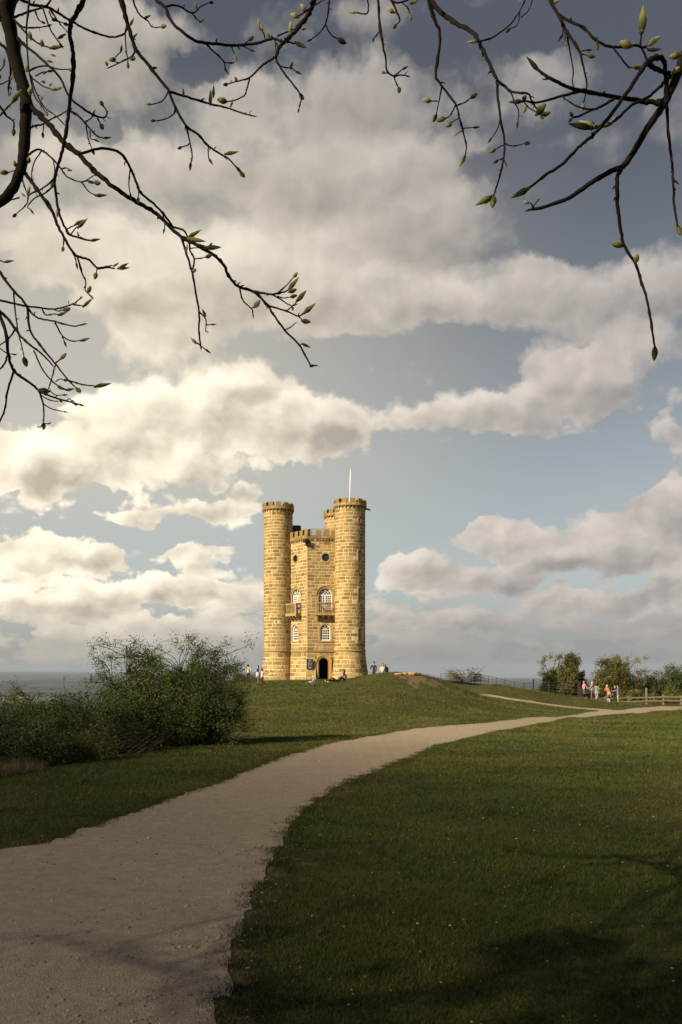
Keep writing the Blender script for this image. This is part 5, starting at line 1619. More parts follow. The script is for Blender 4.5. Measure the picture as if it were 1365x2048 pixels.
def person(label, px, D, height, heading, top, bottom, shoes=(0.05, 0.04, 0.035), hair=(0.05, 0.03, 0.02), hair_len=0.12, sleeves=True, legs='long', pose=None, dz=0.0, group=None, skirt=None, slim=1.0, name='person', collar=None, hat=False):
    """heading: degrees, 0 = facing away from the camera (+Y), 90 = facing left (-X)"""
    J = dict(BASE)
    if pose: J.update(pose)
    R = {k: (v[0] * slim, v[1] * slim) for k, v in RAD.items()}
    me = skin_mesh('body', J, EDG, R, 'pelvis', 1)
    A = {k: Vector(v) for k, v in J.items()}
    # hands: five fingers each, nose, ears, eyes: joined into the same body
    mb = MB()
    for sn in 'LR':
        w, hnd = A['wr' + sn], A['ha' + sn]
        d = (hnd - w).normalized(); sd = d.cross(Vector((0, 1, 0.3))).normalized()
        for k in range(4):
            b0 = hnd + sd * (k - 1.5) * 0.019; L = (0.062, 0.075, 0.07, 0.052)[k]
            mb.tube([b0 - d * 0.02, b0 + d * L * .5, b0 + d * L * .8 + Vector((0, 0.012, 0)), b0 + d * L + Vector((0, .026, 0))], [0.0095, 0.009, 0.008, 0.006], 5)
        b0 = w + (hnd - w) * .4 + sd * 0.025 * (1 if sn == 'L' else -1)
        mb.tube([b0, b0 + d * .03 + sd * 0.022 * (1 if sn == 'L' else -1), b0 + d * .065 + sd * 0.03 * (1 if sn == 'L' else -1)], [0.011, 0.010, 0.007], 5)
    hc = (A['jaw'] + A['crown']) / 2; up = (A['crown'] - A['jaw']).normalized()
    fw = Vector((0, 1, 0)); 
    if pose and 'face' in pose: fw = Vector(pose['face']).normalized()
    rt = fw.cross(up).normalized(); fw = up.cross(rt).normalized()
    mb.tube([hc + fw * 0.075 + up * .03, hc + fw * 0.105 - up * .012, hc + fw * 0.09 - up * .02], [0.010, 0.015, 0.008], 5)
    for s in (-1, 1):
        mb.lathe([(0.002, -0.012), (0.011, -0.006), (0.012, 0.004), (0.002, 0.011)], 6, hc + fw * 0.080 + up * 0.02 + rt * s * 0.032)
        mb.lathe([(0.004, -0.03), (0.014, -0.02), (0.018, 0.01), (0.006, 0.03)], 6, hc + rt * s * 0.082)
    mb.box(hc + fw * 0.082 - up * 0.052, (0.045, 0.012, 0.012))
    import bmesh
    bm = bmesh.new(); bm.from_mesh(me); em = mb.mesh('tmp', SKIN); nb = len(me.polygons)
    bm.from_mesh(em); bm.to_mesh(me); bm.free(); bpy.data.meshes.remove(em)
    me.materials.clear()
    mats = [SKIN, cm(top), cm(bottom), cm(shoes)]
    for m in mats: me.materials.append(m)
    segs = []
    def seg(a, b_, mt): segs.append((np.array(A[a]), np.array(A[b_]), mt))
    seg('pelvis', 'belly', 1); seg('belly', 'chest', 1); seg('neck', 'jaw', 0); seg('jaw', 'crown', 0)
    for sn in 'LR':
        seg('chest', 'sh' + sn, 1); seg('sh' + sn, 'el' + sn, 1); seg('el' + sn, 'wr' + sn, 1 if sleeves else 0); seg('wr' + sn, 'ha' + sn, 0)
        seg('hi' + sn, 'kn' + sn, 2); seg('kn' + sn, 'an' + sn, 2 if legs == 'long' else 0); seg('an' + sn, 'to' + sn, 3); seg('pelvis', 'hi' + sn, 2)
    n = len(me.polygons)
    C = np.empty(n * 3, np.float32); me.polygons.foreach_get('center', C); C = C.reshape(-1, 3)
    best = np.full(n, 1e9); mi = np.zeros(n, np.int32)
    for a, b_, mt in segs:
        ab = b_ - a; t = np.clip(((C - a) @ ab) / max(ab @ ab, 1e-9), 0, 1)
        d = np.linalg.norm(C - (a + t[:, None] * ab), axis=1)
        k = d < best; best[k] = d[k]; mi[k] = mt
    mi[nb:] = 0
    me.polygons.foreach_set('material_index', mi); me.polygons.foreach_set('use_smooth', np.ones(n, bool)); me.update()
    s = height / 1.75
    x = (px - 682.5) / F * D
    root = empty(name, (x, D, h1(x, D) + dz), math.radians(heading)); root.scale = (s, s, s)
    tag(root, label, 'person' if name == 'person' else name, group)
    obj('body', me, root)
    # hair: cap over the back and top of the head, falling to hair_len below the jaw
    mb = MB()
    hn = 10
    rows = []
    for (t, rr, bk) in ((0.118, 0.02, 0.0), (0.105, 0.062, -0.006), (0.065, 0.094, -0.012), (0.01, 0.104, -0.02), (-0.05, 0.098, -0.03), (-0.05 - hair_len, 0.085 if hair_len > 0.1 else 0.06, -0.045), (-0.07 - hair_len, 0.02, -0.05)):
        rows.append([hc + up * t + fw * bk + (rt * math.cos(2 * PI * k / hn) + fw * math.sin(2 * PI * k / hn) * (1.05 if math.sin(2 * PI * k / hn) < 0 else (0.9 if t > 0.05 else (0.35 if t > 0 else -0.15)))) * rr for k in range(hn)])
    vs = [v for r in rows for v in r]
    fs = [(i * hn + j, i * hn + (j + 1) % hn, (i + 1) * hn + (j + 1) % hn, (i + 1) * hn + j) for i in range(len(rows) - 1) for j in range(hn)]
    fs += [tuple(range(hn - 1, -1, -1)), tuple((len(rows) - 1) * hn + j for j in range(hn))]
    mb.add(vs, fs)
    mb.build('cap' if hat else 'hair', cm(hair), root, True)
    if skirt:
        col_, z1 = skirt
        mb = MB(); c0 = A['pelvis']
        mb.lathe([(0.13, 0.12), (0.165, 0.02), (0.19, -0.1), (0.20 + 0.1 * z1, -z1), (0.18 + 0.1 * z1, -z1 + 0.005)], 14, (c0.x, c0.y, c0.z))
        mb.build('skirt', cm(col_), root, True)
    return root

def stride(f=0.22):
    return dict(knL=(-0.10, f * .7, 0.50), anL=(-0.10, f * .75, 0.08), toL=(-0.115, f * .75 + .16, 0.03), knR=(0.10, -f * .2, 0.49), anR=(0.10, -f - .08, 0.11), toR=(0.11, -f + .06, 0.03))
HIP_R = dict(elR=(0.40, -0.10, 1.17), wrR=(0.20, 0.06, 1.02), haR=(0.14, 0.09, 1.00))
HIP_L = dict(elL=(-0.40, -0.10, 1.17), wrL=(-0.20, 0.06, 1.02), haL=(-0.14, 0.09, 1.00))
def merge(*ds):
    o = {}
    for d in ds: o.update(d)
    return o
# left of the tower
person('man in a cream shirt with his hand on his hip, leftmost beside the tower', 497, 84, 1.80, -25, (0.62, 0.52, 0.42), (0.035, 0.025, 0.025), hair=(0.02, 0.015, 0.012), hair_len=0.02, sleeves=False, pose=HIP_R)
person('dark haired woman in a black top and pale skirt left of the tower', 516.5, 80, 1.68, 95, (0.03, 0.025, 0.03), (0.55, 0.40, 0.32), hair=(0.035, 0.02, 0.015), hair_len=0.26, sleeves=False, legs='bare', skirt=((0.55, 0.56, 0.62), 0.42), shoes=(0.6, 0.58, 0.55), slim=0.88,
       pose=dict(elL=(-.22, .12, 1.15), wrL=(-.1, .3, 1.18), haL=(-.05, .36, 1.2)))
person('woman in white top and maroon leggings raising both arms to take a picture', 525, 69, 1.62, -60, (0.72, 0.60, 0.62), (0.075, 0.022, 0.028), hair=(0.03, 0.02, 0.015), hair_len=0.02, sleeves=False, slim=0.9,
       pose=dict(elL=(-.24, .22, 1.28), wrL=(-.12, .42, 1.42), haL=(-.06, .49, 1.45), elR=(.24, .22, 1.22), wrR=(.12, .44, 1.30), haR=(.07, .51, 1.32)))
# sitting and lying on the slope
SIT = dict(pelvis=(0, 0, 0.10), belly=(0, -0.04, 0.25), chest=(0, 0.0, 0.44), neck=(0, 0.06, 0.62), jaw=(0, 0.10, 0.70), crown=(0, 0.09, 0.81),
           shL=(-.17, .03, .56), shR=(.17, .03, .56), elL=(-.24, .16, .34), elR=(.24, .16, .34), wrL=(-.16, .36, .36), wrR=(.16, .36, .36), haL=(-.1, .42, .37), haR=(.1, .42, .37),
           hiL=(-.09, .02, .10), hiR=(.09, .02, .10), knL=(-.13, .40, .38), knR=(.13, .42, .34), anL=(-.12, .66, .08), anR=(.12, .70, .07), toL=(-.13, .82, .04), toR=(.13, .86, .03))
REC = dict(pelvis=(0, 0, 0.11), belly=(0, -0.12, 0.20), chest=(0, -0.27, 0.34), neck=(0, -0.38, 0.50), jaw=(0, -0.40, 0.585), crown=(0, -0.43, 0.69),
           shL=(-.17, -.34, .43), shR=(.17, -.34, .43), elL=(-.26, -.50, .20), elR=(.26, -.50, .20), wrL=(-.24, -.40, .04), wrR=(.24, -.40, .04), haL=(-.23, -.33, .02), haR=(.23, -.33, .02),
           hiL=(-.09, .02, .11), hiR=(.09, .02, .11), knL=(-.11, .42, .40), knR=(.11, .46, .18), anL=(-.11, .62, .07), anR=(.11, .88, .07), toL=(-.12, .78, .08), toR=(.12, .94, .19))
person('pale blond person in a pink jacket sitting on the grass before the door', 629, 63.0, 1.62, 82, (0.62, 0.42, 0.42), (0.11, 0.13, 0.19), hair=(0.75, 0.62, 0.45), hair_len=0.10, pose=SIT, slim=1.05)
person('person dressed in black lying back on the slope right of the door', 675.5, 61.3, 1.72, 84, (0.016, 0.014, 0.014), (0.014, 0.012, 0.012), hair=(0.03, 0.02, 0.015), hair_len=0.02, shoes=(0.55, 0.48, 0.42), pose=REC)
person('woman in a lilac pink top sitting behind the person in black on the slope', 690, 61.6, 1.62, 78, (0.66, 0.42, 0.50), (0.62, 0.45, 0.50), hair=(0.07, 0.035, 0.02), hair_len=0.12, sleeves=False, pose=merge(SIT, dict(wrR=(.26, -.1, .12), haR=(.28, -.16, .04), elR=(.26, -.12, .32))), slim=0.92)
# right of the tower, half hidden by the mound
person('man in a navy jumper with one hand on his hip right of the tower', 748.5, 72, 1.76, 150, (0.035, 0.042, 0.062), (0.03, 0.03, 0.038), hair=(0.03, 0.02, 0.015), hair_len=0.02, pose=HIP_R)
person('man in a white shirt standing behind the woman with the black rucksack', 766, 74, 1.80, 200, (0.74, 0.68, 0.62), (0.10, 0.09, 0.085), hair=(0.16, 0.08, 0.04), hair_len=0.02, sleeves=False)
pw = person('long haired woman in a white top right of the tower, rucksack on her back', 771, 72.5, 1.66, 30, (0.74, 0.62, 0.56), (0.10, 0.10, 0.12), hair=(0.20, 0.09, 0.04), hair_len=0.22, sleeves=False, slim=0.92)
def bag(label, loc, rz, size, colour, name='rucksack'):
    mb = MB(); w, d, hh = size
    prof = [(-.5, -.5), (.5, -.5), (.5, .1), (.34, .5), (-.34, .5), (-.5, .1)]
    zs = [(-.5, .86), (-.42, 1.0), (.25, 1.0), (.46, .78), (.5, .45)]
    vs = [Vector((a * k * w, b_ * k * d, z * hh)) for z, k in zs for a, b_ in prof]
    fs = [(i * 6 + j, i * 6 + (j + 1) % 6, (i + 1) * 6 + (j + 1) % 6, (i + 1) * 6 + j) for i in range(4) for j in range(6)] + [(5, 4, 3, 2, 1, 0), tuple(24 + j for j in range(6))]
    mb.add(vs, fs)
    o = mb.build(name, cm(colour)); o.location = loc; o.rotation_euler = (0, 0, rz)
    tag(o, label, name)
    m2 = MB()
    for s in (-1, 1): m2.tube([(s * w * .3, -d * .45, hh * .42), (s * w * .36, -d * .45 - .12, hh * .30), (s * w * .36, -d * .45 - .12, -hh * .1), (s * w * .3, -d * .45, -hh * .35)], 0.018, 5)
    m2.build('strap', cm(colour), o)
    m3 = MB(); m3.box((0, d * .5 + .015, -hh * .15), (w * .62, 0.05, hh * .42)); m3.build('pocket', cm(colour), o)
    return o
l = pw.location
a = math.radians(30)
bag('black rucksack worn by the long haired woman right of the tower', (l.x + math.sin(a) * 0.22, l.y - math.cos(a) * 0.22, l.z + 1.16), a + PI, (0.30, 0.20, 0.46), (0.02, 0.018, 0.018))
# walkers on the right
WALK = 'walkers beside the wooden fence'
person('woman in a pink checked shirt and jeans, leftmost of the walkers by the fence', 1168.5, 79.5, 1.66, -75, (0.66, 0.24, 0.36), (0.10, 0.12, 0.18), hair=(0.48, 0.30, 0.15), hair_len=0.08, shoes=(0.6, 0.5, 0.48), sleeves=False, group=WALK,
       pose=dict(elR=(.24, .12, 1.14), wrR=(.16, .36, 1.08), haR=(.13, .44, 1.07)))
person('blond woman in a grey top and jeans, second walker from the left by the fence', 1184.5, 78, 1.72, 60, (0.40, 0.36, 0.34), (0.15, 0.16, 0.19), hair=(0.62, 0.48, 0.30), hair_len=0.05, group=WALK, sleeves=False,
       pose=dict(elL=(-.22, .10, 1.14), wrL=(-.2, .34, 1.12), haL=(-.18, .42, 1.14), elR=(.24, .06, 1.12), wrR=(.2, .24, .96), haR=(.18, .3, .92)))
person('person with dark hair, khaki top and pale trousers striding towards the wooden fence', 1193.5, 81.5, 1.74, -35, (0.30, 0.27, 0.21), (0.44, 0.38, 0.31), hair=(0.035, 0.025, 0.02), hair_len=0.04, group=WALK, pose=stride(0.26))
person('blond woman in a bright orange top and grey jeans with a bag, behind the child', 1214.5, 78.5, 1.60, -40, (0.62, 0.15, 0.04), (0.17, 0.16, 0.17), hair=(0.58, 0.38, 0.18), hair_len=0.14, group=WALK, sleeves=False, slim=0.9, pose=stride(0.15))
person('child in a dark patterned dress and white leggings before the woman in orange', 1218.5, 77, 1.20, 170, (0.55, 0.32, 0.18), (0.70, 0.62, 0.55), hair=(0.40, 0.20, 0.09), hair_len=0.12, group=WALK, slim=1.05, skirt=((0.07, 0.04, 0.045), 0.30), sleeves=False)
person('person in black clothes half hidden behind the man in lime shorts', 1230.5, 80.5, 1.74, 160, (0.018, 0.016, 0.017), (0.03, 0.03, 0.035), hair=(0.015, 0.012, 0.012), hair_len=0.06, group=WALK)
person('man in a blue shirt and lime green shorts stretching his arm to the left', 1236.5, 77.5, 1.66, 70, (0.13, 0.17, 0.27), (0.56, 0.58, 0.12), hair=(0.06, 0.035, 0.025), hair_len=0.02, group=WALK, sleeves=False, legs='bare', slim=1.1,
       pose=dict(elR=(.26, .22, 1.18), wrR=(.2, .46, 1.13), haR=(.18, .54, 1.14)))
# handbag of the woman in orange
p = at(1211, 78.3)
bag('black shoulder bag hanging at the side of the woman in orange', (p.x, p.y, p.z + 0.83), 0.3, (0.26, 0.14, 0.28), (0.02, 0.018, 0.018), 'handbag')
# black dog
def dog():
    J = dict(pelvis=(0, -0.30, 0.42), belly=(0, -0.05, 0.40), chest=(0, 0.25, 0.42), neck=(0, 0.42, 0.52), head=(0, 0.52, 0.62), muz=(0, 0.68, 0.57),
             tail=(0, -0.42, 0.45), tailb=(0, -0.62, 0.40))
    E = [('pelvis', 'belly'), ('belly', 'chest'), ('chest', 'neck'), ('neck', 'head'), ('head', 'muz'), ('pelvis', 'tail'), ('tail', 'tailb')]
    for s, sn in ((-1, 'L'), (1, 'R')):
        J.update({'fs' + sn: (s * .08, .24, .34), 'fk' + sn: (s * .085, .23, .18), 'fp' + sn: (s * .085, .24, .03), 'ft' + sn: (s * .085, .31, .02),
                  'hs' + sn: (s * .09, -.28, .36), 'hk' + sn: (s * .095, -.19, .25), 'hh' + sn: (s * .09, -.37, .15), 'hp' + sn: (s * .09, -.34, .03), 'ht' + sn: (s * .09, -.27, .02)})
        E += [('chest', 'fs' + sn), ('fs' + sn, 'fk' + sn), ('fk' + sn, 'fp' + sn), ('fp' + sn, 'ft' + sn), ('pelvis', 'hs' + sn), ('hs' + sn, 'hk' + sn), ('hk' + sn, 'hh' + sn), ('hh' + sn, 'hp' + sn), ('hp' + sn, 'ht' + sn)]
    R = dict(pelvis=(.10, .11), belly=(.10, .11), chest=(.12, .15), neck=(.075, .08), head=(.075, .075), muz=(.035, .035), tail=(.03, .03), tailb=(.015, .015),
             fs=(.06, .06), fk=(.035, .035), fp=(.03, .03), ft=(.028, .02), hs=(.08, .08), hk=(.05, .05), hh=(.03, .03), hp=(.027, .027), ht=(.028, .02))
    me = skin_mesh('body', J, E, R, 'belly', 1)
    me.materials.clear(); me.materials.append(cm((0.012, 0.010, 0.009)))
    me.polygons.foreach_set('use_smooth', np.ones(len(me.polygons), bool))
    p = at(1173.5, 78.6)
    root = empty('dog', p, math.radians(-70))
    tag(root, 'black dog standing between the pink shirted woman and the blond woman in grey', 'dog')
    obj('body', me, root)
    for s in (-1, 1):
        mb = MB(); mb.tube([(s * .05, .50, .68), (s * .085, .50, .66), (s * .095, .53, .58)], [.03, .034, .012], 6); mb.build('ear', cm((0.012, 0.010, 0.009)), root, True)
dog()
# ------------------------------------------------------------------ the magnolia overhead
M['bark'] = simple('magnolia_bark', (0.020, 0.015, 0.011), 0.9, 0.15, 0.5, 30)
def bud_mat(name, a, b_):
    m, N, b = mat_base(name, 0.7, 0.2)
    co = N.n('ShaderNodeTexCoord').outputs['Object']
    sp = N.n('ShaderNodeSeparateXYZ'); N.t.links.new(co, sp.inputs[0])
    f = N.noise(co, 5, 4, 0.6)
    N.put(b.inputs['Base Color'], N.mix(N.rng(N.math('ADD', sp.outputs[2], N.math('MULTIPLY_ADD', f, 0.6, -0.3)), 0.1, 0.75), a, b_))
    b.inputs['Subsurface Weight'].default_value = 0.0
    tr = N.n('ShaderNodeBsdfTranslucent'); tr.inputs['Color'].default_value = (*b_, 1)
    mx = N.n('ShaderNodeMixShader'); mx.inputs[0].default_value = 0.4
    o = m.node_tree.nodes['Material Output']
    N.t.links.new(b.outputs[0], mx.inputs[1]); N.t.links.new(tr.outputs[0], mx.inputs[2]); N.t.links.new(mx.outputs[0], o.inputs[0])
    bump(N, b, N.noise(co, 14, 4, 0.7), 0.4, 0.05)
    return m
M['bud_pale'] = bud_mat('pale_bud', (0.42, 0.40, 0.15), (0.80, 0.74, 0.40))
M['bud_green'] = bud_mat('green_bud', (0.22, 0.215, 0.07), (0.52, 0.50, 0.19))
M['bud_dark'] = bud_mat('grey_green_bud', (0.07, 0.075, 0.036), (0.17, 0.175, 0.08))

DL, DR = 3.0, 2.3
# (depth start, depth end, radius start px, radius end px, points in photo pixels)
BR = [
 # ---- left limb and its branches
 (3.0, 3.05, 17, 8.5, [(6, -90), (18, -30), (15, 25), (23, 77), (38, 144), (52, 195), (51, 244), (49, 295), (42, 338), (26, 377), (0, 405), (-45, 425)]),
 (3.1, 3.1, 13, 11, [(-60, 60), (-15, 38), (18, 8), (40, -30), (60, -90)]),
 (3.0, 2.6, 6.5, 1.6, [(56, 200), (61, 213), (77, 228), (103, 254), (128, 285), (159, 309), (179, 331), (205, 356), (244, 385), (274, 404), (308, 423), (330, 443), (363, 474), (394, 490), (425, 508), (445, 526), (458, 551), (476, 572), (507, 583), (532, 607), (550, 633), (571, 661), (599, 690), (612, 713), (623, 733)]),
 (2.9, 2.8, 5.5, 1.8, [(180, -60), (168, -5), (154, 28), (141, 51), (142, 77), (147, 115), (146, 159), (140, 200), (135, 244), (128, 287), (120, 320), (110, 359), (113, 397), (121, 433), (133, 459), (140, 469), (163, 477), (185, 482)]),
 (3.0, 3.2, 3.2, 1.6, [(20, -30), (36, -5), (69, 10), (97, 15), (120, 28), (144, 42), (164, 54), (195, 67), (226, 74), (246, 69), (255, 59)]),
 (2.7, 2.6, 5.2, 1.4, [(238, -60), (243, -5), (252, 33), (259, 56), (268, 90), (273, 100), (295, 126), (320, 159), (338, 182), (349, 211), (372, 251), (398, 270), (418, 293), (445, 310), (461, 321), (481, 344)]),
 (2.65, 2.6, 2.6, 1.3, [(339, 183), (375, 194), (421, 208), (454, 216), (487, 227), (507, 232)]),
 (2.62, 2.6, 1.8, 1.2, [(373, 252), (380, 283), (385, 310), (383, 327)]),
 (2.6, 2.6, 1.3, 1.1, [(381, 286), (374, 291), (364, 294)]),
 (2.6, 2.6, 1.5, 1.1, [(417, 292), (417, 305), (418, 318)]),
 (2.65, 2.65, 1.6, 1.1, [(337, 183), (330, 196), (322, 204), (303, 209)]),
 (2.65, 2.65, 1.8, 1.0, [(351, 216), (349, 226), (336, 236), (313, 242), (306, 240)]),
 (2.7, 2.7, 2.0, 1.1, [(272, 100), (264, 113), (250, 120), (238, 126), (215, 137)]),
 (2.7, 2.7, 1.6, 1.1, [(254, 50), (251, 65), (253, 103), (256, 116), (256, 127)]),
 (2.7, 2.7, 1.2, 1.0, [(238, 126), (228, 120), (242, 103)]),
 (2.9, 2.9, 2.2, 1.0, [(262, -50), (266, -3), (279, 28), (295, 41), (305, 54), (323, 54)]),
 (2.8, 2.6, 3.6, 2.4, [(295, -40), (312, -3), (331, 15), (339, 36), (359, 59), (392, 82), (425, 87), (468, 91), (514, 86), (547, 77), (563, 83), (572, 84)]),
 (2.75, 2.8, 2.2, 1.1, [(331, 14), (355, 11), (385, 26), (402, 13), (420, 5)]),
 (2.75, 2.75, 1.6, 1.1, [(385, 26), (392, 36), (402, 44)]),
 (2.7, 2.7, 2.0, 1.2, [(412, 86), (420, 96), (438, 112), (449, 125), (451, 140)]),
 (2.7, 2.7, 1.3, 0.9, [(449, 125), (460, 126)]),
 (2.65, 2.65, 1.5, 0.9, [(463, 92), (470, 111)]), (2.65, 2.65, 1.4, 0.9, [(485, 91), (500, 99)]), (2.65, 2.65, 1.3, 0.9, [(488, 90), (498, 80)]),
 (2.6, 2.6, 5.0, 3.0, [(640, -60), (629, -3), (619, 26), (599, 53), (576, 79), (561, 92), (552, 115)]),
 (2.6, 2.6, 2.8, 1.1, [(553, 114), (540, 121), (524, 132), (500, 155), (477, 162), (456, 168)]),
 (2.6, 2.6, 1.8, 1.1, [(500, 155), (494, 178), (489, 191), (468, 201), (448, 203)]),
 (2.6, 2.6, 2.6, 1.2, [(551, 113), (557, 127), (573, 152), (599, 185), (603, 198), (598, 218)]),
 (2.6, 2.6, 1.5, 1.0, [(561, 132), (570, 135), (582, 136), (593, 143)]),
 (2.6, 2.6, 1.6, 1.1, [(574, 82), (584, 86), (595, 88)]),
 (2.6, 2.6, 1.8, 1.2, [(556, 72), (570, 66), (590, 58)]), (2.6, 2.6, 1.4, 1.0, [(530, 76), (528, 66), (520, 55)]), (2.6, 2.6, 1.4, 1.0, [(548, 78), (556, 92), (552, 104)]),
 (2.6, 2.6, 1.8, 1.1, [(596, 34), (616, 20), (646, 0)]),
 (2.6, 2.6, 2.0, 1.1, [(660, -50), (659, -3), (656, 30), (651, 49), (639, 66), (623, 79)]),
 (2.6, 2.6, 1.6, 1.2, [(651, 49), (662, 69), (677, 79)]),
 # ---- knot of twigs in the left corner
 (2.95, 2.8, 2.8, 1.0, [(138, 220), (159, 233), (179, 256), (195, 272), (208, 276)]),
 (2.9, 2.9, 1.6, 0.9, [(172, 244), (177, 277), (185, 299)]), (2.9, 2.9, 1.2, 0.9, [(180, 262), (182, 277), (189, 279)]),
 (3.0, 2.8, 3.2, 1.4, [(36, 77), (52, 92), (72, 108), (103, 136), (123, 159), (138, 192), (164, 215), (190, 231), (210, 235), (214, 223), (206, 210)]),
 (2.85, 2.85, 1.4, 1.0, [(172, 243), (182, 237), (190, 228)]), (2.85, 2.85, 1.4, 1.0, [(196, 236), (202, 249)]),
 (3.05, 2.9, 2.4, 1.2, [(28, 38), (51, 64), (77, 87), (103, 96)]), (3.0, 3.0, 1.4, 1.0, [(51, 64), (60, 74)]),
 (3.05, 3.0, 2.4, 1.2, [(26, 36), (59, 23), (95, 10), (110, -20)]),
 (2.85, 2.85, 2.5, 1.0, [(66, -40), (60, -3), (54, 51), (55, 103), (59, 144), (69, 190), (80, 206), (90, 222)]),
 (2.9, 2.85, 1.9, 1.0, [(84, 10), (100, 56), (113, 77), (120, 87)]), (2.9, 2.9, 1.6, 1.0, [(70, 18), (77, 38), (84, 44)]),
 (2.95, 2.9, 1.8, 0.9, [(97, 14), (118, 44), (133, 62)]), (2.95, 2.9, 1.5, 0.9, [(98, 22), (108, 40), (122, 44), (130, 47)]),
 (3.1, 3.1, 1.8, 1.0, [(30, 44), (51, 55), (75, 55), (95, 52)]),
 (2.95, 2.9, 2.0, 1.0, [(58, 142), (72, 135), (92, 132), (115, 138), (138, 139)]), (2.95, 2.9, 1.5, 0.9, [(72, 152), (85, 145), (98, 143)]),
 (2.95, 2.9, 2.0, 1.0, [(60, 150), (67, 158), (87, 172), (106, 179)]), (2.9, 2.9, 1.6, 1.0, [(62, 155), (75, 190), (90, 215), (110, 230), (130, 250)]),
 (3.1, 3.1, 2.0, 1.0, [(56, 258), (70, 252), (85, 249), (103, 238), (120, 230), (136, 220)]), (3.1, 3.1, 1.3, 1.0, [(88, 250), (87, 260), (86, 268)]),
 (3.0, 2.95, 2.6, 1.0, [(44, 318), (56, 310), (79, 299), (103, 315), (123, 338), (136, 354), (164, 364), (190, 350)]),
 (2.95, 2.95, 1.6, 1.0, [(164, 364), (177, 382), (193, 391)]), (2.95, 2.95, 1.4, 1.0, [(168, 363), (180, 362), (190, 365)]),
 (3.0, 3.0, 1.6, 1.0, [(84, 302), (70, 322), (64, 345), (64, 358)]),
 (2.85, 2.85, 2.0, 1.0, [(111, 357), (85, 377), (59, 390), (54, 408), (33, 428)]), (2.85, 2.85, 1.8, 1.0, [(108, 372), (88, 388), (72, 395), (56, 412), (62, 420)]),
 (3.0, 3.0, 1.6, 1.0, [(44, 357), (50, 375), (57, 392)]), (3.0, 3.0, 1.4, 1.0, [(40, 395), (22, 400)]),
 (3.0, 3.0, 1.4, 1.0, [(108, 322), (110, 345), (106, 362)]), (2.9, 2.9, 1.4, 0.9, [(122, 338), (134, 336), (143, 342)]),
 (2.85, 2.75, 2.9, 1.8, [(158, 306), (164, 306), (205, 297), (241, 306), (261, 336), (274, 367), (282, 385), (308, 408), (326, 426), (343, 449), (349, 455), (368, 461), (377, 479), (381, 503), (389, 518), (385, 543)]),
 (2.8, 2.8, 1.6, 1.0, [(261, 337), (258, 367), (261, 387)]), (2.75, 2.75, 1.4, 0.9, [(278, 380), (277, 395)]), (2.75, 2.75, 1.4, 0.9, [(326, 428), (330, 445), (329, 458)]), (2.7, 2.7, 1.4, 0.9, [(389, 518), (405, 516), (412, 514)]),
 (3.15, 3.1, 4.0, 1.6, [(-25, 60), (-2, 85), (15, 103), (22, 144), (18, 175), (19, 192)]), (3.15, 3.1, 3.0, 1.4, [(-25, 185), (0, 212), (13, 231), (28, 244), (27, 259)]),
 (3.1, 3.0, 2.0, 1.2, [(-10, 236), (0, 231), (18, 212), (29, 202)]), (3.05, 3.05, 1.4, 1.0, [(42, 336), (30, 341), (16, 345)]),
 (3.15, 3.1, 1.8, 1.0, [(-20, 150), (0, 142), (10, 128)]), (3.15, 3.1, 1.6, 1.0, [(-20, 170), (2, 168), (20, 160)]),
 # ---- descending left branch
 (3.0, 2.8, 4.2, 1.6, [(47, 342), (60, 360), (77, 382), (103, 420), (115, 449), (128, 474), (149, 508), (164, 515), (179, 520), (195, 536), (214, 535), (230, 537)]),
 (2.8, 2.8, 1.6, 1.0, [(195, 536), (214, 533), (226, 531)]), (2.85, 2.85, 2.0, 1.1, [(155, 512), (164, 544), (172, 564), (171, 580), (182, 592)]),
 (2.9, 2.9, 1.8, 1.0, [(128, 474), (127, 494)]), (2.9, 2.9, 2.0, 1.2, [(150, 510), (153, 526)]), (2.85, 2.85, 1.5, 0.9, [(195, 536), (193, 547)]),
 (2.8, 2.8, 1.5, 1.0, [(133, 459), (144, 453), (153, 449)]), (2.8, 2.8, 1.5, 1.0, [(142, 469), (152, 456), (159, 453)]),
 # ---- lower left spray
 (3.2, 2.9, 3.4, 1.2, [(-30, 505), (-5, 538), (28, 582), (46, 600), (59, 620), (77, 636), (110, 643), (146, 652), (165, 649)]),
 (2.95, 2.9, 1.7, 1.1, [(110, 645), (126, 672), (144, 682), (163, 681)]), (2.95, 2.95, 1.2, 0.9, [(122, 666), (129, 683)]),
 (3.05, 2.8, 2.8, 1.3, [(55, 612), (61, 661), (85, 695), (110, 726), (138, 761), (154, 777)]),
 (2.85, 2.8, 1.6, 1.2, [(138, 761), (165, 769), (193, 772)]), (2.85, 2.85, 1.6, 1.1, [(111, 726), (117, 722), (123, 716)]),
 (3.2, 2.95, 2.6, 1.2, [(-30, 590), (-5, 599), (41, 610), (77, 615), (110, 618), (146, 608), (163, 595)]), (2.95, 2.95, 1.5, 1.0, [(146, 609), (160, 611), (172, 611)]),
 (3.0, 2.95, 1.6, 1.0, [(84, 617), (92, 630), (105, 628), (120, 629)]), (3.0, 2.95, 1.2, 0.9, [(104, 618), (118, 622), (128, 620)]),
 (3.2, 2.9, 3.8, 1.4, [(-30, 600), (-5, 618), (20, 643), (33, 661), (51, 682), (77, 702), (95, 718), (107, 733)]),
 (3.1, 3.0, 1.8, 1.1, [(28, 584), (32, 631), (38, 669), (45, 695), (49, 716)]),
 (3.2, 2.8, 4.2, 1.4, [(-12, 590), (-2, 625), (13, 669), (17, 708), (28, 741), (54, 761), (77, 779), (95, 790), (115, 797), (138, 803), (159, 809)]),
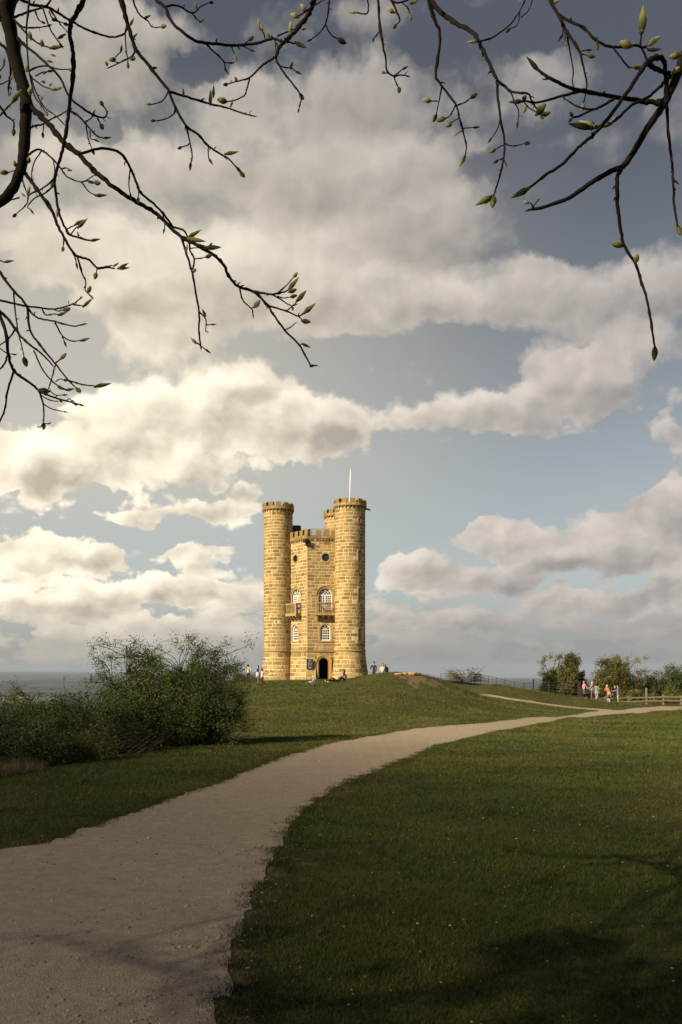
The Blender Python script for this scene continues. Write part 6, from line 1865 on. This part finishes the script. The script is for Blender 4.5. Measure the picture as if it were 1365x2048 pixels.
 (2.9, 2.8, 2.0, 1.3, [(79, 783), (87, 810), (88, 830), (88, 848)]), (2.8, 2.8, 1.4, 1.0, [(88, 846), (80, 855)]), (2.8, 2.8, 1.4, 1.0, [(88, 848), (100, 847)]),
 (2.85, 2.85, 1.4, 1.0, [(87, 808), (105, 818), (128, 823)]), (2.85, 2.85, 1.4, 0.9, [(82, 790), (100, 800), (117, 803)]), (2.8, 2.8, 1.2, 0.9, [(98, 780), (112, 790), (126, 790)]), (2.8, 2.8, 1.2, 0.9, [(133, 802), (139, 797), (143, 801)]),
 (3.05, 3.05, 2.2, 1.5, [(28, 741), (15, 785), (10, 820), (-2, 848), (-10, 880)]),
 (3.0, 2.85, 1.7, 1.2, [(68, 702), (87, 741), (110, 767), (133, 779)]), (2.95, 2.95, 1.6, 1.1, [(112, 728), (103, 760), (97, 779)]), (2.9, 2.9, 1.2, 0.9, [(112, 763), (120, 758), (128, 760)]),
 (3.15, 3.1, 1.6, 1.0, [(-10, 516), (6, 523), (12, 524)]), (3.1, 3.1, 2.2, 1.0, [(32, 658), (15, 680), (-8, 695)]), (3.1, 3.1, 1.4, 1.0, [(-8, 690), (14, 706), (33, 709)]), (3.1, 3.1, 2.0, 1.4, [(15, 712), (8, 730), (-8, 745)]),
 # ---- twigs on the end of the main branch
 (2.72, 2.65, 2.6, 1.7, [(363, 473), (374, 508), (385, 546), (392, 585), (399, 626), (398, 660), (402, 692)]), (2.65, 2.65, 1.8, 1.0, [(399, 624), (412, 638), (412, 662)]), (2.65, 2.65, 1.3, 0.9, [(412, 650), (423, 649)]),
 (2.65, 2.65, 1.5, 1.0, [(401, 690), (393, 685)]), (2.65, 2.65, 1.3, 1.0, [(402, 692), (412, 699)]), (2.7, 2.7, 1.4, 0.9, [(380, 497), (398, 495)]),
 (2.65, 2.6, 1.9, 1.1, [(480, 576), (486, 600), (504, 618), (506, 628)]), (2.6, 2.6, 1.4, 1.0, [(503, 617), (511, 613)]),
 (2.6, 2.5, 2.6, 1.2, [(505, 583), (545, 588), (574, 582), (580, 575)]), (2.55, 2.55, 1.6, 0.9, [(556, 586), (572, 572), (588, 554)]), (2.55, 2.5, 1.7, 1.1, [(544, 588), (560, 598), (576, 608), (586, 613)]),
 (2.55, 2.55, 1.3, 0.9, [(556, 593), (568, 596), (582, 594)]), (2.5, 2.5, 1.3, 1.0, [(587, 612), (592, 606), (597, 599)]),
 (2.6, 2.5, 2.4, 1.2, [(533, 608), (545, 614), (574, 622), (597, 632), (612, 623)]), (2.5, 2.5, 1.3, 1.0, [(597, 632), (606, 641)]), (2.55, 2.55, 1.3, 0.9, [(574, 622), (585, 612)]),
 (2.55, 2.55, 1.4, 1.0, [(570, 660), (582, 654), (590, 647)]), (2.5, 2.5, 1.2, 1.0, [(600, 690), (606, 687)]), (2.5, 2.5, 1.3, 0.9, [(620, 731), (629, 731)]),
 # ---- middle top
 (2.5, 2.5, 2.0, 1.2, [(734, -45), (736, -3), (737, 21), (731, 28), (714, 25)]),
 (2.5, 2.4, 3.0, 1.3, [(752, -50), (756, -3), (761, 53), (767, 94), (772, 117), (774, 141), (788, 152), (800, 150), (816, 152)]),
 (2.4, 2.4, 1.6, 1.1, [(788, 152), (797, 146), (806, 138)]), (2.4, 2.4, 1.5, 1.0, [(788, 153), (796, 172), (802, 177)]), (2.45, 2.45, 1.3, 0.9, [(760, 62), (747, 78)]), (2.4, 2.4, 1.2, 1.0, [(776, 146), (770, 146)]),
 (2.4, 2.4, 2.4, 1.1, [(760, -40), (785, 5), (797, 30), (800, 41), (793, 50)]), (2.4, 2.4, 2.4, 1.2, [(770, -15), (788, 4), (812, 2), (825, -10)]), (2.4, 2.4, 1.6, 1.1, [(804, 4), (816, 16), (820, 28)]), (2.4, 2.4, 1.2, 1.0, [(796, 28), (788, 24)]),
 (2.4, 2.3, 4.0, 1.3, [(848, -60), (857, -3), (869, 38), (881, 70), (876, 117), (872, 152), (887, 176), (913, 211), (919, 234), (926, 261), (933, 290), (931, 314)]),
 (2.35, 2.35, 1.8, 1.1, [(884, 174), (878, 205), (873, 229)]), (2.35, 2.35, 1.3, 1.0, [(876, 202), (862, 202)]), (2.3, 2.3, 1.6, 1.1, [(913, 211), (930, 205), (942, 196)]), (2.3, 2.3, 1.6, 1.1, [(911, 212), (901, 231), (890, 237)]),
 (2.3, 2.3, 1.4, 0.9, [(926, 257), (937, 256), (948, 255)]), (2.3, 2.3, 1.2, 0.9, [(918, 236), (904, 245)]), (2.3, 2.3, 1.2, 0.9, [(926, 260), (915, 267)]),
 # ---- right of centre
 (2.45, 2.2, 5.2, 3.2, [(835, -60), (858, -5), (884, 26), (913, 47), (946, 64), (957, 82), (968, 103), (984, 137), (995, 162)]),
 (2.2, 2.2, 3.2, 1.4, [(995, 162), (996, 191), (1002, 239), (1010, 287), (1006, 328), (997, 363), (987, 393)]),
 (2.2, 2.2, 1.5, 0.9, [(1010, 287), (1026, 292), (1050, 287)]), (2.2, 2.2, 1.4, 0.9, [(1002, 238), (994, 261), (983, 277)]), (2.2, 2.2, 1.3, 0.9, [(1010, 288), (998, 295), (991, 299)]), (2.2, 2.2, 1.3, 1.0, [(1008, 318), (1013, 330)]), (2.2, 2.2, 1.2, 1.0, [(1007, 316), (996, 321)]),
 (2.2, 2.2, 1.4, 1.1, [(988, 392), (981, 395)]),
 (2.2, 2.15, 3.0, 1.4, [(995, 162), (1010, 172), (1022, 183), (1040, 186), (1057, 188), (1067, 207), (1083, 228)]), (2.2, 2.2, 1.4, 0.9, [(1022, 184), (1030, 205), (1038, 223), (1036, 245)]),
 (2.15, 2.15, 1.4, 1.0, [(1045, 200), (1058, 215), (1074, 225), (1090, 231)]),
 (2.3, 2.3, 1.9, 1.1, [(957, 83), (975, 79), (994, 70), (1022, 48), (1040, 22), (1051, -2), (1060, -40)]), (2.3, 2.3, 1.2, 0.9, [(1040, 22), (1036, 48), (1020, 58)]), (2.3, 2.3, 1.3, 0.9, [(1042, 35), (1058, 20), (1068, -10)]),
 (2.3, 2.2, 4.2, 1.3, [(1085, -50), (1099, -3), (1118, 32), (1134, 64), (1159, 102), (1169, 140), (1174, 172), (1167, 209)]),
 (2.3, 2.2, 3.2, 2.2, [(1120, 30), (1128, 37), (1169, 57), (1191, 80), (1226, 94), (1252, 93), (1281, 93), (1295, 121)]), (2.25, 2.2, 2.0, 1.2, [(1226, 95), (1242, 115), (1258, 134), (1268, 134)]), (2.2, 2.2, 1.4, 0.9, [(1256, 131), (1257, 137)]),
 (2.25, 2.25, 1.7, 1.1, [(1133, 60), (1140, 100), (1147, 143), (1145, 160), (1148, 176)]), (2.25, 2.25, 1.3, 1.0, [(1127, 50), (1126, 68), (1121, 75)]), (2.25, 2.25, 1.2, 0.9, [(1130, 62), (1131, 82)]), (2.2, 2.2, 1.2, 0.9, [(1160, 103), (1174, 100)]), (2.2, 2.2, 1.2, 0.9, [(1162, 108), (1177, 111)]),
 (2.2, 2.2, 2.2, 1.8, [(1281, 93), (1283, 76), (1284, 60)]), (2.2, 2.2, 1.6, 1.2, [(1283, 95), (1292, 92), (1301, 87)]), (2.2, 2.2, 1.5, 1.2, [(1286, 95), (1294, 96), (1301, 101)]), (2.2, 2.2, 1.2, 1.0, [(1193, 80), (1195, 86)]),
 # ---- right limb
 (2.3, 2.2, 11, 3.0, [(1395, 20), (1378, 90), (1366, 118), (1354, 153), (1338, 188), (1322, 217), (1296, 255), (1274, 293), (1249, 330), (1226, 341), (1191, 360), (1159, 382), (1134, 398), (1089, 414), (1062, 419)]),
 (2.2, 2.2, 2.2, 1.2, [(1068, 417), (1063, 408), (1057, 405)]), (2.2, 2.2, 1.4, 1.0, [(1066, 414), (1073, 405), (1078, 398)]),
 (2.2, 2.1, 4.8, 2.0, [(1244, 335), (1236, 352), (1235, 379), (1236, 417), (1242, 457), (1248, 489), (1271, 527), (1282, 560), (1294, 598), (1303, 645), (1310, 696)]),
 (2.25, 2.2, 3.4, 2.2, [(1333, 195), (1334, 210), (1338, 271), (1344, 319), (1347, 360), (1349, 407), (1356, 453)]),
 (2.25, 2.15, 5.4, 2.6, [(1325, 203), (1302, 204), (1281, 202), (1233, 194), (1201, 188), (1169, 182), (1137, 174), (1105, 159), (1085, 146), (1074, 138)]),
 (2.2, 2.15, 3.0, 2.0, [(1168, 182), (1128, 191), (1080, 204), (1045, 202)]), (2.2, 2.15, 3.0, 1.8, [(1228, 198), (1205, 212), (1185, 220), (1153, 234), (1140, 229)]), (2.15, 2.15, 2.2, 1.3, [(1186, 219), (1158, 214), (1131, 198)]), (2.15, 2.15, 1.4, 1.1, [(1150, 233), (1144, 238)]),
 (2.2, 2.25, 5.0, 4.0, [(1291, 128), (1312, 115), (1328, 121), (1331, 140), (1333, 178), (1334, 206)]), (2.25, 2.2, 4.6, 4.0, [(1350, 150), (1335, 146), (1312, 137), (1293, 126)]),
 (2.25, 2.15, 3.8, 2.2, [(1342, 150), (1338, 156), (1319, 175), (1296, 194), (1265, 210), (1236, 236), (1214, 252), (1200, 253), (1185, 252)]), (2.15, 2.15, 2.0, 1.6, [(1198, 254), (1188, 257), (1176, 257)]),
 (2.2, 2.0, 4.6, 2.6, [(1296, 124), (1265, 169), (1239, 207), (1201, 255), (1175, 280), (1153, 300), (1121, 331), (1086, 355), (1053, 380)]),
 (2.25, 2.2, 2.6, 2.0, [(1372, 105), (1360, 111), (1354, 113)]),
]
# buds: x, y, dx, dy (pointing direction), length px, shape (0 slim pointed, 1 round), tone (0 pale, 1 green, 2 dark), depth
BUDS = [
 (474, 335, 12, 12, 20, 0, 2, 2.6), (382, 327, -1, 16, 18, 0, 1, 2.6), (364, 294, -8, 2, 10, 1, 1, 2.6), (419, 318, 8, 14, 16, 0, 1, 2.6), (453, 308, 26, -2, 26, 0, 1, 2.6), (303, 209, -14, -2, 13, 0, 1, 2.65), (310, 241, -7, 0, 9, 1, 2, 2.65),
 (368, 190, -2, -14, 15, 0, 1, 2.65), (421, 207, 2, -30, 26, 0, 0, 2.65), (427, 192, 1, -22, 22, 0, 0, 2.65), (462, 212, 5, -17, 17, 0, 0, 2.62), (453, 203, -18, -4, 19, 1, 1, 2.6),
 (231, 119, -12, 1, 13, 1, 1, 2.7), (215, 131, -3, -8, 9, 1, 1, 2.7), (262, 119, 10, -1, 11, 1, 1, 2.7), (256, 126, 0, 9, 10, 1, 1, 2.7), (242, 103, 3, -14, 14, 0, 2, 2.7), (262, 49, 6, -14, 15, 0, 1, 2.7), (266, 75, 12, -7, 13, 0, 1, 2.7),
 (290, 36, 11, -6, 14, 0, 0, 2.9), (400, 44, 10, -11, 15, 0, 1, 2.75), (394, 18, -4, -14, 15, 0, 1, 2.75), (451, 138, 8, 10, 12, 0, 1, 2.7), (420, 5, 7, -1, 8, 1, 2, 2.75),
 (474, 162, -4, -9, 11, 1, 1, 2.6), (600, 190, 7, 8, 13, 1, 1, 2.6), (598, 218, -1, 4, 7, 1, 2, 2.6), (582, 136, 4, -16, 16, 0, 2, 2.6), (593, 86, 20, 14, 27, 0, 2, 2.6), (581, 66, 1, -24, 25, 0, 0, 2.6), (592, 55, 8, -16, 18, 0, 1, 2.6),
 (520, 57, -3, -18, 18, 0, 0, 2.6), (526, 66, -4, -16, 17, 0, 0, 2.6), (540, 75, -7, -14, 16, 0, 1, 2.6), (551, 86, -1, 16, 16, 0, 1, 2.6), (597, 34, -16, -6, 17, 1, 0, 2.6), (612, 22, -10, -12, 16, 1, 0, 2.6), (676, 78, 16, 7, 19, 1, 2, 2.6), (605, 59, 3, -1, 10, 0, 1, 2.6),
 (208, 276, 16, 1, 17, 0, 1, 2.8), (185, 231, 7, -12, 14, 0, 0, 2.85), (103, 96, 26, -2, 27, 0, 1, 2.9), (84, 92, 0, -14, 14, 1, 1, 2.95), (62, 79, -1, -14, 15, 1, 1, 2.95), (118, 76, 14, -7, 18, 0, 1, 2.85), (84, 44, 7, 3, 9, 1, 2, 2.9), (128, 47, 8, 1, 10, 1, 2, 2.9),
 (115, 25, 4, -9, 11, 0, 2, 2.9), (105, 40, 8, -1, 10, 1, 2, 2.9), (88, 147, 14, -5, 15, 0, 1, 2.9), (84, 163, 6, 1, 8, 1, 1, 2.9), (106, 179, 21, -1, 23, 0, 0, 2.9), (100, 171, 4, -6, 8, 0, 1, 2.9), (86, 266, 0, 9, 10, 1, 1, 3.1), (83, 199, 3, -9, 11, 0, 0, 2.9),
 (104, 110, 8, 4, 12, 0, 1, 2.95), (96, 122, 8, 0, 11, 0, 1, 2.95), (28, 259, 1, 16, 17, 1, 2, 3.1), (27, 202, 19, -29, 30, 0, 1, 3.0), (16, 345, -14, 2, 16, 1, 1, 3.05), (32, 333, -2, -9, 12, 1, 1, 3.05), (58, 325, 0, -10, 12, 1, 1, 3.0), (54, 142, -2, -16, 16, 1, 0, 2.95), (60, 188, 2, -12, 14, 1, 0, 2.95),
 (8, 128, 2, -12, 14, 0, 0, 3.1), (20, 190, 2, -9, 11, 0, 0, 3.1), (22, 160, 5, -9, 12, 0, 0, 3.1), (0, 150, 0, 8, 10, 1, 1, 3.1), (56, 388, 4, -20, 20, 0, 0, 2.85), (50, 392, -9, -8, 13, 0, 0, 2.85), (193, 391, 20, -4, 22, 0, 1, 2.95), (180, 365, 17, 1, 18, 0, 1, 2.95), (137, 341, 9, 0, 9, 0, 1, 2.9),
 (240, 535, 18, -7, 20, 0, 1, 2.8), (238, 537, 21, -4, 22, 0, 0, 2.8), (228, 532, 10, -6, 13, 0, 1, 2.8), (177, 585, 5, -12, 14, 1, 1, 2.85), (115, 432, -2, -18, 18, 0, 0, 2.8), (152, 449, 15, -12, 20, 0, 1, 2.8), (158, 454, 19, -14, 25, 0, 1, 2.8), (158, 473, -2, -8, 11, 0, 0, 2.8), (183, 481, 18, -3, 19, 0, 1, 2.8),
 (163, 681, 19, -3, 20, 0, 1, 2.9), (193, 773, 29, -6, 31, 0, 1, 2.8), (122, 718, 10, -12, 17, 1, 0, 2.85), (168, 612, 20, -14, 24, 0, 1, 2.95), (160, 598, 5, -6, 9, 0, 2, 2.95), (119, 630, 18, -5, 19, 0, 1, 2.95), (49, 716, 5, 17, 19, 1, 1, 3.0), (97, 783, -20, 0, 21, 1, 0, 2.9), (118, 775, 16, 6, 17, 0, 1, 2.85), (134, 780, 19, -1, 19, 0, 1, 2.85),
 (120, 799, 3, 4, 8, 1, 1, 2.8), (150, 809, 9, -1, 10, 0, 2, 2.8), (10, 524, 17, -3, 19, 0, 1, 3.1), (27, 709, 7, 0, 8, 0, 2, 3.1), (80, 855, -2, -1, 7, 0, 2, 2.8), (97, 848, 5, -2, 8, 0, 2, 2.8),
 (379, 474, 24, -13, 27, 0, 1, 2.68), (380, 478, 32, 6, 33, 0, 0, 2.68), (415, 495, 29, 3, 30, 0, 0, 2.66), (420, 491, 4, -5, 9, 0, 1, 2.66), (373, 503, 3, -14, 16, 0, 0, 2.7), (386, 543, 6, -6, 10, 1, 0, 2.7), (411, 631, -7, -15, 18, 0, 0, 2.65), (393, 686, -13, -13, 19, 0, 0, 2.65), (412, 663, 4, 1, 7, 0, 2, 2.65),
 (509, 614, 12, -13, 18, 1, 0, 2.6), (580, 576, 20, -20, 27, 0, 0, 2.5), (579, 584, 14, -4, 16, 1, 1, 2.5), (596, 600, 18, -24, 30, 0, 0, 2.5), (611, 624, 21, -21, 29, 0, 0, 2.5), (605, 642, 16, 2, 17, 1, 1, 2.5), (586, 611, 10, -2, 11, 0, 1, 2.5), (586, 614, 0, 4, 8, 1, 1, 2.5), (590, 647, 4, -3, 7, 0, 0, 2.55), (606, 688, 16, 6, 17, 0, 1, 2.5), (621, 733, 7, -2, 9, 1, 2, 2.5),
 (714, 25, -16, -2, 18, 0, 0, 2.5), (806, 138, 13, -10, 16, 0, 1, 2.4), (770, 146, -6, -3, 9, 1, 0, 2.4), (798, 176, 1, 13, 13, 1, 2, 2.4), (788, 25, -13, -9, 16, 1, 0, 2.4), (822, 8, 16, -5, 19, 0, 1, 2.4), (748, 77, -2, 6, 7, 1, 2, 2.45), (814, 152, 4, 0, 8, 0, 2, 2.4),
 (862, 202, -16, -3, 17, 1, 0, 2.35), (942, 196, 14, -6, 15, 1, 1, 2.3), (873, 229, -5, 11, 15, 1, 2, 2.35), (891, 237, -17, 4, 18, 1, 1, 2.3), (930, 314, -11, 20, 22, 0, 1, 2.3), (954, 83, -22, 4, 22, 0, 0, 2.25),
 (983, 394, -33, 18, 37, 0, 1, 2.2), (988, 394, -3, 22, 22, 1, 1, 2.2), (1047, 200, 5, -9, 12, 1, 1, 2.15), (1043, 203, -26, -1, 26, 0, 2, 2.15), (1052, 214, -4, 9, 13, 1, 0, 2.15), (1074, 228, 18, -18, 24, 1, 1, 2.15), (1086, 230, 13, -3, 16, 1, 1, 2.15), (1082, 232, 4, 6, 10, 1, 1, 2.15), (1013, 328, 1, 8, 10, 0, 1, 2.2),
 (1125, 72, -9, 10, 16, 0, 0, 2.25), (1108, 5, 10, -3, 12, 1, 0, 2.3), (1195, 84, 2, 11, 15, 1, 1, 2.2), (1284, 60, 3, -49, 47, 0, 1, 2.15), (1301, 88, 25, -24, 34, 0, 0, 2.15), (1299, 100, 22, 2, 23, 0, 2, 2.15), (1262, 93, -21, -11, 24, 1, 1, 2.15),
 (1054, 379, -33, 19, 36, 0, 1, 2.0), (1076, 139, -27, -21, 33, 0, 2, 2.15), (1180, 256, -44, -16, 44, 0, 2, 2.1), (1186, 252, -28, -14, 30, 0, 0, 2.15), (1222, 246, 12, -16, 22, 0, 0, 2.15), (1310, 695, 2, 24, 25, 1, 1, 2.1), (1245, 492, -22, -3, 24, 1, 1, 2.15), (1272, 524, 3, -14, 18, 1, 1, 2.15), (1355, 452, 6, 16, 20, 1, 1, 2.2),
 (1058, 406, -9, -3, 12, 1, 0, 2.2), (1360, 110, -18, 2, 21, 1, 1, 2.2), (1345, 146, 10, -8, 18, 1, 0, 2.25), (1074, 402, 5, -5, 8, 1, 1, 2.2), (1146, 229, -5, -3, 9, 1, 2, 2.15),
]
MT = Vector((-3.4, -1.2, 0)); MT.z = h1(MT.x, MT.y)
mag = empty('magnolia_tree', MT)
tag(mag, 'budding magnolia tree whose dark twigs hang into the top of the picture', 'tree')
def mp_(px, py, D): return np.array([(px - 682.5) / F * D, D, EYE - (py - YH) / F * D])
limbs = {}
def tube_part(name, pts, rad, sides=7, knob=0.0):
    t = Tubes(sides); t.add(pts, rad)
    o = obj(name, t.mesh(name, M['bark'], MT), mag); return o
for bi, (d0, d1, r0, r1, pts) in enumerate(BR):
    P2 = np.array(pts, float)
    n = len(P2)
    s = np.concatenate([[0], np.cumsum(np.linalg.norm(np.diff(P2, axis=0), axis=1))]); s /= s[-1]
    D = d0 + (d1 - d0) * s + 0.05 * np.sin(s * 5 + bi)  * min(1, n / 8)
    W = np.array([mp_(x, y, d) for (x, y), d in zip(P2, D)])
    C = catmull(W, 5)
    m = len(C)
    tt = np.linspace(0, 1, m)
    rad = (r0 + (r1 - r0) * tt ** 0.8) / F * np.interp(tt, s, D)
    rr = np.random.default_rng(bi)
    C = C + rr.normal(0, 1, C.shape) * (rad[:, None] * (0.16 if r0 < 8 else 0.05))
    rad = rad * (1 + rr.uniform(-0.06, 0.10, m)); 
    kn = (rr.uniform(0, 1, m) < 0.12) & (r0 < 8)
    rad = np.where(kn, rad * 1.34, rad) * 0.96
    rad[-1] *= 0.8
    limbs[bi] = (C, rad)
    t = Tubes(7); t.add(C, rad)
    # short spurs and scale scars along the thinner branches
    L = np.linalg.norm(np.diff(C, axis=0), axis=1).sum()
    for k in range(int(L / 0.11)):
        if r0 > 8: break
        j = rr.integers(2, m - 1) if m > 3 else 1
        dr = rr.normal(0, 1, 3); ax = C[min(j + 1, m - 1)] - C[j - 1]; ax /= np.linalg.norm(ax) + 1e-9
        dr = dr - ax * (dr @ ax) * 0.7; dr /= np.linalg.norm(dr)
        ll = rr.uniform(0.005, 0.016)
        t.add([C[j], C[j] + dr * ll * .6, C[j] + dr * ll + ax * ll * .4], [rad[j] * .6, rad[j] * .55, rad[j] * .3])
    obj('branch', t.mesh('branch', M['bark'], MT), mag)
# buds
def bud_mesh(shape, mat, seed):
    rr = random.Random(seed)
    mb = MB()
    if shape == 0: prof = [(0.05, -0.06), (0.10, 0.02), (0.140, 0.16), (0.155, 0.34), (0.140, 0.52), (0.105, 0.70), (0.06, 0.86), (0.025, 0.97), (0.004, 1.04)]
    else: prof = [(0.07, -0.06), (0.17, 0.04), (0.25, 0.22), (0.28, 0.42), (0.25, 0.64), (0.175, 0.83), (0.08, 0.96), (0.01, 1.02)]
    mb.lathe(prof, 10)
    # overlapping outer scale with its own edge
    pr = [(r * 1.10 + 0.008, z) for r, z in prof if z < 0.66]
    n = 10; vs = []; 
    for i, (r, z) in enumerate(pr):
        for j in range(6):
            th = PI * 1.15 * j / 5 + 0.4
            zz = z - (0.10 * (i == len(pr) - 1)) * abs(j - 2.5)
            vs.append((r * math.cos(th), r * math.sin(th), zz))
    mb.add(vs, [(i * 6 + j, i * 6 + j + 1, (i + 1) * 6 + j + 1, (i + 1) * 6 + j) for i in range(len(pr) - 1) for j in range(5)])
    # stalk collar
    mb.lathe([(0.07, -0.16), (0.10, -0.10), (0.10, -0.04), (0.06, 0.0)], 7)
    return mb.mesh('bud', mat, True)
BM = {(s, t): bud_mesh(s, M[('bud_pale', 'bud_green', 'bud_dark')[t]], s * 3 + t) for s in (0, 1) for t in (0, 1, 2)}
# small leaf buds on the twig ends that carry no flower bud
for bi, (d0, d1, r0, r1, pts) in enumerate(BR):
    for (e, q) in ((pts[-1], pts[-2]),):
        if min((e[0] - b[0]) ** 2 + (e[1] - b[1]) ** 2 for b in BUDS) > 49 and -20 < e[0] < 1385 and -20 < e[1]:
            v = Vector((e[0] - q[0], e[1] - q[1], 0)).normalized()
            BUDS.append((e[0], e[1], v.x * 9, v.y * 9, 9 + (bi * 7) % 6, bi % 2, (bi * 5) % 3, d1))
for i, (x, y, dx, dy, L, shp, tone, D) in enumerate(BUDS):
    o = bpy.data.objects.new('bud', BM[(shp, tone)])
    link(o, mag)
    p0 = mp_(x, y, D); tip = mp_(x + dx, y + dy, D)
    rr = random.Random(i)
    d = Vector(tip - p0); d.y += rr.uniform(-0.35, 0.35) * d.length
    ln = L / F * D
    q = d.to_track_quat('Z', 'Y') @ Matrix.Rotation(rr.uniform(0, 6.28), 3, 'Z').to_quaternion()
    o.rotation_mode = 'QUATERNION'; o.rotation_quaternion = q
    o.location = Vector(p0) - MT
    wk = rr.uniform(0.80, 1.06) * (1.0 if L > 14 else 1.15)
    o.scale = (ln * wk, ln * wk, ln)
# trunk and the boughs that carry these branches, all behind and above the camera
def bough(pts, r0, r1, name='bough', sides=10):
    C = catmull(pts, 6); rr = np.random.default_rng(len(pts) + int(r0 * 1000))
    C = C + rr.normal(0, 0.006, C.shape)
    tube_part(name, C, np.linspace(r0, r1, len(C)) * (1 + rr.uniform(-.05, .07, len(C))), sides)
    return C
z0 = MT.z
tube_part('trunk', catmull([(-3.4, -1.2, z0 - .3), (-3.38, -1.2, z0 + .4), (-3.3, -1.15, z0 + 1.3), (-3.2, -1.0, z0 + 2.3)], 6), np.linspace(0.24, 0.14, 19), 14)
pl = mp_(6, -90, 3.0 + 0.0); pl2 = mp_(60, -90, 3.1); prt = mp_(1395, 20, 2.3)
A1_ = bough([(-3.2, -1.0, z0 + 2.2), (-2.75, 0.6, 3.7), (-1.9, 2.0, 4.5), tuple(pl + np.array([-.25, -.2, .18])), tuple(pl)], 0.10, 0.031)
bough([(-2.75, 0.6, 3.7), (-1.7, 1.6, 4.6), (-1.0, 2.5, 4.75), tuple(pl2)], 0.07, 0.026)
bough([(-3.2, -1.0, z0 + 2.2), (-2.4, -.7, 4.2), (-0.6, 0.2, 5.1), (0.7, 1.1, 4.9), (1.25, 1.9, 4.2), tuple(prt)], 0.10, 0.017)
bough([(-1.9, 2.0, 4.5), (-0.9, 2.4, 4.75), (0.0, 2.4, 4.75), (0.5, 2.3, 4.6), (0.9, 2.3, 4.45)], 0.05, 0.018)
bough([(-3.3, -1.1, z0 + 1.7), (-4.4, -1.0, 3.0), (-5.8, -0.4, 3.9), (-7.4, 0.0, 4.3)], 0.09, 0.02)
bough([(-3.2, -1.0, z0 + 2.2), (-3.6, -1.6, 3.9), (-4.4, -2.6, 5.2), (-5.4, -3.6, 6.0)], 0.09, 0.02)
bough([(-3.2, -1.0, z0 + 2.2), (-3.3, -0.4, 3.8), (-4.2, 0.9, 5.0), (-5.0, 1.6, 5.4)], 0.08, 0.02)
bough([(-2.4, -.7, 4.2), (-2.2, -1.6, 5.4), (-1.9, -2.8, 6.2)], 0.07, 0.02)
# the rest of the canopy, out of the frame (it throws the soft shade at the foot of the picture)
anch = [((-4.4, -1.0, 3.0), (-5.8, -0.4, 3.9), (-7.4, 0.0, 4.3)), ((-3.6, -1.6, 3.9), (-4.4, -2.6, 5.2), (-5.4, -3.6, 6.0)), ((-3.3, -0.4, 3.8), (-4.2, .9, 5.0), (-5.0, 1.6, 5.4)), ((-2.2, -1.6, 5.4), (-1.9, -2.8, 6.2), (-1.9, -2.8, 6.2)), ((-2.4, -.7, 4.2), (-0.6, .2, 5.1), (0.7, 1.1, 4.9))]
rr = np.random.default_rng(77)
for k in range(75):
    a = anch[k % 5]; t = rr.uniform(0.2, 1); i = 0 if t < .5 else 1
    p = np.array(a[i]) * (1 - (t * 2 % 1)) + np.array(a[min(i + 1, 2)]) * (t * 2 % 1)
    d = rr.normal(0, 1, 3); d[2] = d[2] * .5 + .1; d /= np.linalg.norm(d)
    L = rr.uniform(0.7, 1.9)
    pts = [p, p + d * L * .4 + rr.normal(0, .08, 3), p + d * L * .75 + rr.normal(0, .12, 3), p + d * L + rr.normal(0, .15, 3) - np.array([0, 0, .15 * L])]
    C = catmull(pts, 4)
    ok = True
    for c in C:
        if c[1] > 0.2 and abs(c[0] / c[1] * F) < 800 and EYE + 1.0 < c[2] < EYE + 1400 / F * c[1]: ok = False
    if not ok: continue
    tbx = Tubes(6); tbx.add(C, np.linspace(0.024, 0.005, len(C)))
    for m in range(6):
        j = rr.integers(3, len(C)); e = C[j] + rr.normal(0, .22, 3)
        if e[1] > 0.2 and abs(e[0] / e[1] * F) < 800 and e[2] < EYE + 1400 / F * e[1]: continue
        tbx.add([C[j], (C[j] + e) / 2 + rr.normal(0, .03, 3), e], [0.008, 0.006, 0.003])
    obj('branch', tbx.mesh('branch', M['bark'], MT), mag)
